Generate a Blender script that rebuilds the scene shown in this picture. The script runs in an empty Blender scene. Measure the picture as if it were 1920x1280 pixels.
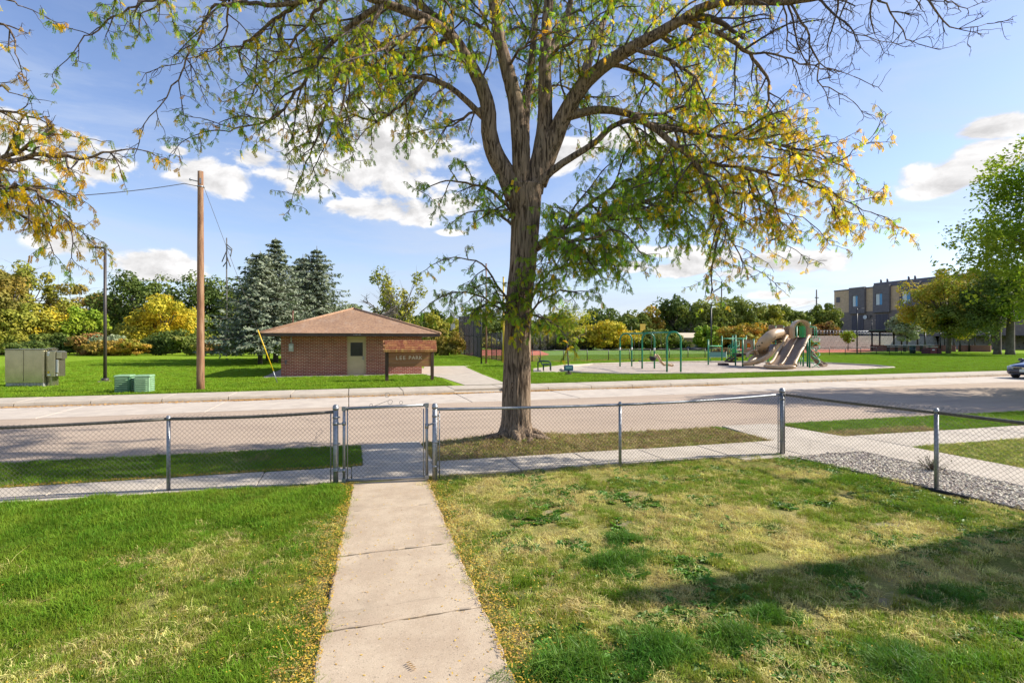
import bpy, math, random
import numpy as np
from mathutils import Vector, Matrix
random.seed(7)
rng = np.random.default_rng(7)
S = bpy.context.scene
rad = math.radians

# ------------------------------------------------------------------ camera
YAW = rad(17.7)
FWD = Vector((math.sin(YAW), math.cos(YAW), 0))
RGT = Vector((math.cos(YAW), -math.sin(YAW), 0))
EYE = 2.0
FOC = 960.0          # 18 mm lens on a 36 mm sensor, in photo pixels
HOR = 638.0          # horizon row of the photo
cd = bpy.data.cameras.new('camera')
cam = bpy.data.objects.new('camera', cd)
S.collection.objects.link(cam)
cam.location = (0, 0, EYE)
cam.rotation_euler = (rad(90), 0, -YAW)
cd.lens = 18
cd.sensor_width = 36
cd.shift_y = -2 / 1920
cd.clip_start = 0.05
cd.clip_end = 6000
S.camera = cam

# ------------------------------------------------------------------ sun, sky, exposure
SUNV = Vector((1.35, -0.24, 1.0)).normalized()     # towards the sun
sl = bpy.data.lights.new('sun', 'SUN')
sl.energy = 5.0
sl.angle = rad(0.6)
sl.color = (1.0, 0.94, 0.84)
sun = bpy.data.objects.new('sun', sl)
S.collection.objects.link(sun)
sun.rotation_euler = SUNV.to_track_quat('Z', 'Y').to_euler()
S.view_settings.view_transform = 'Standard'
S.view_settings.look = 'None'
S.view_settings.gamma = 1
S.view_settings.use_curve_mapping = False
S.view_settings.exposure = 0.66


def at(px, py, z=0.0):
    """point of the plane at height z that the photo shows at (px, py)"""
    d = (EYE - z) * FOC / (py - HOR)
    p = FWD * d + RGT * (d * (px - 960) / FOC)
    return Vector((p.x, p.y, z))


def away(px, py, d):
    """point seen at (px, py) at distance d along the view axis"""
    p = FWD * d + RGT * (d * (px - 960) / FOC)
    return Vector((p.x, p.y, EYE + (HOR - py) * d / FOC))


def dist_at(py, z=0.0):
    return (EYE - z) * FOC / (py - HOR)


world = bpy.data.worlds.new('World')
S.world = world
world.use_nodes = True
wt = world.node_tree
wt.nodes.clear()


class NT:
    """short hand for building node trees"""
    def __init__(s, tree):
        s.t = tree

    def n(s, kind, **kw):
        nd = s.t.nodes.new(kind)
        for k, v in kw.items():
            setattr(nd, k, v)
        return nd

    def link(s, a, b):
        s.t.links.new(a, b)

    def put(s, sock, v):
        if isinstance(v, bpy.types.NodeSocket):
            s.link(v, sock)
        elif v is not None:
            sock.default_value = v

    def m(s, op, a, b=None, c=None, clamp=False):
        nd = s.n('ShaderNodeMath', operation=op)
        nd.use_clamp = clamp
        for i, v in enumerate((a, b, c)):
            s.put(nd.inputs[i], v)
        return nd.outputs[0]

    def mix(s, f, a, b, blend='MIX'):
        nd = s.n('ShaderNodeMix', data_type='RGBA', blend_type=blend)
        s.put(nd.inputs[0], f)
        s.put(nd.inputs[6], a if isinstance(a, bpy.types.NodeSocket) else (*a, 1))
        s.put(nd.inputs[7], b if isinstance(b, bpy.types.NodeSocket) else (*b, 1))
        return nd.outputs[2]

    def noise(s, vec, scale, detail=4, rough=0.55, dist=0.0):
        nd = s.n('ShaderNodeTexNoise')
        s.put(nd.inputs['Vector'], vec)
        nd.inputs['Scale'].default_value = scale
        nd.inputs['Detail'].default_value = detail
        nd.inputs['Roughness'].default_value = rough
        nd.inputs['Distortion'].default_value = dist
        return nd.outputs[0]

    def ramp(s, v, lo, hi):
        nd = s.n('ShaderNodeMapRange', interpolation_type='SMOOTHSTEP')
        s.put(nd.inputs[0], v)
        nd.inputs[1].default_value = lo
        nd.inputs[2].default_value = hi
        return nd.outputs[0]

    def vmap(s, vec, scale=(1, 1, 1), loc=(0, 0, 0), rot=(0, 0, 0)):
        nd = s.n('ShaderNodeMapping')
        s.put(nd.inputs[0], vec)
        nd.inputs['Location'].default_value = loc
        nd.inputs['Rotation'].default_value = rot
        nd.inputs['Scale'].default_value = scale
        return nd.outputs[0]


N = NT(wt)
sky = N.n('ShaderNodeTexSky', sky_type='NISHITA')
sky.sun_disc = False
sky.sun_elevation = math.asin(SUNV.z)
sky.sun_rotation = math.atan2(SUNV.x, SUNV.y)
sky.air_density = 1.1
sky.dust_density = 0.6
sky.ozone_density = 1.6
tc = N.n('ShaderNodeTexCoord').outputs['Generated']
sep = N.n('ShaderNodeSeparateXYZ')
N.link(tc, sep.inputs[0])
az = N.m('ARCTAN2', sep.outputs[0], sep.outputs[1])
el = N.m('ARCSINE', sep.outputs[2])
elc = N.m('MAXIMUM', el, 0.0)
comb = N.n('ShaderNodeCombineXYZ')
N.link(az, comb.inputs[0])
N.link(N.m('MULTIPLY', el, 1.7), comb.inputs[1])
cv = comb.outputs[0]


def sky_dir(px, py):
    u, v = (px - 960) / FOC, (HOR - py) / FOC
    d = (FWD + RGT * u + Vector((0, 0, v))).normalized()
    return math.atan2(d.x, d.y), math.asin(d.z)


CL = [  # the clouds of that afternoon: photo x, y, half width, half height
    (40, 268, 240, 52), (150, 300, 120, 46), (20, 230, 120, 26), (-260, 250, 180, 40),
    (395, 330, 95, 34), (330, 282, 30, 10), (475, 297, 52, 22), (130, 460, 70, 26), (300, 498, 90, 30),
    (690, 290, 190, 96), (560, 330, 90, 34), (735, 394, 112, 27), (860, 385, 60, 22), (640, 230, 120, 24),
    (1060, 290, 90, 36), (1180, 262, 70, 26), (1110, 470, 50, 12), (1040, 455, 26, 8),
    (1250, 468, 62, 14), (1320, 488, 70, 17), (1270, 505, 70, 15), (1190, 500, 46, 12), (1390, 512, 60, 12),
    (1500, 492, 112, 25), (1440, 552, 46, 10), (1500, 566, 52, 9), (850, 436, 28, 6),
    (1790, 322, 110, 32), (1850, 282, 90, 26), (1880, 240, 110, 26), (1980, 220, 120, 34), (1760, 350, 70, 20),
    (2200, 330, 160, 50), (2500, 420, 160, 40), (-600, 380, 220, 60)]
best = None
for (px, py, w, h) in CL:
    a0, e0 = sky_dir(px, py)
    a1, _ = sky_dir(px + w, py)
    _, e1 = sky_dir(px, py - h)
    ra, re = abs(a1 - a0) * 1.12, abs(e1 - e0) * 1.15
    dx = N.m('MULTIPLY', N.m('SUBTRACT', az, a0), 1 / ra)
    dy = N.m('MULTIPLY', N.m('SUBTRACT', el, e0), 1 / re)
    q = N.m('SUBTRACT', 1.0, N.m('ADD', N.m('MULTIPLY', dx, dx), N.m('MULTIPLY', dy, dy)))
    best = q if best is None else N.m('MAXIMUM', best, q)
best = N.m('MAXIMUM', best, -1.2)
n1 = N.noise(cv, 9.0, 9, 0.58, 0.25)
n2 = N.noise(N.vmap(cv, loc=(0.016, 0.022, 0)), 9.0, 9, 0.58, 0.25)
nlow = N.noise(N.vmap(cv, scale=(1, 2.4, 1), loc=(3.1, 0.4, 0)), 2.6, 7, 0.62, 0.6)
dens = N.ramp(N.m('ADD', best, N.m('MULTIPLY', N.m('SUBTRACT', n1, 0.5), 4.2)), 0.0, 0.62)
wisp = N.m('MULTIPLY', N.ramp(nlow, 0.36, 0.74), N.m('SUBTRACT', 0.92, N.m('MULTIPLY', elc, 0.8)))
low = N.m('MULTIPLY', N.m('POWER', N.m('SUBTRACT', 1.0, elc), 7.0), 0.55)
wisp = N.m('MAXIMUM', wisp, 0.0)
mask = N.m('MAXIMUM', dens, N.m('ADD', N.m('MULTIPLY', wisp, 0.75), N.m('MULTIPLY', low, 0.55)), clamp=True)
lit = N.m('ADD', 0.90, N.m('MULTIPLY', N.m('SUBTRACT', n1, n2), 1.7))
core = N.ramp(N.m('ADD', best, N.m('MULTIPLY', N.m('SUBTRACT', nlow, 0.5), 1.2)), 0.35, 1.25)
lit = N.m('SUBTRACT', lit, N.m('MULTIPLY', core, 0.09))
lit = N.m('MINIMUM', N.m('MAXIMUM', lit, 0.66), 1.0)
cc = N.mix(lit, (0.0, 0.0, 0.05), (7.4, 7.3, 7.3))
tint = N.mix(1.0, sky.outputs[0], (1.24, 1.22, 1.42), 'MULTIPLY')
cc2 = N.mix(N.m('MULTIPLY', dens, 1.0), (4.6, 5.3, 6.6), cc)
skycol = N.mix(mask, tint, cc2)
bg = N.n('ShaderNodeBackground')
bg.inputs[1].default_value = 0.09
N.link(skycol, bg.inputs[0])
wo = N.n('ShaderNodeOutputWorld')
N.link(bg.outputs[0], wo.inputs[0])
world.cycles.sampling_method = 'MANUAL'
world.cycles.sample_map_resolution = 512

# ------------------------------------------------------------------ helpers
MATS = {}


def M(name, c, c2=None, scale=4.0, rough=0.8, metal=0.0, bump=0.0, bscale=None, stretch=(1, 1, 1), lo=0.35, hi=0.65,
      c3=None, scale3=0.8, spec=None, coords='Position', detail=5, trans=0.0, rnd=0.0):
    if name in MATS:
        return MATS[name]
    m = bpy.data.materials.new(name)
    MATS[name] = m
    m.use_nodes = True
    t = m.node_tree
    k = NT(t)
    b = t.nodes['Principled BSDF']
    b.inputs['Roughness'].default_value = rough
    b.inputs['Metallic'].default_value = metal
    if spec is not None:
        b.inputs['Specular IOR Level'].default_value = spec
    if coords == 'Position':
        v = k.n('ShaderNodeNewGeometry').outputs['Position']
    else:
        v = k.n('ShaderNodeTexCoord').outputs['Object']
    v = k.vmap(v, scale=stretch)
    col = None
    if c2 is not None:
        col = k.mix(k.ramp(k.noise(v, scale, detail), lo, hi), c, c2)
    if c3 is not None:
        col = k.mix(k.ramp(k.noise(v, scale3, 4), 0.45, 0.7), col if col else c, c3)
    if rnd:
        oi = k.n('ShaderNodeObjectInfo')
        hs = k.n('ShaderNodeHueSaturation')
        k.put(hs.inputs['Hue'], k.m('ADD', 0.5, k.m('MULTIPLY', k.m('SUBTRACT', oi.outputs['Random'], 0.5), rnd * 0.16)))
        k.put(hs.inputs['Value'], k.m('ADD', 1 - rnd, k.m('MULTIPLY', oi.outputs['Random'], 2 * rnd)))
        if col:
            k.link(col, hs.inputs['Color'])
        else:
            hs.inputs['Color'].default_value = (*c, 1)
        col = hs.outputs[0]
    if col is None:
        b.inputs['Base Color'].default_value = (*c, 1)
    else:
        k.link(col, b.inputs['Base Color'])
    if bump:
        bp = k.n('ShaderNodeBump')
        bp.inputs['Strength'].default_value = min(1.0, bump)
        bp.inputs['Distance'].default_value = 0.02 * max(1.0, bump)
        k.link(k.noise(v, bscale or scale, 6, 0.6), bp.inputs['Height'])
        k.link(bp.outputs[0], b.inputs['Normal'])
    if trans:
        out = t.nodes['Material Output']
        tr = k.n('ShaderNodeBsdfTranslucent')
        if col is None:
            tr.inputs[0].default_value = (*[min(1, x * 1.25) for x in c], 1)
        else:
            k.link(k.mix(1.0, col, (1.3, 1.35, 0.9), 'MULTIPLY'), tr.inputs[0])
        ms = k.n('ShaderNodeMixShader')
        ms.inputs[0].default_value = trans
        k.link(b.outputs[0], ms.inputs[1])
        k.link(tr.outputs[0], ms.inputs[2])
        k.link(ms.outputs[0], out.inputs[0])
    return m


class MB:
    """collects shapes in world coordinates"""
    def __init__(s):
        s.v, s.f, s.sm, s.mi = [], [], [], []

    def add(s, vs, fs, smooth=False, mi=0):
        o = len(s.v)
        s.v.extend([tuple(v) for v in vs])
        for f in fs:
            s.f.append([i + o for i in f])
            s.sm.append(smooth)
            s.mi.append(mi)
        return s

    def box(s, c, size, rz=0.0, mi=0, tilt=None):
        x, y, z = [k / 2 for k in size]
        cs = [(-x, -y, -z), (x, -y, -z), (x, y, -z), (-x, y, -z), (-x, -y, z), (x, -y, z), (x, y, z), (-x, y, z)]
        R = Matrix.Rotation(rz, 3, 'Z')
        if tilt is not None:
            R = R @ tilt
        c = Vector(c)
        return s.add([c + R @ Vector(k) for k in cs],
                     [(0, 3, 2, 1), (4, 5, 6, 7), (0, 1, 5, 4), (1, 2, 6, 5), (2, 3, 7, 6), (3, 0, 4, 7)], False, mi)

    def span(s, a, b, mi=0):
        c = [(i + j) / 2 for i, j in zip(a, b)]
        return s.box(c, [abs(i - j) for i, j in zip(a, b)], 0, mi)

    def bevel_box(s, c, size, bv=0.02, rz=0.0, mi=0):
        """box with chamfered vertical and top edges"""
        x, y, z = [k / 2 for k in size]
        ring = [(-x + bv, -y), (x - bv, -y), (x, -y + bv), (x, y - bv), (x - bv, y), (-x + bv, y), (-x, y - bv), (-x, -y + bv)]
        inn = [(a * (1 - bv / x), b * (1 - bv / y)) for a, b in ring]
        vs = [(a, b, -z) for a, b in ring] + [(a, b, z - bv) for a, b in ring] + [(a, b, z) for a, b in inn]
        fs = [tuple(range(7, -1, -1)), tuple(range(16, 24))]
        for k in (0, 8):
            for i in range(8):
                j = (i + 1) % 8
                fs.append((k + i, k + j, k + 8 + j, k + 8 + i))
        R = Matrix.Rotation(rz, 3, 'Z')
        c = Vector(c)
        return s.add([c + R @ Vector(k) for k in vs], fs, False, mi)

    def tube(s, pts, rs, n=8, caps=True, smooth=True, mi=0, closed=False):
        pts = [Vector(p) for p in pts]
        if not isinstance(rs, (list, tuple)):
            rs = [rs] * len(pts)
        m = len(pts)
        vs, fs = [], []
        up = None
        for i, p in enumerate(pts):
            if closed:
                t = pts[(i + 1) % m] - pts[i - 1]
            else:
                t = pts[min(i + 1, m - 1)] - pts[max(i - 1, 0)]
            if t.length < 1e-9:
                t = Vector((0, 0, 1))
            t.normalize()
            if up is None:
                up = Vector((0, 0, 1)) if abs(t.z) < 0.9 else Vector((1, 0, 0))
            a = up - t * up.dot(t)
            if a.length < 1e-4:
                a = t.orthogonal()
            a.normalize()
            b = t.cross(a)
            up = a
            for k in range(n):
                th = 2 * math.pi * k / n
                vs.append(p + (a * math.cos(th) + b * math.sin(th)) * rs[i])
        for i in range(m if closed else m - 1):
            j = (i + 1) % m
            for k in range(n):
                l = (k + 1) % n
                fs.append((i * n + k, i * n + l, j * n + l, j * n + k))
        s.add(vs, fs, smooth, mi)
        if caps and not closed:
            o = len(s.v) - m * n
            s.f.append([o + k for k in range(n - 1, -1, -1)]); s.sm.append(False); s.mi.append(mi)
            s.f.append([o + (m - 1) * n + k for k in range(n)]); s.sm.append(False); s.mi.append(mi)
        return s

    def cyl(s, base, r, h, n=12, r2=None, mi=0):
        base = Vector(base)
        return s.tube([base, base + Vector((0, 0, h))], [r, r if r2 is None else r2], n, True, True, mi)

    def ball(s, c, r, n=8, mi=0, squash=(1, 1, 1)):
        c = Vector(c)
        vs, fs = [], []
        m = n // 2 + 1
        for i in range(m + 1):
            th = math.pi * i / m
            for k in range(n):
                ph = 2 * math.pi * k / n
                vs.append(c + Vector((math.sin(th) * math.cos(ph) * squash[0], math.sin(th) * math.sin(ph) * squash[1],
                                      math.cos(th) * squash[2])) * r)
        for i in range(m):
            for k in range(n):
                l = (k + 1) % n
                fs.append((i * n + k, (i + 1) * n + k, (i + 1) * n + l, i * n + l))
        return s.add(vs, fs, True, mi)

    def prism(s, poly, z0, z1, mi=0, mj=None):
        n = len(poly)
        vs = [(p[0], p[1], z0) for p in poly] + [(p[0], p[1], z1) for p in poly]
        s.add(vs, [tuple(range(n - 1, -1, -1))] + [(i, (i + 1) % n, n + (i + 1) % n, n + i) for i in range(n)], False, mi)
        return s.add(vs[n:], [tuple(range(n))], False, mi if mj is None else mj)

    def loft(s, rings, closed_ring=True, caps=False, smooth=True, mi=0):
        n = len(rings[0])
        vs = [v for r in rings for v in r]
        fs = []
        for i in range(len(rings) - 1):
            for k in range(n if closed_ring else n - 1):
                l = (k + 1) % n
                fs.append((i * n + k, i * n + l, (i + 1) * n + l, (i + 1) * n + k))
        s.add(vs, fs, smooth, mi)
        if caps:
            o = len(s.v) - len(vs)
            s.f.append([o + k for k in range(n - 1, -1, -1)]); s.sm.append(False); s.mi.append(mi)
            s.f.append([o + (len(rings) - 1) * n + k for k in range(n)]); s.sm.append(False); s.mi.append(mi)
        return s


def obj(name, mb, mat, parent=None, **props):
    me = bpy.data.meshes.new(name)
    inv = None
    if parent is not None:
        inv = world_of(parent).inverted()
        vs = [inv @ Vector(v) for v in mb.v]
    else:
        vs = mb.v
    me.from_pydata(vs, [], mb.f)
    me.polygons.foreach_set('use_smooth', mb.sm)
    me.polygons.foreach_set('material_index', mb.mi)
    for m in (mat if isinstance(mat, (list, tuple)) else [mat]):
        me.materials.append(m)
    me.validate()
    o = bpy.data.objects.new(name, me)
    S.collection.objects.link(o)
    if parent is not None:
        o.parent = parent
    for k, v in props.items():
        o[k] = v
    return o


def world_of(o):
    m = Matrix.LocRotScale(o.location, o.rotation_euler, o.scale)
    return world_of(o.parent) @ m if o.parent else m


def thing(name, label, cat, loc=(0, 0, 0), rz=0.0, group=None):
    o = bpy.data.objects.new(name, None)
    o.empty_display_size = 0.2
    S.collection.objects.link(o)
    o.location = loc
    o.rotation_euler = (0, 0, rz)
    o['label'] = label
    o['category'] = cat
    if group:
        o['group'] = group
    return o


def whole(name, mb, mat, label, cat, group=None):
    o = obj(name, mb, mat, None, label=label, category=cat)
    if group:
        o['group'] = group
    return o


def copy_tree(o, loc=None, parent=None, label=None):
    c = o.copy()
    S.collection.objects.link(c)
    if parent is not None:
        c.parent = parent
    if loc is not None:
        c.location = loc
    if label:
        c['label'] = label
    for ch in list(o.children):
        copy_tree(ch, None, c)
    return c


def struct(name, mb, mat, **kw):
    return obj(name, mb, mat, None, kind='structure', **kw)


def mesh_np(name, V, F, mat, parent=None, smooth=False, **props):
    """V (n,3) float, F (m,k) int with the same k"""
    V = np.asarray(V, dtype=np.float32)
    F = np.asarray(F, dtype=np.int32)
    if parent is not None:
        W = np.array(world_of(parent).inverted(), dtype=np.float32)
        V = V @ W[:3, :3].T + W[:3, 3]
    me = bpy.data.meshes.new(name)
    me.vertices.add(len(V))
    me.vertices.foreach_set('co', V.ravel())
    me.loops.add(F.size)
    me.loops.foreach_set('vertex_index', F.ravel())
    me.polygons.add(len(F))
    me.polygons.foreach_set('loop_start', np.arange(0, F.size, F.shape[1], dtype=np.int32))
    if smooth:
        me.polygons.foreach_set('use_smooth', np.ones(len(F), dtype=bool))
    for m in (mat if isinstance(mat, (list, tuple)) else [mat]):
        me.materials.append(m)
    me.update(calc_edges=True)
    o = bpy.data.objects.new(name, me)
    S.collection.objects.link(o)
    if parent is not None:
        o.parent = parent
    for k, v in props.items():
        o[k] = v
    return o


_GN = {}


def gn_group(nvar):
    if nvar in _GN:
        return _GN[nvar]
    g = bpy.data.node_groups.new('scatter_%d' % nvar, 'GeometryNodeTree')
    _GN[nvar] = g
    g.interface.new_socket('Geometry', in_out='INPUT', socket_type='NodeSocketGeometry')
    g.interface.new_socket('Geometry', in_out='OUTPUT', socket_type='NodeSocketGeometry')
    nd = g.nodes.new
    gi, go = nd('NodeGroupInput'), nd('NodeGroupOutput')

    def attr(name, typ):
        a = nd('GeometryNodeInputNamedAttribute')
        a.data_type = typ
        a.inputs['Name'].default_value = name
        return a.outputs['Attribute']
    vid = attr('vid', 'INT')

    def select(i):
        c = nd('FunctionNodeCompare')
        c.data_type = 'INT'
        c.operation = 'EQUAL'
        g.links.new(vid, c.inputs[2])
        c.inputs[3].default_value = i
        sp = nd('GeometryNodeSeparateGeometry')
        sp.domain = 'POINT'
        g.links.new(gi.outputs[0], sp.inputs[0])
        g.links.new(c.outputs[0], sp.inputs[1])
        return sp.outputs[0]
    pts = select(-1)
    jn = nd('GeometryNodeJoinGeometry')
    for i in range(nvar):
        ti = nd('GeometryNodeGeometryToInstance')
        g.links.new(select(i), ti.inputs[0])
        g.links.new(ti.outputs[0], jn.inputs[0])
    ip = nd('GeometryNodeInstanceOnPoints')
    g.links.new(pts, ip.inputs['Points'])
    g.links.new(jn.outputs[0], ip.inputs['Instance'])
    ip.inputs['Pick Instance'].default_value = True
    g.links.new(attr('pvar', 'INT'), ip.inputs['Instance Index'])
    er = nd('FunctionNodeEulerToRotation')
    g.links.new(attr('prot', 'FLOAT_VECTOR'), er.inputs[0])
    g.links.new(er.outputs[0], ip.inputs['Rotation'])
    g.links.new(attr('pscl', 'FLOAT'), ip.inputs['Scale'])
    g.links.new(ip.outputs[0], go.inputs[0])
    return g


def scatter(name, variants, P, ROT, SCL, mat, parent=None, **props):
    """one object: its mesh holds the pieces and the points, geometry nodes set a piece on every point"""
    P = np.asarray(P, dtype=np.float32)
    if parent is not None:
        W = np.array(world_of(parent).inverted(), dtype=np.float32)
        P = P @ W[:3, :3].T + W[:3, 3]
    V, F, vid = [], [], []
    for i, (vs, fs) in enumerate(variants):
        o = len(V)
        V.extend(vs)
        F.extend([[a + o for a in f] for f in fs])
        vid.extend([i] * len(vs))
    nv = len(V)
    allv = np.concatenate([np.array(V, dtype=np.float32), P])
    me = bpy.data.meshes.new(name)
    me.from_pydata(allv.tolist(), [], F)
    npt = len(P)
    a = me.attributes.new('vid', 'INT', 'POINT')
    a.data.foreach_set('value', np.array(vid + [-1] * npt, dtype=np.int32))
    a = me.attributes.new('pvar', 'INT', 'POINT')
    a.data.foreach_set('value', np.concatenate([np.zeros(nv), rng.integers(0, len(variants), npt)]).astype(np.int32))
    a = me.attributes.new('prot', 'FLOAT_VECTOR', 'POINT')
    a.data.foreach_set('vector', np.concatenate([np.zeros((nv, 3)), ROT]).astype(np.float32).ravel())
    a = me.attributes.new('pscl', 'FLOAT', 'POINT')
    a.data.foreach_set('value', np.concatenate([np.ones(nv), SCL]).astype(np.float32))
    me.materials.append(mat)
    o = bpy.data.objects.new(name, me)
    S.collection.objects.link(o)
    if parent is not None:
        o.parent = parent
    md = o.modifiers.new('scatter', 'NODES')
    md.node_group = gn_group(len(variants))
    for k, v in props.items():
        o[k] = v
    return o


_GR = rng.random((64, 64))


def vnoise(x, y, s=1.0, seed=0):
    x = np.asarray(x, dtype=float) * s + seed * 7.31
    y = np.asarray(y, dtype=float) * s + seed * 3.77
    xi, yi = np.floor(x).astype(int), np.floor(y).astype(int)
    fx, fy = x - xi, y - yi
    fx, fy = fx * fx * (3 - 2 * fx), fy * fy * (3 - 2 * fy)
    g = lambda a, b: _GR[a % 64, b % 64]
    return (g(xi, yi) * (1 - fx) + g(xi + 1, yi) * fx) * (1 - fy) + (g(xi, yi + 1) * (1 - fx) + g(xi + 1, yi + 1) * fx) * fy


def fnoise(x, y, s=1.0, seed=0):
    return (vnoise(x, y, s, seed) + 0.5 * vnoise(x, y, s * 2.1, seed + 5) + 0.25 * vnoise(x, y, s * 4.3, seed + 9)) / 1.75


# ------------------------------------------------------------------ materials
def grass_mat(name, green, dark, straw, straw_amt, scale=1.2, bump=0.9, bscale=60, soil=None):
    m = bpy.data.materials.new(name)
    m.use_nodes = True
    k = NT(m.node_tree)
    b = m.node_tree.nodes['Principled BSDF']
    b.inputs['Roughness'].default_value = 0.95
    b.inputs['Specular IOR Level'].default_value = 0.1
    v = k.n('ShaderNodeNewGeometry').outputs['Position']
    fine = k.noise(v, bscale, 3, 0.7)
    c = k.mix(k.ramp(k.noise(v, scale * 4, 5, 0.65), 0.3, 0.7), green, dark)
    c = k.mix(k.ramp(fine, 0.35, 0.75), c, [min(1, g * 1.5) for g in green])
    c = k.mix(k.m('MULTIPLY', k.ramp(k.noise(v, scale, 6, 0.65), 0.42, 0.66), straw_amt), c, straw)
    if soil:
        c = k.mix(k.ramp(k.noise(k.vmap(v, loc=(5, 2, 0)), 1.1, 6, 0.7), 0.56, 0.66), c, soil)
    k.link(c, b.inputs['Base Color'])
    bp = k.n('ShaderNodeBump')
    bp.inputs['Strength'].default_value = bump
    bp.inputs['Distance'].default_value = 0.04
    k.link(fine, bp.inputs['Height'])
    k.link(bp.outputs[0], b.inputs['Normal'])
    return m


def concrete(name, c, c2, grain=0.5, fleck=True):
    m = bpy.data.materials.new(name)
    m.use_nodes = True
    k = NT(m.node_tree)
    b = m.node_tree.nodes['Principled BSDF']
    b.inputs['Roughness'].default_value = 0.9
    b.inputs['Specular IOR Level'].default_value = 0.25
    v = k.n('ShaderNodeNewGeometry').outputs['Position']
    col = k.mix(k.ramp(k.noise(v, 1.7, 7, 0.7), 0.38, 0.62), c, c2)
    col = k.mix(k.m('MULTIPLY', k.ramp(k.noise(v, 85, 3, 0.7), 0.56, 0.68), grain), col, [x * 0.42 for x in c])
    col = k.mix(k.m('MULTIPLY', k.ramp(k.noise(k.vmap(v, loc=(3, 9, 1)), 95, 3, 0.7), 0.60, 0.72), grain), col, [min(0.85, x * 1.5) for x in c])
    if fleck:
        col = k.mix(k.m('MULTIPLY', k.ramp(k.noise(k.vmap(v, scale=(1, 1, 1), loc=(8, 1, 0)), 0.9, 8, 0.75), 0.52, 0.72), 0.55), col, [x * 0.55 for x in c])
        cr = k.n('ShaderNodeTexVoronoi', feature='DISTANCE_TO_EDGE')
        k.put(cr.inputs['Vector'], k.vmap(v, scale=(0.55, 0.55, 0.55)))
        cr.inputs['Scale'].default_value = 0.8
        wob = k.m('ADD', cr.outputs['Distance'], k.m('MULTIPLY', k.m('SUBTRACT', k.noise(v, 6, 5, 0.7), 0.5), 0.05))
        col = k.mix(k.m('MULTIPLY', k.ramp(k.m('ABSOLUTE', wob), 0.0035, 0.0), 0.30), col, [x * 0.3 for x in c])
    k.link(col, b.inputs['Base Color'])
    bp = k.n('ShaderNodeBump')
    bp.inputs['Strength'].default_value = 0.35
    bp.inputs['Distance'].default_value = 0.006
    k.link(k.noise(v, 160, 3, 0.7), bp.inputs['Height'])
    k.link(bp.outputs[0], b.inputs['Normal'])
    return m


m_walk = concrete('walk_concrete', (0.51, 0.405, 0.285), (0.425, 0.325, 0.225), 0.75)
m_side = concrete('sidewalk_concrete', (0.53, 0.46, 0.37), (0.44, 0.38, 0.305), 0.4)
m_kerb = concrete('kerb_concrete', (0.50, 0.43, 0.335), (0.43, 0.365, 0.285), 0.25)
m_gut = concrete('gutter_concrete', (0.54, 0.465, 0.375), (0.47, 0.40, 0.325), 0.2)
m_lawn = grass_mat('lawn_dry', (0.17, 0.185, 0.035), (0.11, 0.13, 0.025), (0.46, 0.38, 0.15), 0.9, 0.75, soil=(0.33, 0.27, 0.19))
m_park = grass_mat('park_turf', (0.165, 0.265, 0.012), (0.115, 0.20, 0.010), (0.26, 0.31, 0.025), 0.5, 0.55, 0.8, 26)
m_field = grass_mat('outfield_turf', (0.11, 0.20, 0.035), (0.10, 0.18, 0.03), (0.20, 0.25, 0.06), 0.5, 0.15, 0.5, 20)
m_far = grass_mat('rough_ground', (0.14, 0.16, 0.05), (0.10, 0.11, 0.04), (0.30, 0.24, 0.12), 0.9, 0.1, 0.6, 6)
m_clay = M('infield_clay', (0.50, 0.135, 0.065), (0.42, 0.11, 0.05), 1.0, 0.95)
m_chips = M('wood_chips', (0.47, 0.38, 0.295), (0.28, 0.22, 0.17), 14, 0.95, bump=1.0, bscale=16, c3=(0.50, 0.43, 0.35), scale3=3)
m_steel = M('galvanised_steel', (0.36, 0.37, 0.38), (0.28, 0.29, 0.30), 30, 0.45, 0.75, bump=0.1, bscale=90)
m_wire = M('weathered_wire', (0.11, 0.10, 0.09), (0.07, 0.065, 0.06), 40, 0.6, 0.2)
m_brown_steel = M('weathered_rail', (0.16, 0.145, 0.12), (0.11, 0.10, 0.085), 20, 0.6, 0.5)
m_black = M('black_paint', (0.018, 0.018, 0.02), rough=0.45)
m_bronze = M('bronze_paint', (0.045, 0.036, 0.032), (0.06, 0.048, 0.04), 8, 0.5)
m_green = M('green_paint', (0.008, 0.19, 0.09), (0.012, 0.23, 0.11), 5, 0.35)
m_green_lt = M('light_green_paint', (0.06, 0.42, 0.20), rough=0.4)
m_tan = M('tan_plastic', (0.55, 0.38, 0.22), (0.47, 0.32, 0.18), 2.5, 0.4)
m_tan_dk = M('brown_plastic', (0.29, 0.20, 0.125), (0.23, 0.155, 0.10), 3, 0.45)
m_brown = M('brown_steps', (0.085, 0.04, 0.03), rough=0.6)
m_dark = M('dark_glass', (0.012, 0.016, 0.02), rough=0.08)
m_white = M('white_paint', (0.75, 0.75, 0.73), rough=0.5)
m_yellow = M('yellow_plastic', (0.80, 0.52, 0.02), rough=0.45)
m_rubber = M('black_rubber', (0.02, 0.02, 0.022), rough=0.8)

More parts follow.
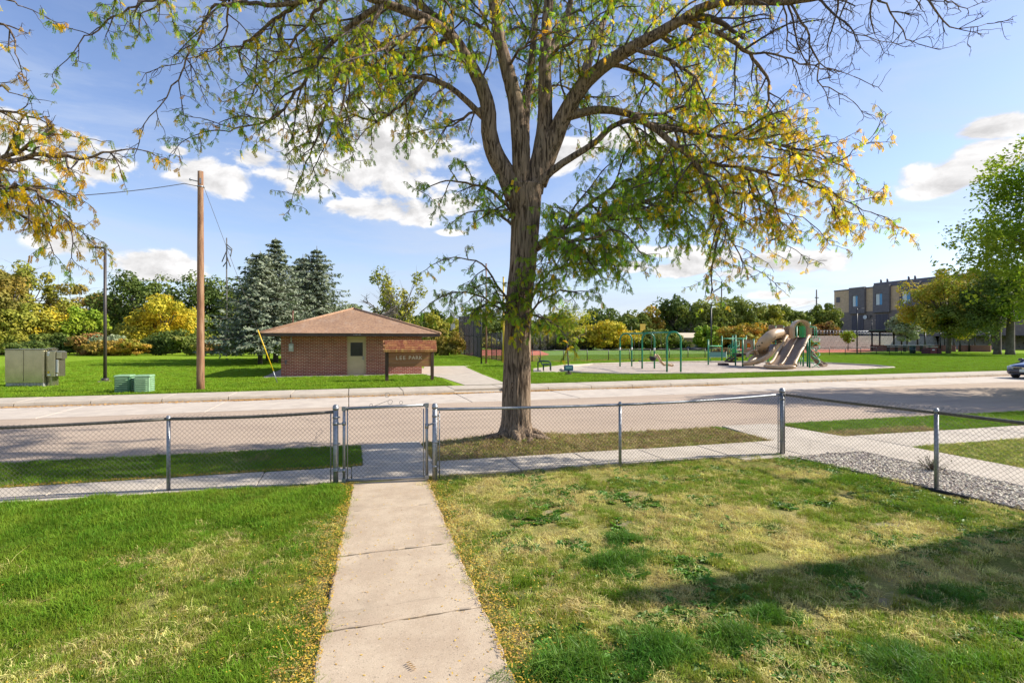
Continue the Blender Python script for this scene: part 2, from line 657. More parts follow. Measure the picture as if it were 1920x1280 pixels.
m_asph = bpy.data.materials.new('asphalt')
m_asph.use_nodes = True
k = NT(m_asph.node_tree)
b = m_asph.node_tree.nodes['Principled BSDF']
b.inputs['Roughness'].default_value = 0.97
b.inputs['Specular IOR Level'].default_value = 0.15
v = k.n('ShaderNodeNewGeometry').outputs['Position']
col = k.mix(k.ramp(k.noise(k.vmap(v, scale=(0.3, 1, 1)), 1.2, 6, 0.6), 0.3, 0.7), (0.47, 0.365, 0.27), (0.41, 0.315, 0.235))
col = k.mix(k.m('MULTIPLY', k.ramp(k.noise(v, 90, 2, 0.6), 0.52, 0.68), 0.5), col, (0.10, 0.085, 0.075))
col = k.mix(k.m('MULTIPLY', k.ramp(k.noise(k.vmap(v, loc=(3, 2, 1)), 110, 2, 0.6), 0.58, 0.7), 0.5), col, (0.42, 0.36, 0.31))
crk = k.n('ShaderNodeTexVoronoi', feature='DISTANCE_TO_EDGE')
k.put(crk.inputs['Vector'], k.vmap(v, scale=(0.10, 0.22, 0.2)))
crk.inputs['Scale'].default_value = 1.0
wob = k.m('ADD', crk.outputs['Distance'], k.m('MULTIPLY', k.m('SUBTRACT', k.noise(v, 0.7, 4, 0.6), 0.5), 0.03))
col = k.mix(k.m('MULTIPLY', k.ramp(k.m('ABSOLUTE', wob), 0.0018, 0.0), 0.55), col, (0.10, 0.085, 0.075))
col = k.mix(k.m('MULTIPLY', k.ramp(k.noise(k.vmap(v, scale=(0.12, 0.7, 1), loc=(4, 1, 0)), 1.0, 5, 0.6), 0.55, 0.75), 0.35), col, (0.22, 0.175, 0.145))
k.link(col, b.inputs['Base Color'])
bp = k.n('ShaderNodeBump')
bp.inputs['Strength'].default_value = 0.5
bp.inputs['Distance'].default_value = 0.01
k.link(k.noise(v, 110, 3, 0.7), bp.inputs['Height'])
k.link(bp.outputs[0], b.inputs['Normal'])


def brick_mat(name, c1, c2, mortar, bw=0.21, bh=0.066, ms=0.011, axis='X'):
    m = bpy.data.materials.new(name)
    m.use_nodes = True
    k = NT(m.node_tree)
    b = m.node_tree.nodes['Principled BSDF']
    b.inputs['Roughness'].default_value = 0.9
    v = k.n('ShaderNodeNewGeometry').outputs['Position']
    sp = k.n('ShaderNodeSeparateXYZ')
    k.link(v, sp.inputs[0])
    cb = k.n('ShaderNodeCombineXYZ')
    k.link(k.m('ADD', sp.outputs[0], sp.outputs[1]), cb.inputs[0])
    k.link(sp.outputs[2], cb.inputs[1])
    bt = k.n('ShaderNodeTexBrick')
    k.link(cb.outputs[0], bt.inputs['Vector'])
    bt.inputs['Color1'].default_value = (*c1, 1)
    bt.inputs['Color2'].default_value = (*c2, 1)
    bt.inputs['Mortar'].default_value = (*mortar, 1)
    bt.inputs['Scale'].default_value = 1
    bt.inputs['Brick Width'].default_value = bw
    bt.inputs['Row Height'].default_value = bh
    bt.inputs['Mortar Size'].default_value = ms
    bt.inputs['Mortar Smooth'].default_value = 0.1
    col = k.mix(k.m('MULTIPLY', k.ramp(k.noise(v, 1.4, 5), 0.35, 0.7), 0.35), bt.outputs[0], [x * 0.55 for x in c1])
    k.link(col, b.inputs['Base Color'])
    bp = k.n('ShaderNodeBump')
    bp.invert = True
    bp.inputs['Strength'].default_value = 0.8
    bp.inputs['Distance'].default_value = 0.008
    k.link(bt.outputs['Fac'], bp.inputs['Height'])
    k.link(bp.outputs[0], b.inputs['Normal'])
    return m


m_brick = brick_mat('red_brick', (0.36, 0.095, 0.055), (0.22, 0.058, 0.038), (0.70, 0.54, 0.40), bw=0.24, bh=0.08, ms=0.008)
# ------------------------------------------------------------------ the ground
ZP = 0.06      # height of the park lawn
ZR = -0.10     # height of the road
YK = 20.0      # far kerb


def y_road(x):
    return 10.2 - 0.045 * min(max(x, -30), 30)


def y_near(x):
    return 7.52 - 0.06 * min(max(x, -12), 20)


def y_far(x):
    return 8.42 - 0.045 * min(max(x, -12), 20)


TREE = at(968, 832)


def lawn_z(x, y):
    h = -0.004 + 0.010 * (fnoise(x, y, 1.3, 2) - 0.5)
    dx, dy = (x - TREE.x) / 1.0, (y - TREE.y) / 0.62
    return h + 0.17 * np.exp(-(dx * dx + dy * dy)) * (y > 8.62)


xs = np.concatenate([np.linspace(-60, -9, 18), np.arange(-8.8, 16, 0.16), np.linspace(16.4, 80, 20)])
ts = np.concatenate([np.linspace(0, 0.55, 6), np.linspace(0.56, 1, 80)])
V = []
for t in ts:
    for x in xs:
        y = -14 + (y_road(x) - 0.16 + 14) * t
        V.append((x, y, float(lawn_z(x, y))))
nx = len(xs)
F = [(j * nx + i, j * nx + i + 1, (j + 1) * nx + i + 1, (j + 1) * nx + i) for j in range(len(ts) - 1) for i in range(nx - 1)]
mesh_np('front_lawn', V, F, m_lawn, None, True, kind='structure')


def sheet(name, poly, z, mat, kind='structure', px=False):
    mb = MB()
    pts = [at(a, b_, z) for a, b_ in poly] if px else [Vector((a, b_, z)) for a, b_ in poly]
    mb.add(pts, [tuple(range(len(pts)))])
    # faces look up
    if sum((pts[i].x * pts[(i + 1) % len(pts)].y - pts[(i + 1) % len(pts)].x * pts[i].y) for i in range(len(pts))) < 0:
        mb.f[-1] = mb.f[-1][::-1]
    return obj(name, mb, mat, None, kind=kind)


sheet('ground', [(-3000, -3000), (3000, -3000), (3000, 3000), (-3000, 3000)], -0.6, m_far)
sheet('park_lawn', [(-400, 21.7), (500, 21.7), (500, 700), (-400, 700)], ZP, m_park)

# road: asphalt, then the broad concrete gutter on the park side
roadx = [-300, -30, 30, 300]
mb = MB()
mb.add([(x, y_road(x) - 0.02, ZR) for x in roadx] + [(x, 17.0, ZR) for x in roadx],
       [(i, i + 1, i + 5, i + 4) for i in range(3)])
struct('road', mb, m_asph)
near_kerb = MB()
mb = near_kerb
for i in range(-16, 30):
    a, b_ = i * 1.6, (i + 1) * 1.6 - 0.01
    if -0.1 < (a + b_) / 2 < 1.5 or 7.9 < (a + b_) / 2 < 9.8:
        continue
    mb.prism([(a, y_road(a) - 0.17), (b_, y_road(b_) - 0.17), (b_, y_road(b_)), (a, y_road(a))], -0.3, -0.002)
struct('near_kerb', mb, m_kerb)


def slab_piece(root, corners, z0, z1, mat, name='slab', jit=0.006, nsub=5):
    """one concrete slab with slightly worn edges, top chamfered"""
    ring = []
    for i in range(4):
        a, b_ = Vector(corners[i]), Vector(corners[(i + 1) % 4])
        for j in range(nsub):
            p = a.lerp(b_, j / nsub)
            ring.append((p.x + random.uniform(-jit, jit), p.y + random.uniform(-jit, jit)))
    cx = sum(p[0] for p in ring) / len(ring)
    cy = sum(p[1] for p in ring) / len(ring)
    n = len(ring)
    inn = []
    for p in ring:
        d = Vector((cx - p[0], cy - p[1]))
        d = d.normalized() * 0.012
        inn.append((p[0] + d.x, p[1] + d.y))
    zz = random.uniform(-0.003, 0.003)
    mb = MB()
    mb.add([(p[0], p[1], z0) for p in ring] + [(p[0], p[1], z1 - 0.008 + zz) for p in ring] + [(p[0], p[1], z1 + zz) for p in inn],
           [(i, (i + 1) % n, n + (i + 1) % n, n + i) for i in range(n)] +
           [(n + i, n + (i + 1) % n, 2 * n + (i + 1) % n, 2 * n + i) for i in range(n)] +
           [tuple(2 * n + i for i in range(n))])
    return obj(name, mb, mat, root)


def empty_struct(name):
    o = bpy.data.objects.new(name, None)
    S.collection.objects.link(o)
    o['kind'] = 'structure'
    return o


# garden walk
walk = empty_struct('front_walk')
ZW = 0.028
js = [-1.3, -0.05, 1.2, 2.45, 3.70, 4.95, 6.20, 7.42]


def wl(y):
    return -0.24 + 0.24 * (y - 2.6) / 4.0


def wr(y):
    return 0.92 + 0.12 * (y - 2.6) / 4.0


for a, b_ in zip(js[:-1], js[1:]):
    sh = random.uniform(-0.012, 0.012)
    a += 0.009; b_ -= 0.009
    slab_piece(walk, [(wl(a) + sh, a), (wr(a) + sh, a), (wr(b_) + sh, b_), (wl(b_) + sh, b_)], -0.08, ZW, m_walk, jit=0.013, nsub=14)
# sidewalk behind the fence
side = empty_struct('sidewalk')
x = -13.6
while x < 19:
    x1 = x + 1.24
    if x1 > 7.3:
        n0, n1_ = 6.86 - 0.03 * (x - 8), 6.86 - 0.03 * (x1 - 8)
    else:
        n0, n1_ = y_near(x) + 0.05, y_near(x1) + 0.05
    slab_piece(side, [(x + 0.005, n0), (x1 - 0.005, n1_), (x1 - 0.005, y_far(x1)), (x + 0.005, y_far(x))], -0.08, ZW, m_side)
    x = x1
link = empty_struct('crossing_walk')
for a, b_ in ((8.42, 9.26), (9.27, 10.14)):
    slab_piece(link, [(0.22, a), (1.32, a), (1.32, b_), (0.22, b_)], -0.08, ZW - 0.004, m_side)
apron = empty_struct('driveway_apron')
slab_piece(apron, [(7.95, 8.07), (9.75, 8.0), (9.55, 9.79), (8.25, 9.84)], -0.08, ZW - 0.004, m_side)
nw = empty_struct('neighbour_walk')
for i in range(6):
    b_ = 6.84 - i * 1.25
    slab_piece(nw, [(8.75, b_ - 1.24), (9.98, b_ - 1.24), (9.98, b_), (8.75, b_)], -0.08, ZW - 0.004, m_side)
# far gutter, kerb and sidewalk in cast lengths
gut = empty_struct('far_gutter')
kerb = empty_struct('far_kerb')
fs_ = empty_struct('far_sidewalk')
x = -36.0
while x < 66:
    slab_piece(gut, [(x + 0.012, 17.0), (x + 3.988, 17.0), (x + 3.988, YK - 0.01), (x + 0.012, YK - 0.01)], ZR - 0.15, ZR + 0.012, m_gut, jit=0.003, nsub=3)
    for xk in (x, x + 2):
        if abs(xk - 4) < 0.1:      # dropped kerb at the park path
            prof = [(YK + 0.22, ZR - 0.1), (YK, ZR - 0.1), (YK + 0.02, ZR + 0.03), (YK + 0.22, ZR + 0.06)]
        else:
            prof = [(YK + 0.22, ZR - 0.1), (YK, ZR - 0.1), (YK + 0.02, ZR + 0.06), (YK + 0.05, ZP - 0.03), (YK + 0.10, ZP - 0.008), (YK + 0.22, ZP - 0.006)]
        mb = MB().loft([[(xk + 0.012, p[0], p[1]) for p in prof], [(xk + 1.988, p[0], p[1]) for p in prof]], True, True, False)
        obj('kerb_length', mb, m_kerb, kerb)
    for h in (0, 2):
        slab_piece(fs_, [(x + h + 0.012, YK + 0.23), (x + h + 1.988, YK + 0.23), (x + h + 1.988, 21.85), (x + h + 0.012, 21.85)],
                   -0.2, ZP - 0.004, m_kerb, jit=0.003, nsub=3)
    x += 4.0

# park paths, playground pit, ball field
Z1 = ZP + 0.014
sheet('park_path', [(872, 721.6), (952, 719.2), (945, 717), (905, 702), (873, 688), (884, 685.5), (796, 686.5), (790, 701), (830, 708)], Z1, m_kerb, px=True)
mb = MB().span((-4.3, 29.3, ZP - 0.1), (4.9, 38.4, ZP + 0.012))
struct('building_apron', mb, m_kerb)
sheet('bench_pad', [(1000, 697), (1000, 690.5), (1062, 683), (1110, 682), (1100, 690), (1062, 697.5)], Z1, m_kerb, px=True)
pit = [(1052, 693), (1075, 686.5), (1110, 683), (1210, 680), (1330, 678.5), (1440, 679), (1560, 681.5), (1640, 685.5), (1676, 689.5),
       (1600, 693), (1480, 696), (1330, 700), (1180, 701), (1090, 699), (1060, 697)]
sheet('playground_pit', pit, ZP + 0.010, m_chips, px=True)
mb = MB()
P3 = [at(a, b_, ZP + 0.03) for a, b_ in pit]
mb.tube(P3, 0.10, 6, False, False, closed=True)
struct('pit_border', mb, m_kerb)
sheet('outfield', [(940, 677), (1130, 674.5), (1300, 671), (1640, 662), (1790, 657), (1790, 650.2), (1000, 652.6), (900, 656)], ZP + 0.005, m_field, px=True)
sheet('infield', [(866, 664), (905, 656), (955, 654.5), (1010, 656), (1030, 664), (1000, 677.5), (940, 676.5)], ZP + 0.010, m_clay, px=True)
sheet('far_infield', [(1370, 655.5), (1400, 651.6), (1500, 650.6), (1640, 651.8), (1672, 657), (1600, 661.2), (1460, 662), (1395, 660)], ZP + 0.010, m_clay, px=True)
sheet('warning_track', [(1000, 678.3), (1300, 672), (1560, 667), (1560, 666), (1300, 670.6), (1000, 676.4)], ZP + 0.012, m_clay, px=True)


# ------------------------------------------------------------------ chain-link fences
def ground_pt(x, y):
    return Vector((x, y, 0.0))


def chain_mesh(p0, p1, z0, z1, w=0.030, r=0.0024, sag=0.0, wob=0.0, seed=0):
    """woven wires, each one a zigzag from the ground to the top"""
    p0, p1 = Vector(p0), Vector(p1)
    L = (p1 - p0).length
    d = (p1 - p0) / L
    nrm = Vector((d.y, -d.x, 0))
    n = int(L / w) - 1
    rows = int((z1 - z0) / w)
    VV, FF = [], []
    rr = random.Random(seed)
    ph = rr.uniform(0, 6)
    for k_ in range(n):
        base = len(VV)
        for j in range(rows + 1):
            off = ((j + k_) % 2) * w
            s_ = k_ * w + off
            z = z0 + j * w
            t = j / rows
            z += (0.018 * math.sin(s_ * 2.3 + ph) + 0.012 * math.sin(s_ * 5.1)) * wob * t
            q = p0 + d * s_ + nrm * (0.0025 if (j + k_) % 2 else -0.0025) + nrm * wob * 0.02 * math.sin(s_ * 3 + 2 * t)
            q.z = z - sag * 4 * (s_ / L) * (1 - s_ / L)
            for a in range(3):
                th = 2.094 * a
                o_ = nrm * (math.cos(th) * r) + d * (math.sin(th) * r)
                VV.append((q.x + o_.x, q.y + o_.y, q.z))
        for j in range(rows):
            for a in range(3):
                b2 = (a + 1) % 3
                FF.append((base + j * 3 + a, base + j * 3 + b2, base + (j + 1) * 3 + b2, base + (j + 1) * 3 + a))
    return VV, FF


def cap_ball(mb, p, r):
    mb.ball(p, r * 1.12, 8, squash=(1, 1, 0.8))


def fence_post(root, x, y, h, r, name='post', bands=True, mat=None):
    mb = MB()
    mb.tube([(x, y, -0.2), (x, y, h)], r, 10)
    mb.tube([(x, y, h - 0.035), (x, y, h + 0.008)], r * 1.15, 10)
    cap_ball(mb, (x, y, h + 0.008), r * 1.03)
    if bands:
        for z in (h * 0.2, h * 0.52, h * 0.86):
            mb.tube([(x, y, z), (x, y, z + 0.022)], r * 1.16, 10)
            mb.box((x + r * 1.4, y, z + 0.011), (0.02, 0.014, 0.02))
    return obj(name, mb, mat or m_steel, root)


def rail(root, pts, r=0.021, name='top_rail', mat=None):
    mb = MB()
    mb.tube(pts, r, 8)
    return obj(name, mb, mat or m_steel, root)


PL = [(-8.3, 8.12), (-5.3, 7.96), (-2.26, 7.80), (-0.17, 7.50)]
PRr = [(1.16, 7.22), (4.07, 7.16), (7.20, 7.07)]
# left of the gate
fl = thing('chain_link_fence', 'galvanised chain link fence running left from the walk gate along the lush lawn', 'fence', (-0.17, 7.5, 0))
hs = [0.93, 0.95, 0.985, 1.03]
for (x, y), h in zip(PL[:-1], hs):
    fence_post(fl, x, y, h, 0.024, 'line_post', False)
fence_post(fl, PL[-1][0], PL[-1][1], 1.075, 0.036, 'gate_post')
for i in range(3):
    a, b_ = PL[i], PL[i + 1]
    pts = []
    for t in np.linspace(0, 1, 9):
        pts.append((a[0] + (b_[0] - a[0]) * t, a[1] + (b_[1] - a[1]) * t, hs[i] + (hs[i + 1] - hs[i]) * t - 0.018 - 0.018 * math.sin(math.pi * t)))
    rail(fl, pts, mat=m_brown_steel if i else m_steel)
    v_, f_ = chain_mesh((a[0], a[1] - 0.03, 0), (b_[0], b_[1] - 0.03, 0), 0.03, hs[i] + 0.045, wob=1.0, sag=0.02, seed=i)
    mesh_np('wire_mesh', v_, f_, m_wire, fl)
mb = MB().tube([(-0.235, 7.5, 0.05), (-0.235, 7.5, 1.02)], 0.008, 6)
obj('tension_bar', mb, m_steel, fl)

# right of the gate, to the corner post
fr = thing('chain_link_fence', 'galvanised chain link fence in front of the big tree, gate to corner post', 'fence', (1.16, 7.22, 0))
hs = [1.04, 1.0, 1.07]
fence_post(fr, *PRr[0], 1.075, 0.036, 'gate_post')
fence_post(fr, *PRr[1], 1.01, 0.024, 'line_post', False)
fence_post(fr, *PRr[2], 1.13, 0.042, 'corner_post')
for i in range(2):
    a, b_ = PRr[i], PRr[i + 1]
    pts = []
    for t in np.linspace(0, 1, 12):
        z = hs[i] + (hs[i + 1] - hs[i]) * t - 0.012 - (0.02 if i else 0.008) * math.sin(math.pi * t)
        pts.append((a[0] + (b_[0] - a[0]) * t, a[1] + (b_[1] - a[1]) * t, z))
    rail(fr, pts)
    v_, f_ = chain_mesh((a[0], a[1] - 0.03, 0), (b_[0], b_[1] - 0.03, 0), 0.03, 1.0 if not i else 1.045, wob=0.7 if not i else 1.6, sag=0.0 if not i else 0.01, seed=5 + i)
    mesh_np('wire_mesh', v_, f_, m_wire, fr)
obj('tension_bar', MB().tube([(1.225, 7.215, 0.05), (1.225, 7.215, 1.0)], 0.008, 6), m_steel, fr)
obj('tension_bar', MB().tube([(7.115, 7.075, 0.05), (7.115, 7.075, 1.05)], 0.008, 6), m_steel, fr)

# side fence, towards the houses
fsd = thing('chain_link_fence', 'rusty brown railed chain link side fence beside the gravel strip, mesh curling above its rail', 'fence', (7.24, 6.95, 0))
SP = [(7.2, 7.07), (7.46, 4.78), (7.79, 1.8), (8.1, -1.2)]
for (x, y) in SP[1:]:
    fence_post(fsd, x, y, 1.07, 0.027, 'line_post', False)
for i in range(3):
    a, b_ = SP[i], SP[i + 1]
    z0_, z1_ = (1.06, 1.04) if i == 0 else (1.04, 1.03)
    rail(fsd, [(a[0] + (b_[0] - a[0]) * t, a[1] + (b_[1] - a[1]) * t, z0_ + (z1_ - z0_) * t - 0.01 * math.sin(math.pi * t)) for t in np.linspace(0.01, 1, 8)], 0.022, mat=m_brown_steel)
    v_, f_ = chain_mesh((a[0] - 0.03, a[1] - (0.05 if i == 0 else 0), 0), (b_[0] - 0.03, b_[1], 0), 0.03, 1.125, wob=1.8, seed=11 + i)
    mesh_np('wire_mesh', v_, f_, m_wire, fsd)
obj('tension_bar', MB().tube([(7.17, 6.99, 0.05), (7.17, 6.99, 1.12)], 0.008, 6), m_brown_steel, fsd)

# the gate
g0, g1 = Vector((-0.06, 7.47, 0)), Vector((1.05, 7.24, 0))
gt = thing('walk_gate', 'chain link walk gate closed across the garden path', 'gate', g0)
mb = MB()
zb, zt0, zt1 = 0.06, 1.055, 1.09
c0, c1, c2_, c3_ = [Vector(p) for p in ((g0.x, g0.y, zb), (g1.x, g1.y, zb + 0.02), (g1.x, g1.y, zt1), (g0.x, g0.y, zt0))]
for a, b_ in ((c0, c1), (c1, c2_), (c2_, c3_), (c3_, c0)):
    mb.tube([a, b_], 0.020, 8)
for c_ in (c0, c1, c2_, c3_):
    mb.ball(c_, 0.027, 8)
    mb.box(c_ + Vector((0, 0, 0)), (0.055, 0.05, 0.055), math.atan2(g1.y - g0.y, g1.x - g0.x))
obj('gate_frame', mb, m_steel, gt)
dd = (g1 - g0).normalized()
for o_ in (0.045, (g1 - g0).length - 0.045):
    mb = MB().tube([g0 + dd * o_ + Vector((0, 0, 0.08)), g0 + dd * o_ + Vector((0, 0, 1.04))], 0.008, 6)
    obj('tension_bar', mb, m_steel, gt)
v_, f_ = chain_mesh(g0 + dd * 0.05, g1 - dd * 0.02, 0.07, 1.06, seed=21)
mesh_np('wire_mesh', v_, f_, m_wire, gt)
for z in (0.2, 0.85):
    mb = MB().tube([(-0.17, 7.5, z), (-0.12, 7.45, z), (g0.x, g0.y, z)], 0.012, 6)
    mb.tube([(-0.17, 7.5, z - 0.02), (-0.17, 7.5, z + 0.02)], 0.041, 10)
    mb.tube([(g0.x, g0.y, z - 0.025), (g0.x, g0.y, z + 0.025)], 0.026, 10)
    obj('hinge', mb, m_steel, gt)
mb = MB()
mb.tube([g1 + Vector((0, 0, 0.80)), g1 + Vector((0.05, -0.02, 0.82)), g1 + Vector((0.11, -0.03, 0.84))], 0.012, 6)
mb.tube([g1 + Vector((0, 0, 0.76)), g1 + Vector((0, 0, 0.83))], 0.026, 10)
mb.tube([g1 + Vector((0.11, 0.02, 0.85)), g1 + Vector((0.09, -0.05, 0.84)), g1 + Vector((0.05, -0.055, 0.82))], 0.008, 6)
obj('latch', mb, m_steel, gt)
mb = MB()


def scroll(mb, c, r, turns=1.0, r_w=0.0028, flip=1):
    pts = []
    for i in range(20):
        th = i / 19 * 2 * math.pi * turns
        rr_ = r * (1 - 0.25 * i / 19)
        pts.append(c + dd * (math.cos(th) * rr_ * flip) + Vector((0, 0, math.sin(th) * rr_)))
    obj('wire_scroll', MB().tube(pts, r_w, 5), m_wire, gt)


mid = g0.lerp(g1, 0.5)
scroll(mb, mid + Vector((0.02, 0, 1.235)), 0.036)
scroll(mb, mid + Vector((0.06, 0, 1.135)), 0.036)
scroll(mb, mid + Vector((0.21, 0, 1.12)), 0.026)
mb.tube([mid + dd * -0.17 + Vector((0, 0, 1.08)), mid + dd * -0.08 + Vector((0, 0, 1.115)), mid + dd * 0.03 + Vector((0, 0, 1.16))], 0.003, 5)
scroll(mb, mid + dd * -0.2 + Vector((0, 0, 1.095)), 0.022)
obj('wire_scroll', mb, m_wire, gt)


# ------------------------------------------------------------------ lettering
def letters(name, txt, size, depth, loc, rot, mat, parent, spacing=1.0, align='CENTER', weight=0.0):
    cu = bpy.data.curves.new(name, 'FONT')
    cu.body = txt
    cu.size = size
    cu.extrude = depth
    cu.offset = weight
    cu.space_character = spacing
    cu.align_x = align
    cu.align_y = 'CENTER'
    cu.resolution_u = 3
    o = bpy.data.objects.new(name, cu)
    me = bpy.data.meshes.new_from_object(o)
    bpy.data.objects.remove(o)
    me.materials.clear()
    me.materials.append(mat)
    o = bpy.data.objects.new(name, me)
    S.collection.objects.link(o)
    Wm = Matrix.Translation(Vector(loc)) @ rot.to_4x4()
    inv = world_of(parent).inverted()
    me.transform(inv @ Wm)
    o.parent = parent
    return o


FACE_Y = Matrix.Rotation(rad(90), 3, 'X')      # text read from -Y

# ------------------------------------------------------------------ the park building
bd = thing('park_building', 'small brick park building with a brown hip roof and cream door', 'building', (0.3, 33.8, ZP))
x0, x1, y0, y1 = -3.46, 4.06, 30.0, 37.5
zt = 2.22
mb = MB()
dx0, dx1 = -0.07, 0.93       # door opening with its frame
mb.span((x0, y0, ZP), (dx0, y0 + 0.2, zt)).span((dx1, y0, ZP), (x1, y0 + 0.2, zt))
mb.span((x0, y0 + 0.2, ZP), (x0 + 0.2, y1, zt)).span((x1 - 0.2, y0 + 0.2, ZP), (x1, y1, zt)).span((x0 + 0.2, y1 - 0.2, ZP), (x1 - 0.2, y1, zt))
obj('wall', mb, m_brick, bd)
mb = MB()
m_cream = M('cream_paint', (0.52, 0.40, 0.24), (0.47, 0.36, 0.215), 2, 0.6)
mb.span((dx0 + 0.002, y0 + 0.02, ZP), (dx0 + 0.07, y0 + 0.16, zt - 0.002)).span((dx1 - 0.07, y0 + 0.02, ZP), (dx1 - 0.002, y0 + 0.16, zt - 0.002))
mb.span((dx0 + 0.07, y0 + 0.02, zt - 0.16), (dx1 - 0.07, y0 + 0.16, zt - 0.002))
obj('door_frame', mb, m_cream, bd)
dr = obj('door', MB().span((dx0 + 0.075, y0 + 0.05, ZP + 0.02), (dx1 - 0.075, y0 + 0.10, zt - 0.165)), m_cream, bd)
wcx = (dx0 + dx1) / 2 + 0.0
mb = MB()
for a, b_ in (((wcx - 0.33, 1.12), (wcx + 0.33, 1.16)), ((wcx - 0.33, 1.84), (wcx + 0.33, 1.88)), ((wcx - 0.33, 1.16), (wcx - 0.29, 1.84)), ((wcx + 0.29, 1.16), (wcx + 0.33, 1.84))):
    mb.span((a[0], y0 + 0.035, a[1]), (b_[0], y0 + 0.052, b_[1]))
obj('window_frame', mb, m_black, dr)
obj('window_pane', MB().span((wcx - 0.29, y0 + 0.042, 1.16), (wcx + 0.29, y0 + 0.049, 1.84)), m_dark, dr)
mb = MB()
mb.span((dx1 - 0.17, y0 + 0.035, 0.90), (dx1 - 0.11, y0 + 0.05, 1.12)).tube([(dx1 - 0.14, y0 + 0.03, 0.98), (dx1 - 0.14, y0 - 0.02, 0.98), (dx1 - 0.24, y0 - 0.02, 0.98)], 0.012, 6)
mb.ball((dx1 - 0.14, y0 + 0.03, 1.08), 0.025)
obj('handle', mb, m_steel, dr)
ex0, ex1, ey0, ey1 = x0 - 0.92, x1 + 0.92, y0 - 0.92, y1 + 0.92
mb = MB()
# eaves: fascia boards and soffit
for a, b_ in (((ex0, ey0, zt + 0.02), (ex1, ey0 + 0.03, zt + 0.155)), ((ex0, ey1 - 0.03, zt + 0.02), (ex1, ey1, zt + 0.155)),
              ((ex0, ey0 + 0.03, zt + 0.02), (ex0 + 0.03, ey1 - 0.03, zt + 0.155)), ((ex1 - 0.03, ey0 + 0.03, zt + 0.02), (ex1, ey1 - 0.03, zt + 0.155))):
    mb.span(a, b_)
obj('fascia', mb, M('fascia_brown', (0.055, 0.035, 0.03), (0.08, 0.05, 0.04), 3, 0.7), bd)
obj('soffit', MB().span((ex0 + 0.03, ey0 + 0.03, zt + 0.004), (ex1 - 0.03, ey1 - 0.03, zt + 0.022)), M('soffit_brown', (0.10, 0.07, 0.055)), bd)
# roof: courses of shingles as stepped bands on the four slopes
m_roof = bpy.data.materials.new('roof_shingle')
m_roof.use_nodes = True
kk = NT(m_roof.node_tree)
b = m_roof.node_tree.nodes['Principled BSDF']
b.inputs['Roughness'].default_value = 0.95
v = kk.n('ShaderNodeNewGeometry').outputs['Position']
c = kk.mix(kk.ramp(kk.noise(v, 0.8, 6, 0.7), 0.3, 0.7), (0.42, 0.25, 0.14), (0.33, 0.195, 0.11))
c = kk.mix(kk.ramp(kk.noise(kk.vmap(v, scale=(9, 9, 22)), 1.0, 2, 0.5), 0.45, 0.7), c, (0.22, 0.125, 0.08))
c = kk.mix(kk.m('MULTIPLY', kk.ramp(kk.noise(kk.vmap(v, scale=(1, 0.4, 0.4)), 2.2, 4, 0.6), 0.5, 0.75), 0.5), c, (0.42, 0.30, 0.21))
kk.link(c, b.inputs['Base Color'])
apex = Vector(((ex0 + ex1) / 2, (ey0 + ey1) / 2, 3.98))
mb = MB()
nc = 26
zr0 = zt + 0.16
for i in range(nc):
    t0, t1 = i / nc, (i + 1.15) / nc if i < nc - 1 else 1.0
    lift = 0.018

    def ring(t, dz):
        hx, hy = (ex1 - ex0) / 2 + 0.03, (ey1 - ey0) / 2 + 0.03
        return [Vector((apex.x + sx * hx * (1 - t), apex.y + sy * hy * (1 - t), zr0 + (apex.z - zr0) * t + dz)) for sx, sy in ((-1, -1), (1, -1), (1, 1), (-1, 1))]
    a, b2, c3 = ring(t0, 0.0), ring(t0, lift), ring(min(1, t1), 0.004)
    mb.loft([a, b2, c3], True, False, False)
obj('roof', mb, m_roof, bd)
mb = MB()
for sx, sy in ((-1, -1), (1, -1), (1, 1), (-1, 1)):
    c_ = Vector((apex.x + sx * ((ex1 - ex0) / 2 + 0.03), apex.y + sy * ((ey1 - ey0) / 2 + 0.03), zr0 + 0.02))
    mb.tube([c_, apex + Vector((0, 0, 0.03))], 0.07, 6)
obj('ridge_cap', mb, m_roof, bd)
vp = away(549, 613, 28.6)
mb = MB().tube([vp, vp + Vector((0, 0, 0.85))], 0.035, 8).cyl(vp + Vector((0, 0, -0.03)), 0.13, 0.06, 10, 0.05).cyl(vp + Vector((0, 0, 0.83)), 0.05, 0.07, 8)
obj('vent_pipe', mb, M('rust', (0.16, 0.06, 0.04), (0.24, 0.12, 0.08), 9, 0.9), bd)
m_meter = M('meter_grey', (0.42, 0.43, 0.38), rough=0.5)
mt = away(549, 650, 28.4)
mt.y = y0
mb = MB().bevel_box((mt.x, y0 - 0.08, 1.62), (0.24, 0.14, 0.42), 0.02).tube([(mt.x, y0 - 0.07, 1.83), (mt.x, y0 - 0.07, zt)], 0.028, 8)
me_ = obj('electric_meter', mb, m_meter, bd)
obj('dial', MB().tube([(mt.x, y0 - 0.14, 1.64), (mt.x, y0 - 0.21, 1.64)], 0.085, 14), M('meter_glass', (0.60, 0.62, 0.60), rough=0.15), me_)
mb = MB().box((mt.x - 0.27, y0 - 0.05, 0.86), (0.10, 0.09, 0.16)).tube([(mt.x - 0.27, y0 - 0.1, 0.80), (mt.x - 0.27, y0 - 0.12, 0.66)], 0.02, 6).ball((mt.x - 0.27, y0 - 0.13, 0.90), 0.04)
obj('hose_tap', mb, M('tap_metal', (0.17, 0.15, 0.16), rough=0.4, metal=0.6), bd)
for i_, ch in enumerate('1313'):
    letters('house_number', ch, 0.13, 0.006, (wcx - 0.15 + 0.10 * i_, ey0 - 0.008, zt + 0.09), FACE_Y, m_meter, bd)

